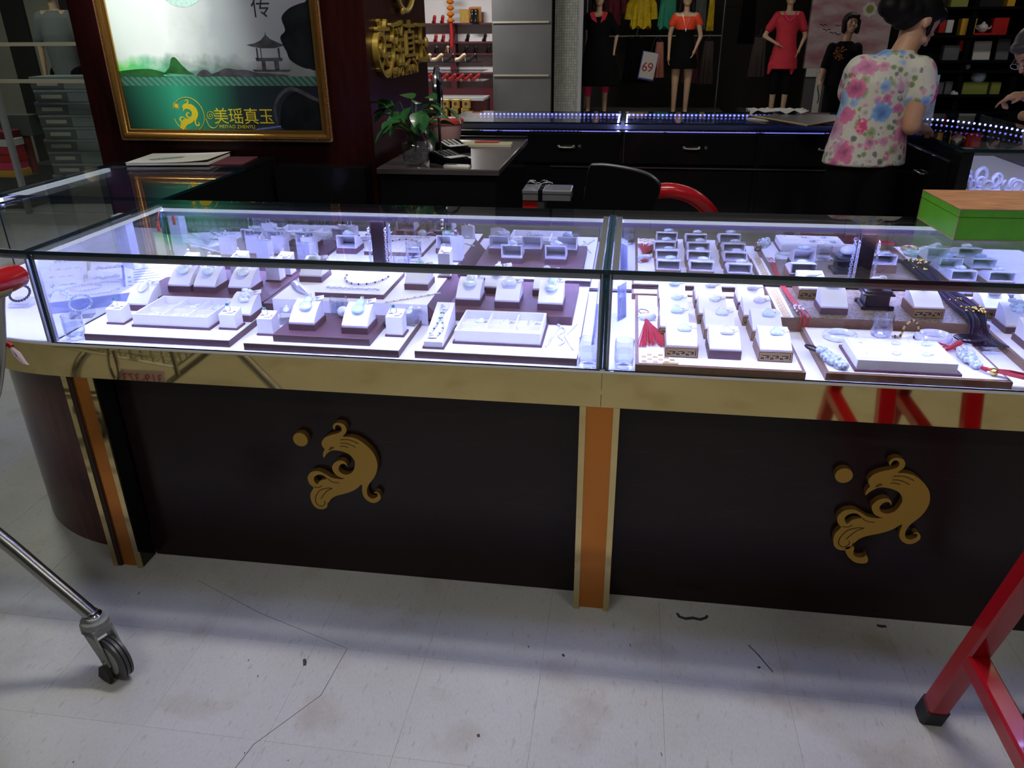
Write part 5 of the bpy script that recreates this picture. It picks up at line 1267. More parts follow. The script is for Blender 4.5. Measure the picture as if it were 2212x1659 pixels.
for k in range(34):
    dx = rnd.uniform(-.03, .03); dz = rnd.uniform(0, .012)
    MB().tube(crom([(dx*.6, 0, .004+dz), (dx+.004, -.07, .006+dz), (dx*1.1+.006, -.15, .006+dz), (dx*.9+.006, -.225, .004+dz), (dx*.7+.0, -.262, -.006+dz*.5), (dx*.8-.004+rnd.uniform(-.01, .01), -.30, -.020), (dx*.9+rnd.uniform(-.02, .02), -.36, -.0205)], 4, False), .0021, 5).build('cord_strand', 'black_cord', t)
b = MB()
for k in range(26): b.ell((rnd.uniform(-.026, .034), -.175-rnd.uniform(0, .05), .018+rnd.uniform(0, .006)), .0034, 7, 5)
for k in range(6): b.ell((rnd.uniform(-.03, .01), -.10-rnd.uniform(0, .03), .020), .003, 7, 5)
b.build('gold_beads', 'gold_bead', t)['kind'] = 'stuff'
b = MB()
for k in range(5):
    r = .018+.004*k
    b.tube([(r*math.cos(2*PI*i/20)*1.1, r*math.sin(2*PI*i/20)*.8, .003+.002*k) for i in range(20)], .0017, 5, closed=True)
tag(b.build('cord_coil', 'black_cord', None, T(2.405, .255, TZ)), 'coil of black cord below the raised brocade tray', 'cord')
def grape(M, label, m):
    t = thing('jade_cluster', label, 'jade charm', M); rnd = random.Random(len(label)); b = MB()
    for k in range(44):
        u = k/43; w = .018*math.sin(PI*(.12+.8*u)); b.ell((rnd.uniform(-w, w), -.10*u, .010+rnd.uniform(-.004, .006)), rnd.uniform(.006, .009), 8, 6)
    b.build('carved_stones', m, t)['kind'] = 'stuff'; return t
t = grape(T(2.012, .120, TZ, .38), 'grey-white carved jade cluster with black loop on wood tray', 'jade_grey')
b = MB(); b.tube(crom([(0, .0, .008), (-.012, .03, .006), (-.006, .055, .005), (.008, .045, .005), (.004, .02, .008)], 5), .0026, 6, closed=True); b.build('black_loop', 'black_cord', t)
MB().ell((0, .006, .010), (.005, .005, .005)).build('gold_bead', 'gold_bead', t)
t = grape(T(2.352, .172, TZ, .06), 'grey-white carved jade cluster with red loop near frame edge', 'jade_grey')
b = MB(); b.tube(crom([(0, 0, .008), (-.045, .055, .010), (-.07, .035, .010), (-.04, .02, .008), (.0, .03, .010), (.02, .05, .008)], 5, False), .0022, 6); b.build('red_loop', 'red_cord', t)
b = MB(); b.tube([(-.030, .002, .008), (.020, .048, .010)], [.004, .008], 8); b.build('red_knot', 'red_cord', t)
t2 = tassel(T(2.366, .055, TZ, .62), 'red silk tassel with gold band at the right frame edge', .115, .018, .075)
MB().lathe([(.008, 0), (.009, .006), (.008, .012)], 12, T(.003, -.014, .010, 0, PI/2)).build('gold_band', 'gold_bead', t2)
def bangle(x, y, z, label, m, R=.030, r=.007, rz=0, sx=1.0):
    o = MB().tube([(R*math.cos(2*PI*i/28)*sx, R*math.sin(2*PI*i/28), r) for i in range(28)], r, 10, closed=True).build('bangle', m, None, T(x, y, z, rz)); return tag(o, label, 'bangle', 'bangles in the right counter')
bangle(2.086, .243, TZ, 'pale jade bangle left of the water tumbler', 'jade_clear', .030, .008, .2, 1.2)
bangle(2.318, .255, TZ, 'pale lilac jade bangle right of the amber bracelet', 'jade_lilac', .030, .010, .2, 1.2)
for k, (x, y, m) in enumerate([(2.525, .150, 'jade_green'), (2.535, .085, 'jade_amber'), (2.60, .09, 'jade_clear')]):
    bangle(x, y, TZ, ['green jade bangle at the right frame edge', 'amber jade bangle at the right frame edge', 'clear jade bangle at the right frame corner'][k], m, .024, .007)
for k in range(9):
    bangle(2.52+.075*(k % 5), .52+.045*(k//5), TZ, f'pale jade bangle at the rear of the right edge tray, {["first", "second", "third", "fourth", "fifth", "sixth", "seventh", "eighth", "ninth"][k]} from the left', 'jade_pale', .026, .007)
t = thing('amber_bracelet', 'amber cord bracelet with dark beads standing by the tumbler', 'bracelet', T(2.255, .262, TZ))
pts = crom([(-.035, 0, .004), (-.014, .002, .006), (-.008, .004, .030), (.010, .006, .048), (.024, .006, .036), (.028, .002, .012), (.018, 0, .004)], 5, False)
MB().tube(pts, .0026, 6).build('amber_cord', 'amber_cord', t)
b = MB()
for i in range(2, len(pts), 3): b.ell(pts[i], (.0036, .0036, .0046), 8, 6)
b.build('dark_beads', 'dark_bead', t)
# ================================================================= GREEN BOX ON THE GLASS
gb = thing('gift_box', 'green gift box with wood-grain top on the right front counter', 'box', T(2.354, .363, ZT, .035))
MB().box(0, .27, 0, .252, 0, .0585).build('box_body', 'green_card', gb)
lid = MB().box(-.0008, .2708, -.0008, .2528, .0600, .0795).build('box_lid', 'green_card', gb)
MB().box(-.0012, .2712, -.0012, .2532, .0795, .0805).build('lid_top', 'box_top_wood', lid)
MB().box(.001, .269, .001, .251, .0585, .0600).build('lid_gap', 'matt_black', gb)
b = MB()
for (x, y) in ((-.0012, -.0012), (.2692, -.0012), (-.0012, .2512), (.2692, .2512)): b.box(x, x+.002, y, y+.002, 0, .058); b.box(x, x+.002, y, y+.002, .0602, .0797)
b.box(-.0012, .2712, -.0012, .0004, 0, .002); b.box(-.0012, .0004, -.0012, .2532, 0, .002); b.box(-.0014, .2714, -.0014, .0, .0782, .0800); b.box(-.0014, .0, -.0014, .2534, .0782, .0800)
b.build('worn_edges', 'box_edge', gb)

# ================================================================= RED STEEL STOOL AT THE RIGHT FRAME EDGE
rs = thing('steel_stool', 'red square-tube steel stool with black rubber feet, right frame edge', 'stool', T(0, 0, 0))
def sqtube(p, q, s, name, m, parent, side=Vector((1, 0, 0))):
    p = Vector(p); q = Vector(q); d = (q-p).normalized(); u = (side-d*side.dot(d)).normalized(); v = d.cross(u); h = s/2; c = s*.12
    prof = [(-h+c, -h), (h-c, -h), (h, -h+c), (h, h-c), (h-c, h), (-h+c, h), (-h, h-c), (-h, -h+c)]
    return MB().rings([[pt+u*a+v*bb for a, bb in prof] for pt in (p, q)]).build(name, m, parent)
SQ = .046
for x in (2.300, 2.535):
    lg1 = sqtube((x, -.280, .055), (x, -.50, .735), SQ, 'leg', 'red_paint', rs); sqtube((x, -.262, .0), (x, -.281, .058), SQ+.006, 'rubber_foot', 'rubber', lg1)
    lg2 = sqtube((x, -1.02, .055), (x, -.80, .735), SQ, 'leg', 'red_paint', rs); sqtube((x, -1.038, .0), (x, -1.019, .058), SQ+.006, 'rubber_foot', 'rubber', lg2)
    sqtube((x, -.365, .285), (x, -.935, .285), SQ*.96, 'side_rail', 'red_paint', rs)
    sqtube((x, -.50, .735), (x, -.80, .735), SQ, 'top_rail', 'red_paint', rs)
for y, z in ((-.47, .66), (-.83, .66)): sqtube((2.32, y, z), (2.515, y, z), SQ*.8, 'cross_rail', 'red_paint', rs, Vector((0, 1, 0)))
MB().bbox(2.265, 2.57, -.83, -.47, .758, .785, .004).build('seat_board', 'red_paint', rs)

# ================================================================= SHOPPING TROLLEY (mostly beyond the left frame edge, mirrored in the gold band)
tr = thing('shopping_trolley', 'steel shopping trolley with red-ended handle at the left frame edge', 'shopping trolley', T(0, 0, 0))
hy0, hy1 = -.325, -.86
b = MB(); b.tube([(.247, hy0-.035, 1.030), (.215, hy1, 1.030)], .0235, 16); b.build('handle_bar', 'beige_plastic', tr)
b = MB(); b.tube([(.2485, hy0+.010, 1.037), (.2470, hy0-.020, 1.038), (.2450, hy0-.060, 1.040), (.2400, hy0-.14, 1.041)], [.024, .0275, .027, .0245], 18); b.ell((.2486, hy0+.010, 1.037), (.024, .012, .024)); b.build('handle_end', 'red_plastic', tr)
b = MB(); b.tube([(.2135, hy1-.012, 1.037), (.2155, hy1+.05, 1.037)], [.024, .0275], 16); b.build('handle_end', 'red_plastic', tr)
for y in (-.335, -.85):
    MB().tube(crom([(.235, y, 1.020), (.213, y, .995), (.172, y, .864), (.14, y-.03, .75), (.085, y-.05, .70)], 4, False), .0075, 8).build('handle_arm', 'steel', tr)
BX0, BX1, BYa, BYb, BZ0, BZ1 = -.70, .075, -.385, -.835, .497, .84
b = MB(); wr = .0028
def bx_at(u): return BX1+(BX0-BX1)*u
def wy(u, z): return (BYa-.07*u-.03*(1-(z-BZ0)/(BZ1-BZ0)), BYb+.07*u+.03*(1-(z-BZ0)/(BZ1-BZ0)))
nx, nz, ny = 19, 9, 11
def pt(u, s, z): ya, yb = wy(u, z); return (bx_at(u), ya+(yb-ya)*s, z+.06*u*(1 if z < .52 else 0))
for s in (0, 1):
    for i in range(nx+1): b.tube([pt(i/nx, s, BZ0), pt(i/nx, s, BZ1)], wr, 5)
    for j in range(nz+1): z = BZ0+(BZ1-BZ0)*j/nz; b.tube([pt(0, s, z), pt(1, s, z)], wr*(1.8 if j in (0, nz) else 1), 5)
for i in range(nx+1): b.tube([pt(i/nx, 0, BZ0), pt(i/nx, 1, BZ0)], wr, 5)
for j in range(ny+1): b.tube([pt(0, j/ny, BZ0), pt(1, j/ny, BZ0)], wr, 5)
for u in (0, 1):
    for j in range(ny+1): b.tube([pt(u, j/ny, BZ0), pt(u, j/ny, BZ1)], wr, 5)
    for j in range(nz+1): z = BZ0+(BZ1-BZ0)*j/nz; b.tube([pt(u, 0, z), pt(u, 1, z)], wr, 5)
bs = b.build('wire_basket', 'steel', tr); bs['kind'] = 'stuff'
MB().tube([pt(0, 0, BZ1), pt(1, 0, BZ1), pt(1, 1, BZ1), pt(0, 1, BZ1)], .006, 8, closed=True).build('basket_rim', 'steel', tr)
for s in (0, 1): MB().tube([pt(0, s, BZ0-.03), pt(0, s, BZ1+.02)], .008, 8).build('corner_rod', 'steel', tr)
for y in (-.385, -.835):
    MB().tube(crom([(-.60, y*.85-.09+.038*(1 if y < -.6 else -1), .175), (-.585, y*.85-.09+.038*(1 if y < -.6 else -1), .30), (-.50, y*.9-.06, .385), (-.25, y, .385), (-.06, y, .405), (.02, y, .418), (.06, y, .388), (.15, y, .282), (.235, y, .182), (.248, y, .160)], 6, False), .0175, 14).build('chassis_tube', 'steel', tr)
MB().tube([(-.02, -.385, .395), (-.02, -.835, .395)], .011, 10).build('cross_tube', 'steel', tr)
pl = MB().box(-.115, .048, -.388, -.384, .432, .494).build('number_plate', 'sign_board', tr)
text('plate_number', '319-373', .044, .0003, 'sign_red', pl, T(.042, -.3835, .450) @ Matrix(((-1, 0, 0, 0), (0, 0, 1, 0), (0, 1, 0, 0), (0, 0, 0, 1))))
MB().tube(crom([(-.125, -.380, .60), (-.135, -.376, .50), (-.12, -.372, .455), (-.105, -.376, .49), (-.11, -.380, .56)], 5, False), .006, 8).build('chain_lock', 'chrome', tr)
def caster(x, y, z0, rz, brake=True):
    c = bpy.data.objects.new('caster', None); COL.objects.link(c); c.parent = tr; c.matrix_local = T(x, y, 0, rz); c.empty_display_size = .05
    MB().lathe([(.016, z0-.012), (.021, z0-.010), (.021, z0+.004), (.015, z0+.010), (.014, z0+.014)], 20).build('swivel_collar', 'chrome', c)
    MB().lathe([(.027, z0-.030), (.033, z0-.026), (.033, z0-.010), (.026, z0-.008)], 20).build('swivel_cup', 'caster_grey', c)
    # fork: two cheeks and a bridge, trailing
    for s in (-1, 1):
        MB().prism([(-.026, z0-.028), (.026, z0-.028), (.056, .074), (.062, .050), (.046, .042), (.024, .058), (-.026, z0-.055)], s*.0205, s*.0255, 'y').build('fork_cheek', 'caster_grey', c)
    MB().prism([(-.034, z0-.058), (.004, z0-.050), (.030, z0-.046), (.030, z0-.026), (-.032, z0-.026)], -.0255, .0255, 'y').build('fork_bridge', 'caster_grey', c)
    W = T(.048, 0, .058, 0, PI/2) @ Matrix.Diagonal((1.16, 1.16, 1.1, 1))
    wh = MB().lathe([(.020, -.014), (.044, -.015), (.050, -.012), (.050, -.0065), (.0455, -.005), (.050, -.0035), (.050, .0035), (.0455, .005), (.050, .0065), (.050, .012), (.044, .015), (.020, .014)], 32, W).build('wheel', 'wheel_grey', c)
    MB().lathe([(.0, -.0155), (.033, -.0155), (.036, -.0125), (.036, .0125), (.033, .0155), (0, .0155)], 28, W, caps=False).build('hub', 'hub_grey', wh)
    MB().cyl((.048, -.030, .058), (.048, .030, .058), .007, 10).build('axle', 'steel', c)
    if brake: MB().prism([(.014, .006), (.036, .002), (.066, .006), (.070, .034), (.052, .058), (.030, .044)], -.036, -.0256, 'y').build('brake_pedal', 'rubber', c)
caster(.245, -.385, .172, -.42); caster(.248, -.835, .160, -.2); caster(-.60, -.455, .165, .4, False); caster(-.60, -.762, .165, .2, False)
rbn = thing('ribbon', 'pale pink ribbon with red tie knotted on the trolley handle arm', 'ribbon', T(.178, -.322, .878))
MB().tube([(-.008, 0, .006), (.004, .002, .0), (.010, 0, -.004)], .006, 8).build('red_tie', 'red_cord', rbn)
b = MB(); rnd = random.Random(8)
for k in range(12): b.tube([(.004, 0, 0), (.018+rnd.uniform(-.006, .006), rnd.uniform(-.006, .006), -.020), (.028+rnd.uniform(-.012, .012), rnd.uniform(-.008, .008), -.042+rnd.uniform(-.006, .004))], .0018, 4)
b.build('ribbon_ends', 'ribbon', rbn)['kind'] = 'stuff'

# ================================================================= PEOPLE
def fingers(wr, dirv, up, side, curl, L=.075, spread=.9):
    """hand prims: palm + four fingers + thumb. dirv: palm direction, up: back of the hand, side: thumb side"""
    d = Vector(dirv).normalized(); u = Vector(up).normalized(); s = Vector(side).normalized(); w = Vector(wr); P = []
    P.append(('cap', w, w+d*.045, .020, .026)); P.append(('cap', w+d*.03+s*.018, w+d*.075+s*.022, .013, .012)); P.append(('cap', w+d*.03-s*.018, w+d*.068-s*.022, .013, .011)); P.append(('cap', w+d*.04, w+d*.075, .018, .013))
    for k in range(4):
        o = w+d*.072+s*(.024-.016*k)*spread; c = curl[k]; ln = L*(.92, 1.0, .93, .75)[k]; q = o; a = 0
        for seg, fr in enumerate((.45, .30, .25)):
            a += c*(.7, 1.0, .8)[seg]; n = q+(d*math.cos(a)-u*math.sin(a))*ln*fr
            P.append(('cap', q, n, .0088-.0008*seg, .0082-.0010*seg)); q = n
    o = w+d*.020+s*.024; m = o+(d*.6+s*.75-u*.2).normalized()*.034; P.append(('cap', o, m, .012, .010)); P.append(('cap', m, m+(d*.9+s*.15-u*.45).normalized()*.030, .010, .0075))
    return P
def face(c, R, s=1.0):
    """skull, jaw, nose, lips, ears; face looks along local -y"""
    c = Vector(c); M = lambda x, y, z: c+R @ Vector((x*s, y*s, z*s)); e = R.to_euler()
    P = [('ell', M(0, .01, .03), (.074*s, .092*s, .092*s), e), ('ell', M(0, -.02, -.045), (.055*s, .062*s, .062*s), e), ('ell', M(0, -.052, -.085), (.026*s, .022*s, .018*s), e)]
    P += [('cap', M(0, -.086, .010), M(0, -.104, -.022), .008*s, .013*s), ('ell', M(0, -.082, -.055), (.022*s, .012*s, .006*s), e), ('ell', M(0, -.081, -.066), (.019*s, .012*s, .007*s), e)]
    for sx in (-1, 1): P += [('ell', M(sx*.077, .012, -.005), (.008*s, .018*s, .030*s), e), ('ell', M(sx*.030, -.076, .008), (.016*s, .010*s, .009*s), e), ('ell', M(sx*.042, -.055, -.03), (.022*s, .022*s, .024*s), e)]
    return P
def eyes(parent, c, R, s=1.0):
    b = MB(); c = Vector(c)
    for sx in (-1, 1):
        b.ell((0, 0, 0), (.011*s, .005*s, .005*s), 10, 7, Matrix.Translation(c+R @ Vector((sx*.030*s, -.083*s, .010*s))) @ R.to_4x4()); b.tube([c+R @ Vector((sx*(.014+.012*k)*s, (-.089+.004*k)*s, (.030+.003*(1-abs(k-1)))*s)) for k in range(3)], .0028*s, 5)
    return b.build('eyes_and_brows', 'hair', parent)
# ---- shop assistant in a floral blouse, seen from behind, bent over the right counter
R1 = Euler((.72, 0, 1.98)).to_matrix()       # head: looks right/away and down
wm = thing('person', 'person with dark hair in a bun, floral blouse and black trousers', 'person', T(2.62, 2.30, 0))
O = Vector((-2.62, -2.30, 0))
def sh_(P): return [tuple([p[0]]+[((Vector(q)+O) if i in ((0, 1) if p[0] == 'cap' else (0,)) else q) for i, q in enumerate(p[1:])]) if p[0] != 'loft' else ('loft', [(r[0]+O.x, r[1]+O.y, *r[2:]) for r in p[1]]) for p in P]
HC = (2.775, 2.330, 1.500)
Pm = face(HC, R1, 1.0)+[('cap', (2.715, 2.30, 1.34), (2.760, 2.320, 1.450), .060, .050), ('cap', (2.64, 2.30, .95), (2.67, 2.30, 1.26), .095, .085), ('cap', (2.57, 2.285, 1.30), (2.79, 2.27, 1.30), .045, .045),
    ('cap', (2.815, 2.245, 1.285), (2.800, 2.215, 1.075), .050, .043), ('cap', (2.800, 2.215, 1.075), (2.885, 2.385, 1.050), .040, .028),
    ('cap', (2.545, 2.32, 1.28), (2.60, 2.47, 1.12), .045, .04), ('cap', (2.60, 2.47, 1.12), (2.86, 2.55, 1.045), .038, .027),
    ('cap', (2.57, 2.30, .88), (2.555, 2.30, .48), .080, .055), ('cap', (2.55, 2.30, .48), (2.54, 2.29, .09), .060, .042), ('cap', (2.71, 2.29, .88), (2.72, 2.285, .48), .080, .055), ('cap', (2.72, 2.28, .48), (2.72, 2.28, .09), .060, .042),
    ('cap', (2.54, 2.27, .045), (2.62, 2.37, .035), .042, .032), ('cap', (2.72, 2.26, .045), (2.80, 2.36, .035), .042, .032)]
Pm += fingers((2.885, 2.385, 1.048), (.75, .6, -.15), (0, -.1, 1), (-.6, .75, 0), (.5, .5, .55, .6), .07)+fingers((2.86, 2.55, 1.043), (.9, .1, -.15), (0, 0, 1), (.1, -.9, 0), (.35, .4, .45, .5), .07)
blob('body', sh_(Pm), 'skin', .0075, wm, 4)
bl = blob('blouse', sh_([('loft', [(2.640, 2.300, .890, .196, .135, .15), (2.640, 2.300, .96, .188, .132, .15), (2.645, 2.300, 1.06, .172, .124, .2), (2.655, 2.300, 1.16, .170, .122, .25), (2.665, 2.295, 1.26, .176, .122, .25), (2.675, 2.295, 1.33, .150, .105, .25), (2.700, 2.300, 1.375, .090, .078, .25), (2.715, 2.305, 1.395, .066, .062, .25)]),
    ('cap', (2.560, 2.285, 1.300), (2.800, 2.262, 1.300), .078, .074), ('cap', (2.800, 2.255, 1.300), (2.822, 2.238, 1.215), .074, .070), ('cap', (2.555, 2.31, 1.295), (2.548, 2.36, 1.21), .070, .064)]), 'floral_cloth', .008, wm, 4)
blob('trousers', sh_([('loft', [(2.555, 2.30, .06, .055, .060, 0), (2.555, 2.30, .48, .074, .078, 0), (2.57, 2.30, .80, .098, .105, 0), (2.575, 2.30, .93, .095, .105, 0)]), ('loft', [(2.722, 2.285, .06, .055, .060, 0), (2.722, 2.285, .48, .074, .078, 0), (2.71, 2.29, .80, .098, .105, 0), (2.70, 2.29, .93, .095, .105, 0)]), ('ell', (2.640, 2.295, .88), (.145, .110, .09))]), 'black_cloth', .010, wm, 4)
Mh = lambda x, y, z: Vector(HC)+R1 @ Vector((x, y, z))
blob('hair', sh_([('ell', Mh(0, .028, .052), (.086, .092, .090), R1.to_euler()), ('ell', Mh(0, .075, -.005), (.078, .060, .078), R1.to_euler()), ('ell', Mh(0, .125, -.030), (.072, .062, .066), R1.to_euler()), ('ell', Mh(0, .170, -.055), (.052, .048, .048), R1.to_euler()), ('ell', Mh(0, -.045, .085), (.062, .040, .040), R1.to_euler()), ('cap', Mh(.070, .005, .03), Mh(.072, -.03, -.03), .016, .010), ('cap', Mh(-.070, .005, .03), Mh(-.072, -.03, -.03), .016, .010)]), 'hair', .007, wm, 3)
eyes(wm, Vector(HC)+O, R1)
# ---- customer leaning in from the right frame edge, pointing down
R2 = Euler((.75, -.10, -1.15)).to_matrix()
H2 = (3.580, 2.985, 1.355)
cu = thing('person', 'person in a white shirt with glasses pointing into the right counter', 'person', T(3.86, 3.02, 0)); O = Vector((-3.86, -3.02, 0))
Pm = face(H2, R2)+[('cap', (3.80, 3.02, 1.24), (3.65, 3.0, 1.31), .056, .050), ('cap', (3.94, 3.02, .92), (3.85, 3.02, 1.15), .09, .085), ('cap', (3.82, 2.88, 1.19), (3.82, 3.16, 1.19), .045, .045),
    ('cap', (3.80, 2.86, 1.19), (3.735, 2.83, 1.06), .045, .040), ('cap', (3.735, 2.83, 1.06), (3.575, 2.955, 1.150), .038, .026), ('cap', (3.82, 3.19, 1.19), (3.80, 3.26, 1.02), .045, .04), ('cap', (3.80, 3.26, 1.02), (3.72, 3.24, 1.02), .036, .028),
    ('cap', (3.93, 2.93, .9), (3.95, 2.93, .48), .09, .06), ('cap', (3.95, 2.93, .48), (3.97, 2.93, .08), .058, .042), ('cap', (3.93, 3.11, .9), (3.95, 3.11, .48), .09, .06), ('cap', (3.95, 3.11, .48), (3.97, 3.11, .08), .058, .042), ('cap', (3.96, 2.93, .045), (3.84, 2.93, .035), .042, .032), ('cap', (3.96, 3.11, .045), (3.84, 3.11, .035), .042, .032)]
Pm += fingers((3.575, 2.955, 1.150), (-.86, .12, -.12), (-.10, -.1, 1), (-.12, -.95, -.1), (.42, 1.15, 1.2, 1.2), .085)
blob('body', sh_(Pm), 'skin', .0070, cu, 3)
blob('shirt', sh_([('loft', [(3.945, 3.02, .84, .135, .185, 0), (3.94, 3.02, .95, .130, .180, 0), (3.90, 3.02, 1.08, .128, .178, 0), (3.86, 3.02, 1.18, .120, .175, 0), (3.82, 3.02, 1.245, .090, .120, 0), (3.79, 3.02, 1.275, .066, .070, 0)]), ('cap', (3.81, 2.86, 1.195), (3.745, 2.832, 1.075), .066, .058), ('cap', (3.745, 2.832, 1.07), (3.69, 2.875, 1.095), .052, .044), ('cap', (3.82, 3.18, 1.195), (3.80, 3.25, 1.05), .064, .056)]), 'white_cloth', .009, cu, 4)
blob('trousers', sh_([('loft', [(3.965, 2.93, .06, .055, .06, 0), (3.95, 2.93, .48, .075, .078, 0), (3.935, 2.94, .92, .105, .1, 0)]), ('loft', [(3.965, 3.11, .06, .055, .06, 0), (3.95, 3.11, .48, .075, .078, 0), (3.935, 3.10, .92, .105, .1, 0)]), ('ell', (3.94, 3.02, .88), (.12, .175, .09))]), 'grey_cloth', .011, cu, 4)
Mh = lambda x, y, z: Vector(H2)+R2 @ Vector((x, y, z))
blob('hair', sh_([('ell', Mh(0, .025, .055), (.083, .094, .084), R2.to_euler()), ('ell', Mh(0, .075, -.01), (.072, .045, .070), R2.to_euler()), ('ell', Mh(0, -.045, .085), (.060, .040, .030), R2.to_euler())]), 'hair_grey', .007, cu, 3)
b = MB()
for sx in (-1, 1): b.tube([Mh(sx*.032+.024*math.cos(2*PI*i/18), -.098, .006+.018*math.sin(2*PI*i/18))+O for i in range(18)], .0016, 5, closed=True); b.tube([Mh(sx*.056, -.098, .010)+O, Mh(sx*.078, -.01, .012)+O], .0016, 5)
b.tube([Mh(-.008, -.098, .008)+O, Mh(.008, -.098, .008)+O], .0016, 5); b.build('glasses', 'chrome', cu); eyes(cu, Vector(H2)+O, R2)
# ---- person in black standing before the pink poster
R3 = Euler((-.10, .05, .05)).to_matrix(); H3 = (4.215, 9.5, 1.490)
bp = thing('person', 'person with black bobbed hair in black sequinned top before pink poster', 'person', T(4.17, 9.5, 0)); O = Vector((-4.17, -9.5, 0))
Pm = face(H3, R3)+[('cap', (4.19, 9.52, 1.28), (4.205, 9.51, 1.40), .052, .046), ('cap', (4.16, 9.52, .85), (4.18, 9.52, 1.16), .085, .085), ('cap', (4.05, 9.52, 1.21), (4.33, 9.54, 1.21), .042, .042),
    ('cap', (4.02, 9.52, 1.21), (3.965, 9.50, 1.0), .044, .038), ('cap', (3.965, 9.50, 1.0), (3.935, 9.47, .83), .036, .024), ('cap', (4.35, 9.54, 1.21), (4.39, 9.53, 1.0), .044, .038), ('cap', (4.39, 9.53, 1.0), (4.38, 9.48, .83), .036, .024),
    ('cap', (4.11, 9.52, .84), (4.09, 9.52, .45), .085, .058), ('cap', (4.09, 9.52, .45), (4.08, 9.52, .08), .055, .04), ('cap', (4.24, 9.52, .84), (4.25, 9.52, .45), .085, .058), ('cap', (4.25, 9.52, .45), (4.26, 9.52, .08), .055, .04), ('cap', (4.08, 9.53, .045), (4.06, 9.40, .035), .04, .03), ('cap', (4.26, 9.53, .045), (4.28, 9.40, .035), .04, .03)]
Pm += fingers((3.935, 9.47, .83), (-.05, -.15, -1), (-1, 0, 0), (0, -1, 0), (.25, .25, .3, .3), .07)+fingers((4.38, 9.48, .83), (.05, -.15, -1), (1, 0, 0), (0, -1, 0), (.25, .25, .3, .3), .07)
blob('body', sh_(Pm), 'skin_far', .008, bp, 3)
blob('top', sh_([('loft', [(4.165, 9.52, .76, .175, .13, 0), (4.165, 9.52, .9, .165, .125, 0), (4.17, 9.52, 1.05, .155, .12, 0), (4.18, 9.52, 1.18, .172, .12, 0), (4.185, 9.52, 1.255, .125, .09, 0), (4.19, 9.52, 1.29, .075, .065, 0)]), ('cap', (4.03, 9.52, 1.215), (3.968, 9.50, 1.0), .062, .052), ('cap', (4.345, 9.54, 1.215), (4.39, 9.53, 1.0), .062, .052)]), 'black_cloth', .011, bp, 4)
blob('trousers', sh_([('loft', [(4.08, 9.52, .06, .07, .07, 0), (4.09, 9.52, .45, .08, .085, 0), (4.11, 9.52, .82, .10, .105, 0)]), ('loft', [(4.26, 9.52, .06, .07, .07, 0), (4.25, 9.52, .45, .08, .085, 0), (4.24, 9.52, .82, .10, .105, 0)])]), 'black_cloth', .012, bp, 4)
Mh = lambda x, y, z: Vector(H3)+R3 @ Vector((x, y, z))
blob('hair', sh_([('ell', Mh(0, .030, .050), (.100, .100, .094), R3.to_euler()), ('cap', Mh(.080, .010, .03), Mh(.082, -.005, -.085), .038, .030), ('cap', Mh(-.080, .010, .03), Mh(-.082, -.005, -.085), .038, .030), ('ell', Mh(.01, -.058, .085), (.072, .034, .030), R3.to_euler()), ('ell', Mh(0, .07, -.04), (.09, .045, .09), R3.to_euler()), ('cap', Mh(.045, -.062, .090), Mh(-.06, -.058, .070), .024, .020)]), 'hair', .008, bp, 3)
eyes(bp, Vector(H3)+O, R3)
b = MB(); rnd = random.Random(2)
for k in range(130):
    a = rnd.uniform(0, 2*PI); r = .085*math.sqrt(rnd.random()); b.ell((4.115+r*math.cos(a)*.95, 9.405+.012*math.cos(a*2), 1.155+r*math.sin(a)), .0032, 5, 4)
q = b.build('sequins', 'orange_foil', bp, Matrix.Translation((-4.17, -9.5, 0)) @ T(0, -.004, 0)); q['kind'] = 'stuff'
# ================================================================= CLOTHES SHOP BEHIND
FY = 11.3
struct(MB().box(.30, 6.6, 13.5, 13.6, 0, CEIL).build('wall_clothes_shop', 'wall_dark'), 'dark rear wall of the clothes shop')
struct(MB().box(.80, 3.0, 10.9, 12.6, -.003, .20).build('trim_1', 'platform'), 'grey display platform with mannequins')
struct(MB().box(3.30, 4.2, 10.9, 12.6, -.003, .20).build('trim_2', 'platform'), 'grey display platform with red-topped mannequin')
def mannequin(x, y, z0, label, sc=1.0, arms=((-.22, 0, .85), (.22, 0, .95)), elb=((-.23, 0, 1.12), (.24, .02, 1.13)), legs=.085, skin='mannequin_skin', wigs=True, rz=0, lower=True):
    t = thing('mannequin', label, 'mannequin', T(x, y, z0, rz, 0, 0, sc))
    P = [('cap', (0, .01, .86), (0, 0, 1.02), .115, .085), ('cap', (0, 0, 1.02), (0, 0, 1.28), .085, .115), ('cap', (-.14, 0, 1.37), (.14, 0, 1.37), .055, .055), ('cap', (0, .01, 1.36), (0, 0, 1.50), .045, .042), ('ell', (0, -.01, 1.60), (.070, .088, .105)), ('cap', (0, -.09, 1.60), (0, -.102, 1.575), .006, .011), ('ell', (0, -.05, 1.53), (.035, .035, .025))]
    for k, s in enumerate((-1, 1)):
        P += [('cap', (s*.165, 0, 1.36), elb[k], .040, .034), ('cap', elb[k], arms[k], .032, .020), ('cap', (s*legs, .01, .86), (s*legs*1.05, 0, .46), .082, .052), ('cap', (s*legs*1.05, 0, .46), (s*legs, .02, .07), .050, .034), ('cap', (s*legs, .02, .05), (s*legs*1.2, -.12, .025), .034, .025)]
        d = (Vector(arms[k])-Vector(elb[k])).normalized(); P += fingers(arms[k], d+Vector((0, -.1, 0)), (s, 0, .2), (0, -1, 0), (.2, .2, .25, .3), .07)
    blob('body', P, skin, .011, t, 3)
    MB().box(-.22, .22, -.20, .18, 0, .012).build('stand_plate', 'chrome', t)
    return t
Z0 = .20
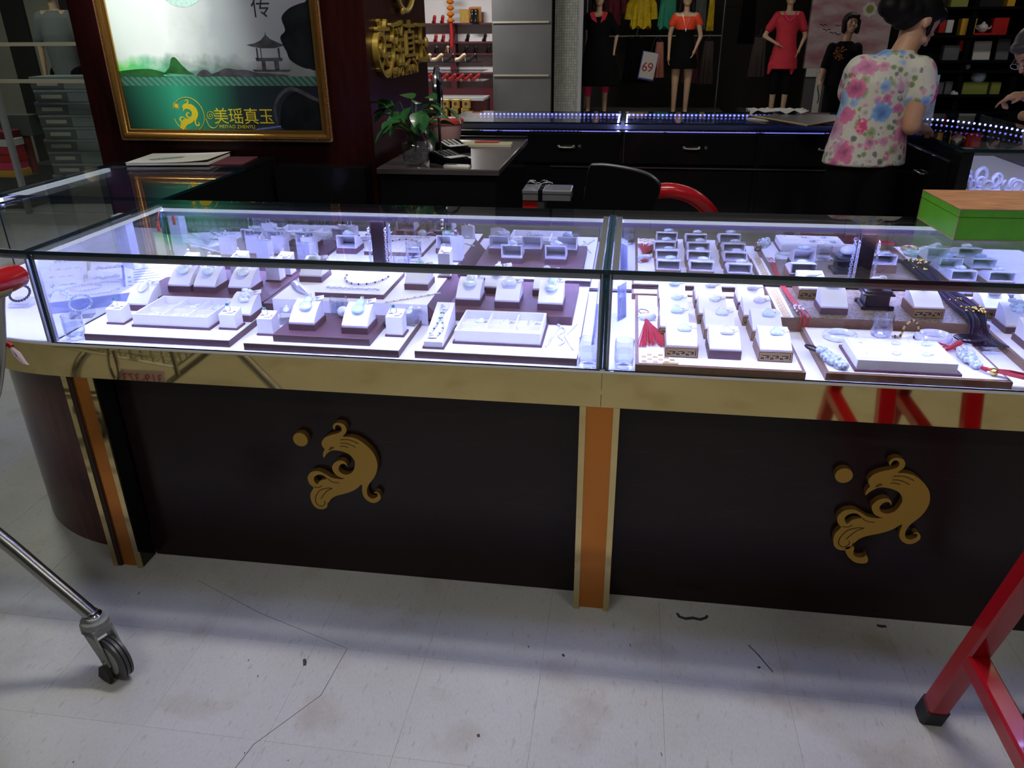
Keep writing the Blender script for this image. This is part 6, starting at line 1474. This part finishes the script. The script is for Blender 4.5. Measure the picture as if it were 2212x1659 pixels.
# M1: black dress, red collar, pink leggings
m1 = mannequin(.96, FY, Z0, 'mannequin in black dress with pink leggings, left in clothes shop', 1.04, ((-.27, -.05, 1.02), (.24, 0, .90)), ((-.28, .03, 1.18), (.27, .03, 1.12)), .125)
blob('dress', [('loft', [(.04, 0, .42, .33, .22, 0), (.03, 0, .70, .27, .19, 0), (.01, 0, .95, .20, .15, 0), (0, 0, 1.12, .155, .125, 0), (0, 0, 1.28, .18, .13, 0), (0, 0, 1.36, .17, .10, 0)]), ('cap', (-.14, 0, 1.36), (-.26, .03, 1.20), .07, .06), ('cap', (.14, 0, 1.36), (.26, .03, 1.16), .07, .06)], 'black_cloth', .015, m1, 4)
blob('leggings', [('cap', (-.128, 0, .55), (-.128, .01, .30), .072, .056), ('cap', (.128, 0, .55), (.128, .01, .36), .072, .062)], 'pink_cloth', .012, m1, 3)
b = MB(); b.prism([(-.13, 1.41), (-.06, 1.43), (-.02, 1.28), (-.10, 1.33)], -.135, -.125, 'y'); b.prism([(.13, 1.41), (.06, 1.43), (.03, 1.28), (.10, 1.33)], -.135, -.125, 'y'); b.build('collar', 'red_cloth', m1)
blob('wig', [('ell', (0, .02, 1.63), (.095, .105, .10)), ('cap', (-.08, .01, 1.6), (-.085, .0, 1.47), .03, .025), ('cap', (.08, .01, 1.6), (.085, .0, 1.47), .03, .025)], 'hair', .012, m1, 3)
# M2: black skirt, orange bodice
m2 = mannequin(2.265, FY, Z0, 'mannequin in black minidress with orange bodice, clothes shop', 1.03, ((-.215, -.04, .84), (.155, -.10, .92)), ((-.215, .02, 1.12), (.23, .0, 1.10)), .088)
blob('dress', [('loft', [(0, 0, .665, .225, .16, 0), (0, 0, .80, .200, .15, 0), (0, 0, .98, .155, .125, 0), (0, 0, 1.10, .128, .105, 0), (0, 0, 1.20, .140, .115, 0)])], 'black_cloth', .012, m2, 4)
blob('bodice', [('loft', [(0, 0, 1.15, .112, .098, 0), (0, 0, 1.22, .142, .120, 0), (0, 0, 1.32, .160, .122, 0), (0, 0, 1.365, .150, .085, 0)]), ('cap', (-.15, 0, 1.355), (-.195, .01, 1.27), .062, .052), ('cap', (.15, 0, 1.355), (.20, .01, 1.27), .062, .052)], 'orange_cloth', .011, m2, 4)
blob('wig', [('ell', (0, .02, 1.63), (.095, .105, .10)), ('cap', (-.085, .01, 1.6), (-.10, .0, 1.42), .035, .03), ('cap', (.085, .01, 1.6), (.10, .0, 1.42), .035, .03)], 'hair', .012, m2, 3)
b = MB(); b.tube([(-.06, -.10, 1.40), (-.03, -.135, 1.30), (0, -.138, 1.20), (.03, -.135, 1.30), (.06, -.10, 1.40)], .003, 5); b.ell((0, -.14, 1.19), (.010, .006, .022)); b.build('necklace', 'silver', m2)
# M3: red tunic, hand on hip
m3 = mannequin(3.75, FY, Z0, 'mannequin in red tunic and black capri trousers, hand on hip', 1.03, ((-.155, -.10, 1.01), (.20, -.03, .93)), ((-.305, .0, 1.10), (.265, .02, 1.10)), .085)
blob('tunic', [('loft', [(.0, 0, .66, .21, .16, 0), (0, 0, .80, .195, .15, 0), (0, 0, .98, .155, .125, 0), (0, 0, 1.12, .142, .115, 0), (0, 0, 1.28, .168, .125, 0), (0, 0, 1.37, .15, .09, 0)]), ('cap', (-.15, 0, 1.36), (-.25, .0, 1.20), .066, .060), ('cap', (.15, 0, 1.36), (.23, .01, 1.20), .066, .060), ('cap', (-.17, -.06, .72), (-.20, -.07, .60), .05, .022), ('cap', (.13, -.06, .72), (.12, -.09, .60), .05, .022)], 'red_cloth', .012, m3, 4)
blob('capri_trousers', [('cap', (-.09, 0, .84), (-.09, 0, .36), .098, .066), ('cap', (.09, 0, .84), (.09, 0, .36), .098, .066)], 'black_cloth', .012, m3, 3)
b = MB(); b.tube([(-.09, -.09, 1.41), (-.05, -.132, 1.34), (0, -.138, 1.29), (.05, -.132, 1.34), (.09, -.09, 1.41)], .012, 6); b.build('lace_trim', 'pink_cloth', m3)
# hanging clothes on rails
rail = thing('clothes_rail', 'black steel clothes rail behind the dress mannequins', 'clothes rail', T(.72, 12.35, 0))
for x in (0, 2.2): MB().cyl((x, 0, .20), (x, 0, 2.05), .014, 8).build('upright', 'steel', rail)
MB().cyl((0, 0, 2.03), (2.2, 0, 2.03), .012, 8).build('rail_bar', 'steel', rail)
MB().cyl((0, 0, 1.33), (2.2, 0, 1.33), .012, 8).build('rail_bar', 'steel', rail)
def garment(x, y, ztop, zbot, w0, w1, m, label, d=.045, sleeve=0, name='garment', waves=5, zig=0):
    t = thing(name, label, 'clothing', T(x, y, 0), 'clothes hanging in the shop')
    rs = []; n = 30
    for k in range(8):
        u = k/7; z = ztop+(zbot-ztop)*u; w = w0+(w1-w0)*u
        rs.append([(w*math.cos(a)*(1+.05*u*math.sin(waves*a*2)), d*math.sin(a)*(1+.45*u*math.sin(waves*2*a+1)), z+(zig*u*(math.sin(a*6)) if k == 7 else 0)) for a in [2*PI*i/n for i in range(n)]])
    MB().rings(rs).build('cloth', m, t)
    if sleeve:
        for s in (-1, 1): MB().tube([(s*w0*.9, 0, ztop-.02), (s*(w0+.06), 0, ztop-.14), (s*(w0+.08), 0, ztop-sleeve)], [.05, .055, .06], 10).build('sleeve', m, t)
    MB().tube([(-w0*.8, 0, ztop-.01), (0, 0, ztop+.05), (w0*.8, 0, ztop-.01)], .006, 5).build('hanger', 'steel', t)
    MB().tube(crom([(0, 0, ztop+.05), (.0, 0, ztop+.10), (.015, 0, ztop+.12)], 3, False), .003, 5).build('hanger_hook', 'steel', t)
garment(1.12, 12.30, 1.98, 1.50, .13, .15, 'maroon_cloth', 'maroon striped top hanging left on the rail', .05, .3)
garment(1.60, 12.25, 1.93, 1.46, .13, .17, 'yellow_cloth', 'yellow draped blouse hanging on the rail', .05, .35, zig=.03)
garment(2.02, 12.25, 1.93, 1.45, .12, .15, 'green_cloth', 'green fringed top hanging on the rail', .05, 0, zig=.03)
garment(1.55, 12.2, 1.30, .62, .14, .22, 'black_cloth', 'black dress hanging low on the rail by the price sign', .06)
garment(1.93, 12.30, 1.24, .70, .06, .10, 'salmon_cloth', 'salmon pleated skirt hanging beside the price sign', .05)
garment(2.45, 12.3, 1.25, .62, .10, .14, 'wine_cloth', 'wine-coloured skirt hanging behind the orange bodice mannequin', .05)
garment(2.72, 12.35, 1.25, .60, .08, .12, 'brown_cloth', 'brown skirt hanging at the right end of the rail', .05)
garment(2.55, 12.5, 1.95, 1.42, .09, .12, 'grey_cloth', 'grey top hanging at the right end of the rail', .05)
garment(2.72, 12.42, 1.95, 1.40, .04, .06, 'yellow_cloth', 'narrow yellow scarf hanging at the right of the rail', .03)
garment(3.32, 12.5, 1.9, 1.2, .10, .14, 'black_cloth', 'black coat hanging left of the red tunic mannequin', .06)
garment(3.55, 12.5, 1.3, .7, .10, .14, 'brown_cloth', 'brown skirt hanging behind the red tunic mannequin', .06)
ps = thing('price_sign', 'white price sign with blue edge and red number', 'sign', T(1.72, 11.96, .68, 0, 0, .16))
MB().box(-.13, .13, 0, .008, 0, .43).build('sign_board', 'price_blue', ps); MB().box(-.115, .125, -.002, 0, .025, .42).build('sign_face', 'gift_white', ps)
MB().tube(crom([(.0, .004, .43), (.02, .16, .60), (.06, .385, .655)], 4, False), .004, 5).build('sign_hook', 'steel', ps)
text('sign_number', '69', .20, .001, 'gift_red', ps, T(-.10, -.003, .13) @ RX, sx=.9)
# pink poster with birds, white pavilion sign under it
pp = struct(MB().box(4.16, 5.35, 11.80, 11.90, .86, CEIL).build('wall_pink_panel', 'pink_print'), 'pink printed wall panel with birds')
b = MB()
for (x, z, s) in [(4.36, 1.47, .05), (4.42, 1.40, .06), (4.52, 1.36, .05), (4.58, 1.46, .04), (4.60, 1.34, .04)]: b.tube([(x-s, 11.797, z+s*.25), (x-s*.3, 11.797, z+s*.2), (x, 11.797, z-.01), (x+s*.35, 11.797, z+s*.25), (x+s, 11.797, z+s*.1)], .006, 5)
b.build('printed_birds', 'ink', pp)
flat_curve('printed_blossom', [[(5.0+.10*math.cos(a)*(1+.08*math.sin(7*a)), 1.68+.10*math.sin(a)*(1+.08*math.sin(7*a))) for a in [2*PI*i/60 for i in range(60)]]], .001, 'gift_white', pp, T(0, 11.797, 0) @ RX)
flat_curve('printed_blossom_heart', [circ(5.0, 1.685, .055)], .001, 'gift_olive', pp, T(0, 11.795, 0) @ RX)
lw = struct(MB().box(4.20, 5.35, 11.80, 11.90, -.003, .86).build('wall_lower_panel', 'column_grey'), 'grey lower panel under the pink print')
MB().box(4.20, 4.42, 11.76, 11.80, .74, .86).build('white_ledge', 'gift_white', lw); MB().box(4.36, 4.46, 11.74, 11.80, .0, .86).build('white_upright', 'gift_white', lw)
b = MB(); b.tube(crom([(4.40, 11.735, .80), (4.43, 11.735, .86), (4.47, 11.735, .82), (4.44, 11.735, .70), (4.40, 11.735, .6), (4.44, 11.735, .45), (4.43, 11.735, .35)], 5, False), .008, 5); b.build('green_scroll', 'leaf', lw)

# ================================================================= COLUMNS AND SHOE SHOP
colm = struct(MB().box(-.475, .36, 10.0, 10.8, 0, CEIL).build('wall_grey_column', 'column_grey'), 'plain grey column between shoe and clothes shops')
for z in (.86, 1.55, 2.24): MB().box(-.465, .33, 9.985, 10.0, z-.012, z+.012).build('joint_strip', 'joint_pale', colm)
struct(MB().box(.40, .74, 10.1, 10.5, 0, CEIL).build('wall_mosaic_column', 'mosaic'), 'mosaic column right of the grey column')
struct(MB().box(.74, .79, 10.1, 10.2, 0, CEIL).build('trim_3', 'aluminium'), 'slim metal shop-front frame')
sw = struct(MB().box(-4.2, -.47, 11.35, 11.45, 0, CEIL).build('wall_shoe_shop', 'shop_white'), 'white rear wall of the shoe shop')
b = MB()
ss = thing('shoe_shelf', 'wine-red shoe shelving on the white shop wall', 'shelf', T(-1.9, 11.0, 0))
for z in (.83, 1.115, 1.28, 1.545): MB().box(-.2, 1.42, .12, .34, z-.018, z+.006).build('shelf_board', 'shelf_wine', ss)
for x in (.60, 1.36): MB().box(x-.045, x+.045, .14, .34, 0, 1.545 if x < 1 else 1.28).build('shelf_upright', 'shelf_wine', ss)
MB().box(-.2, 1.42, .10, .34, 0, .60).build('shelf_plinth', 'shelf_wine', ss)
def shoe_mesh(m):
    b = MB(); b.tube(crom([(0, .09, .012), (0, .05, .016), (0, .0, .030), (0, -.06, .075), (0, -.10, .095)], 4, False), [.020, .030, .034, .035, .034, .032, .030, .028, .027, .027, .027, .028, .028, .028, .027, .024, .018], 10)
    b.cyl((0, -.095, .0), (0, -.085, .075), .007, 8, .014); return b.mesh('shoe', m)
SM = {m: shoe_mesh(m) for m in ('shoe_red', 'shoe_black', 'shoe_beige')}
k = 0
for z, row in ((1.551, [(-1.59, 'shoe_red'), (-1.46, 'shoe_red'), (-1.34, 'shoe_red')]), (1.286, [(-1.58, 'shoe_red'), (-1.46, 'shoe_red'), (-1.33, 'shoe_red'), (-1.07, 'shoe_black'), (-.80, 'shoe_black')]), (1.121, [(-1.58, 'shoe_black'), (-1.40, 'shoe_beige'), (-1.10, 'shoe_black'), (-.95, 'shoe_black'), (-.75, 'shoe_black')])):
    for j, (x, m) in enumerate(row):
        rn = {1.551: 'top', 1.286: 'middle', 1.121: 'low'}[z]; cn = {'shoe_red': 'red', 'shoe_black': 'black', 'shoe_beige': 'beige'}[m]
        o = tag(link('high_heel_shoe', SM[m], None, T(x, 11.20, z+.002, .35)), f'{cn} high-heeled shoe, {["first", "second", "third", "fourth", "fifth"][j]} from left on the {rn} shoe shelf', 'shoe', 'shoes on the wall shelves')
bx = thing('shoe_box', 'open gold shoe box holding a pair of black shoes', 'box', T(-.93, 11.12, 1.551, 0, .25))
MB().box(-.09, .09, .03, .12, 0, .20).build('box_body', 'orange_foil', bx); MB().box(-.07, .07, .025, .03, .02, .18).build('box_lining', 'carton_yellow', bx); MB().box(-.23, -.09, .0, .02, .0, .19).build('box_lid', 'carton_yellow', bx)
for x in (-.03, .03): link('black_shoe', SM['shoe_black'], bx, T(x, .01, .10, 0, PI/2.4))
ln = thing('paper_lantern_string', 'hanging string of orange paper lanterns in the shoe shop', 'decoration', T(-1.25, 10.85, 0))
for i in range(8): MB().lathe([(.02, 0), (.055, .02), (.06, .04), (.02, .075)], 10, T(0, 0, 1.55+.085*i)).build('lantern', 'orange_foil', ln)
MB().tube([(0, 0, 1.56), (.01, 0, 1.40), (0, 0, 1.22)], .022, 8).build('lantern_tail', 'shoe_red', ln)
MB().cyl((0, 0, 2.2), (0, 0, CEIL), .003, 5).build('lantern_string', 'shoe_red', ln)
sc_ = thing('shoe_showcase', 'glass shoe showcase with wooden frame in front of shoe shelving', 'display counter', T(-2.2, 9.6, 0))
MB().box(0, 1.65, .05, .55, 0, .55).build('case_base', 'shelf_wine', sc_); MB().box(0, 1.65, .0, .55, .55, .58).build('case_shelf', 'gift_white', sc_)
slab_pane(0, 1.65, 0, .008, .58, 1.05, 'y', 'case_glass', sc_); slab_pane(0, 1.65, 0, .55, 1.05, 1.058, 'z', 'case_top', sc_)
for z in (.80, .93): MB().box(0, 1.65, .02, .5, z, z+.008).build('glass_shelf', 'pane_thin', sc_)
for i, (x, m) in enumerate([(-1.55, 'shoe_black'), (-1.42, 'shoe_beige'), (-1.25, 'shoe_beige'), (-1.08, 'shoe_black'), (-.92, 'shoe_beige'), (-.76, 'shoe_black')]):
    tag(link('flat_shoe', SM[m], None, T(x, 9.85, 1.060, 1.4, 0, 0, .9)), f'{"black" if "black" in m else "beige"} shoe standing on the glass showcase, {["first", "second", "third", "fourth", "fifth", "sixth"][i]} from left', 'shoe', 'shoes on the glass showcase')
for i in range(9): tag(link('red_shoe', SM['shoe_red'], None, T(-1.62+i*.115, 9.80, .808, 1.4, 0, 0, .8)), f'red shoe inside the glass showcase, {["first", "second", "third", "fourth", "fifth", "sixth", "seventh", "eighth", "ninth"][i]} from left', 'shoe', 'red shoes in the showcase')
ym = MB().bbox(-.052, .052, -.05, .05, 0, .115, .004).mesh('carton_body', 'carton_yellow'); yl = flat_curve('tmpmark', [circ(0, 0, .022)], .0005, 'brown_cloth'); ylm = yl.data; bpy.data.objects.remove(yl)
i = 0
for r in range(2):
    for c_ in range(5):
        if (r, c_) == (1, 1): continue
        o = thing('yellow_carton', f'yellow carton in {["lower", "upper"][r]} row of the showcase base, {["first", "second", "third", "fourth", "fifth"][c_]} from left', 'carton', T(-1.40+c_*.150+.02*r, 9.535, .34+r*.118), 'yellow cartons')
        link('carton_body', ym, o); link('carton_mark', ylm, o, T(0, -.0505, .06) @ RX)
tag(MB().bbox(-.9, .75, -.12, .05, .0, .335, .004).build('low_bench', 'shelf_wine', None, T(-1.40, 9.54, 0)), 'low wine-red bench under the yellow cartons', 'bench')

# ================================================================= GIFT SHELVES BEHIND THE RIGHT COUNTER
gs = thing('gift_shelf', 'black gift shelving behind the right counter', 'shelf', T(3.95, 6.0, 0))
MB().box(0, 2.2, .40, .44, 0, 2.4).build('shelf_back', 'wall_dark', gs)
for z in (.78, .92, 1.12, 1.20, 1.40, 1.62): MB().box(0, 2.2, 0, .40, z-.02, z).build('shelf_board', 'matt_black', gs)
for x in (0, .42, .86, 2.18): MB().box(x-.02, x+.02, .02, .40, 0, 2.4).build('shelf_upright', 'matt_black', gs)
def gift(shape, x, z, w, h, m, label, y=6.12, d=.08, name='gift_box', cat='box'):
    b = MB()
    if shape == 'box': b.bbox(-w/2, w/2, -d/2, d/2, 0, h, .004)
    elif shape == 'bag': b.rings([[(-w/2, -d/2, 0), (w/2, -d/2, 0), (w/2, d/2, 0), (-w/2, d/2, 0)], [(-w/2*1.05, -d/2*1.1, h), (w/2*1.05, -d/2*1.1, h), (w/2*1.05, d/2*1.1, h), (-w/2*1.05, d/2*1.1, h)]])
    elif shape == 'globe': b.lathe([(w*.3, 0), (w*.42, h*.12), (w*.5, h*.45), (w*.42, h*.8), (w*.2, h*.97), (0.001, h)], 20, caps=False)
    elif shape == 'frame': b.box(-w/2, w/2, -.012, .012, 0, h, T(0, 0, 0, 0, -.12))
    elif shape == 'pot': b.lathe([(w*.25, 0), (w*.45, h*.2), (w*.5, h*.45), (w*.36, h*.72), (w*.2, h*.8), (w*.08, h), (0.001, h)], 20, caps=False); b.tube([(w*.45, 0, h*.3), (w*.7, 0, h*.4), (w*.8, 0, h*.6)], w*.07, 8); b.tube([(-w*.45, 0, h*.65), (-w*.75, 0, h*.55), (-w*.45, 0, h*.25)], w*.05, 8)
    tag(b.build(name, m, None, T(x, y, z)), label, cat, 'gift shop goods')
gift('bag', 4.36, 1.40, .115, .13, 'gift_yellow', 'yellow gift bag on the gift shelf', name='gift_bag', cat='bag')
gift('pot', 4.495, 1.42, .085, .085, 'gift_white', 'white teapot between yellow and red bags', name='teapot', cat='teapot')
gift('box', 4.62, 1.40, .12, .135, 'gift_red', 'red gift box beside the white teapot')
gift('box', 4.50, 1.40, .17, .016, 'gift_red', 'flat red tray under the white teapot', y=6.10, d=.10)
gift('frame', 4.53, 1.20, .14, .15, 'gift_white', 'white framed tile on the gift shelf', name='decorative_tile', cat='tile')
gift('frame', 4.70, 1.20, .10, .17, 'gift_grey', 'grey framed tile at the right of gift shelf', name='decorative_tile', cat='tile')
gift('globe', 4.43, 1.12, .075, .055, 'gift_white', 'small white domed ornament on the gift shelf', name='dome_ornament', cat='ornament')
gift('globe', 4.55, 1.02, .125, .098, 'globe_blue', 'blue painted globe ornament on the gift shelf', name='globe_ornament', cat='ornament')
gift('box', 4.53, .92, .21, .10, 'gift_olive', 'olive green box beneath the blue globe')
gift('box', 4.70, .92, .08, .10, 'gift_olive', 'second olive box right of the olive green box')
gift('globe', 4.36, .90, .072, .055, 'gift_white', 'small white domed ornament left of the olive box', y=6.05, name='dome_ornament', cat='ornament')
gift('box', 4.27, 1.20, .13, .12, 'gift_grey', 'grey box left of the white framed tile')
gift('box', 4.34, 1.27, .03, .09, 'gift_red', 'small red candle box beside the grey box')
gift('box', 4.12, 1.12, .085, .06, 'gift_red', 'red and white cup set box at left of gift shelf')
gift('box', 4.24, .92, .05, .10, 'gift_grey', 'narrow grey box left of the lower shelf')
gift('box', 4.31, .92, .06, .105, 'gift_grey', 'second grey box on the lower gift shelf')
gift('box', 4.15, 1.42, .05, .10, 'gift_red', 'narrow red box at upper left of gift shelf')
gift('box', 4.21, 1.42, .055, .10, 'gift_white', 'narrow white box at upper left of gift shelf')
gift('box', 4.25, 1.62, .14, .10, 'gift_olive', 'olive box on the top gift shelf')
gift('bag', 4.66, 1.62, .06, .12, 'gift_yellow', 'small yellow bag on the top gift shelf', name='gift_bag', cat='bag')

# ================================================================= LEFT SHOP: boxes, mannequin in polo shirt, glass front
struct(MB().box(-7.6, -2.2, 6.9, 7.0, 0, CEIL).build('wall_left_shop', 'wall_cream'), 'cream wall of the left shop')
for x in (-5.35, -4.62, -6.3): struct(MB().box(x-.14, x+.14, 6.86, 6.9, 0, CEIL).build('trim_4', 'wall_stripe'), 'dark upright on the cream wall')
BXY = (-3.30, 5.05)
i = 0
for r in range(9):
    zb = .16+r*.108
    t = thing('shoe_carton', f'grey-green stacked carton with end label, {["lowest", "second", "third", "fourth", "fifth", "sixth", "seventh", "eighth", "topmost"][r]} of the stack', 'carton', T(BXY[0]+(.012*((r*5) % 3-1)), BXY[1], zb, .12), 'stacked cartons in the left shop')
    MB().box(-.55, .02, 0, .30, 0, .100).build('carton_body', 'box_slate', t); MB().box(-.553, .023, -.004, .304, .082, .104).build('carton_lid', 'box_slate', t)
    MB().box(-.548, -.25, -.0055, -.004, .004, .080).build('carton_end', 'box_end', t); MB().box(-.49, -.30, -.0072, -.0055, .028, .060).build('end_label', 'box_label', t)
tag(MB().box(-.65, .15, -.02, .34, 0, .157).build('low_plinth', 'wall_stripe', None, T(*BXY, 0, .12)), 'dark low plinth under the stacked cartons', 'plinth')
pm_ = mannequin(-4.12, 5.9, .26, 'headless mannequin in grey polo shirt in the left shop', 1.0, ((-.24, -.03, .82), (.25, -.03, .82)), ((-.25, .01, 1.10), (.26, .01, 1.10)), .09)
blob('polo_shirt', [('loft', [(0, 0, .78, .155, .12, 0), (0, 0, .95, .15, .115, 0), (0, 0, 1.2, .175, .13, 0), (0, 0, 1.36, .17, .10, 0), (0, 0, 1.42, .07, .065, 0)]), ('cap', (-.15, 0, 1.35), (-.235, .01, 1.17), .075, .065), ('cap', (.15, 0, 1.35), (.24, .01, 1.17), .075, .065)], 'grey_cloth', .012, pm_, 4)
blob('trousers', [('cap', (-.09, 0, .84), (-.095, 0, .10), .10, .065), ('cap', (.09, 0, .84), (.095, 0, .10), .10, .065)], 'black_cloth', .013, pm_, 3)
tag(MB().box(-.45, .45, -.35, .35, -.003, .26).build('low_plinth', 'wall_stripe', None, T(-4.12, 5.9, 0)), 'dark plinth under the polo shirt mannequin', 'plinth')
gf = thing('glass_shop_front', 'glass shop front with steel rails at far left', 'partition', T(-4.9, 4.55, 0))
slab_pane(0, 2.35, 0, .010, .02, 2.4, 'y', 'front_pane', gf)
for z in (1.405, 1.12): MB().box(0, 2.35, -.015, .025, z-.016, z+.012).build('steel_rail', 'joint_pale', gf)
MB().box(1.04, 1.075, -.02, .03, 0, 1.12).build('upright', 'aluminium', gf)
rp = thing('display_bin', 'red display bin left of the stacked cartons', 'bin', T(-4.25, 5.0, 0))
MB().box(-.0, .22, 0, .04, .05, .62).build('panel_face', 'red_panel', rp); MB().box(-.05, .30, -.02, .12, .62, .80).build('panel_bin', 'box_end', rp); MB().box(0, .22, -.02, .06, 0, .05).build('panel_foot', 'matt_black', rp)
cols = ['gift_yellow', 'pink_cloth', 'gift_red', 'red_cloth', 'gift_white', 'maroon_cloth']
for r in range(6):
    o = MB().bbox(-.24, .22, 0, .20, 0, .066, .008).build('folded_shirt', cols[r % 6], None, T(-4.25-.01*(r % 2), 4.75, .28+r*.068)); tag(o, f'folded {["yellow", "pink", "bright red", "crimson", "white", "striped maroon"][r]} shirt in the stack at far left edge', 'shirt', 'folded shirts at the far left')
tag(MB().box(-.28, .26, -.02, .24, 0, .279).build('low_table', 'wall_stripe', None, T(-4.25, 4.75, 0)), 'dark low table under the folded shirts', 'table')
# unseen lamps added to light the shops, hung clear of reflections
def added_shop_lamp(x, y, wt, col, label, sx=.9, sy=.25, z=None):
    z = z or 2.66
    t = thing('added_shop_lamp', label, 'lamp', T(x, y, z-.05)); MB().box(-sx/2-.02, sx/2+.02, -sy/2-.02, sy/2+.02, .01, .05).build('housing', 'aluminium', t); MB().box(-sx/2, sx/2, -sy/2, sy/2, 0, .01).build('diffuser', 'lamp_face', t)
    MB().cyl((0, 0, .05), (0, 0, CEIL-z+.05), .008, 6).build('drop_rod', 'aluminium', t); l = area('added_shop_light', (x, y, z-.07), sx, sy, wt, col)
added_shop_lamp(-1.2, 9.3, 80, (1.0, .96, .94), 'added white lamp brightening the shoe shelving')
added_shop_lamp(1.9, 9.9, 17, (1.0, .90, .78), 'added warm lamp lighting the clothes shop')
added_shop_lamp(4.6, 9.6, 9, (1.0, .92, .86), 'added warm lamp lighting the pink panel')
added_shop_lamp(4.6, 4.8, 6, (1.0, .93, .85), 'added warm lamp lighting the gift shelving')
added_shop_lamp(-4.2, 4.9, 10, (.92, 1.0, .82), 'added greenish lamp lighting the left shop')
# spot lamp aimed at the framed poster
sp = thing('spot_lamp', 'ceiling spot lamp aimed at the framed poster', 'lamp', T(-.75, .30, CEIL))
MB().cyl((0, 0, 0), (0, 0, -.10), .012, 8).build('spot_stem', 'gift_white', sp); MB().lathe([(.03, 0), (.045, -.02), (.05, -.10), (.046, -.10), (.04, -.02)], 16, T(0, 0, -.10, 0, .42, -.2), caps=False).build('spot_can', 'gift_white', sp)
l = bpy.data.lights.new('spot_light', 'SPOT'); l.energy = 240; l.color = (1, .98, .95); l.spot_size = .42; l.spot_blend = .8; l.shadow_soft_size = .04
o = bpy.data.objects.new('spot_light', l); COL.objects.link(o); o.location = (-.72, .35, CEIL-.22); o.rotation_euler = (Vector((-.42, 1.55, 1.62))-Vector(o.location)).to_track_quat('-Z', 'Y').to_euler()
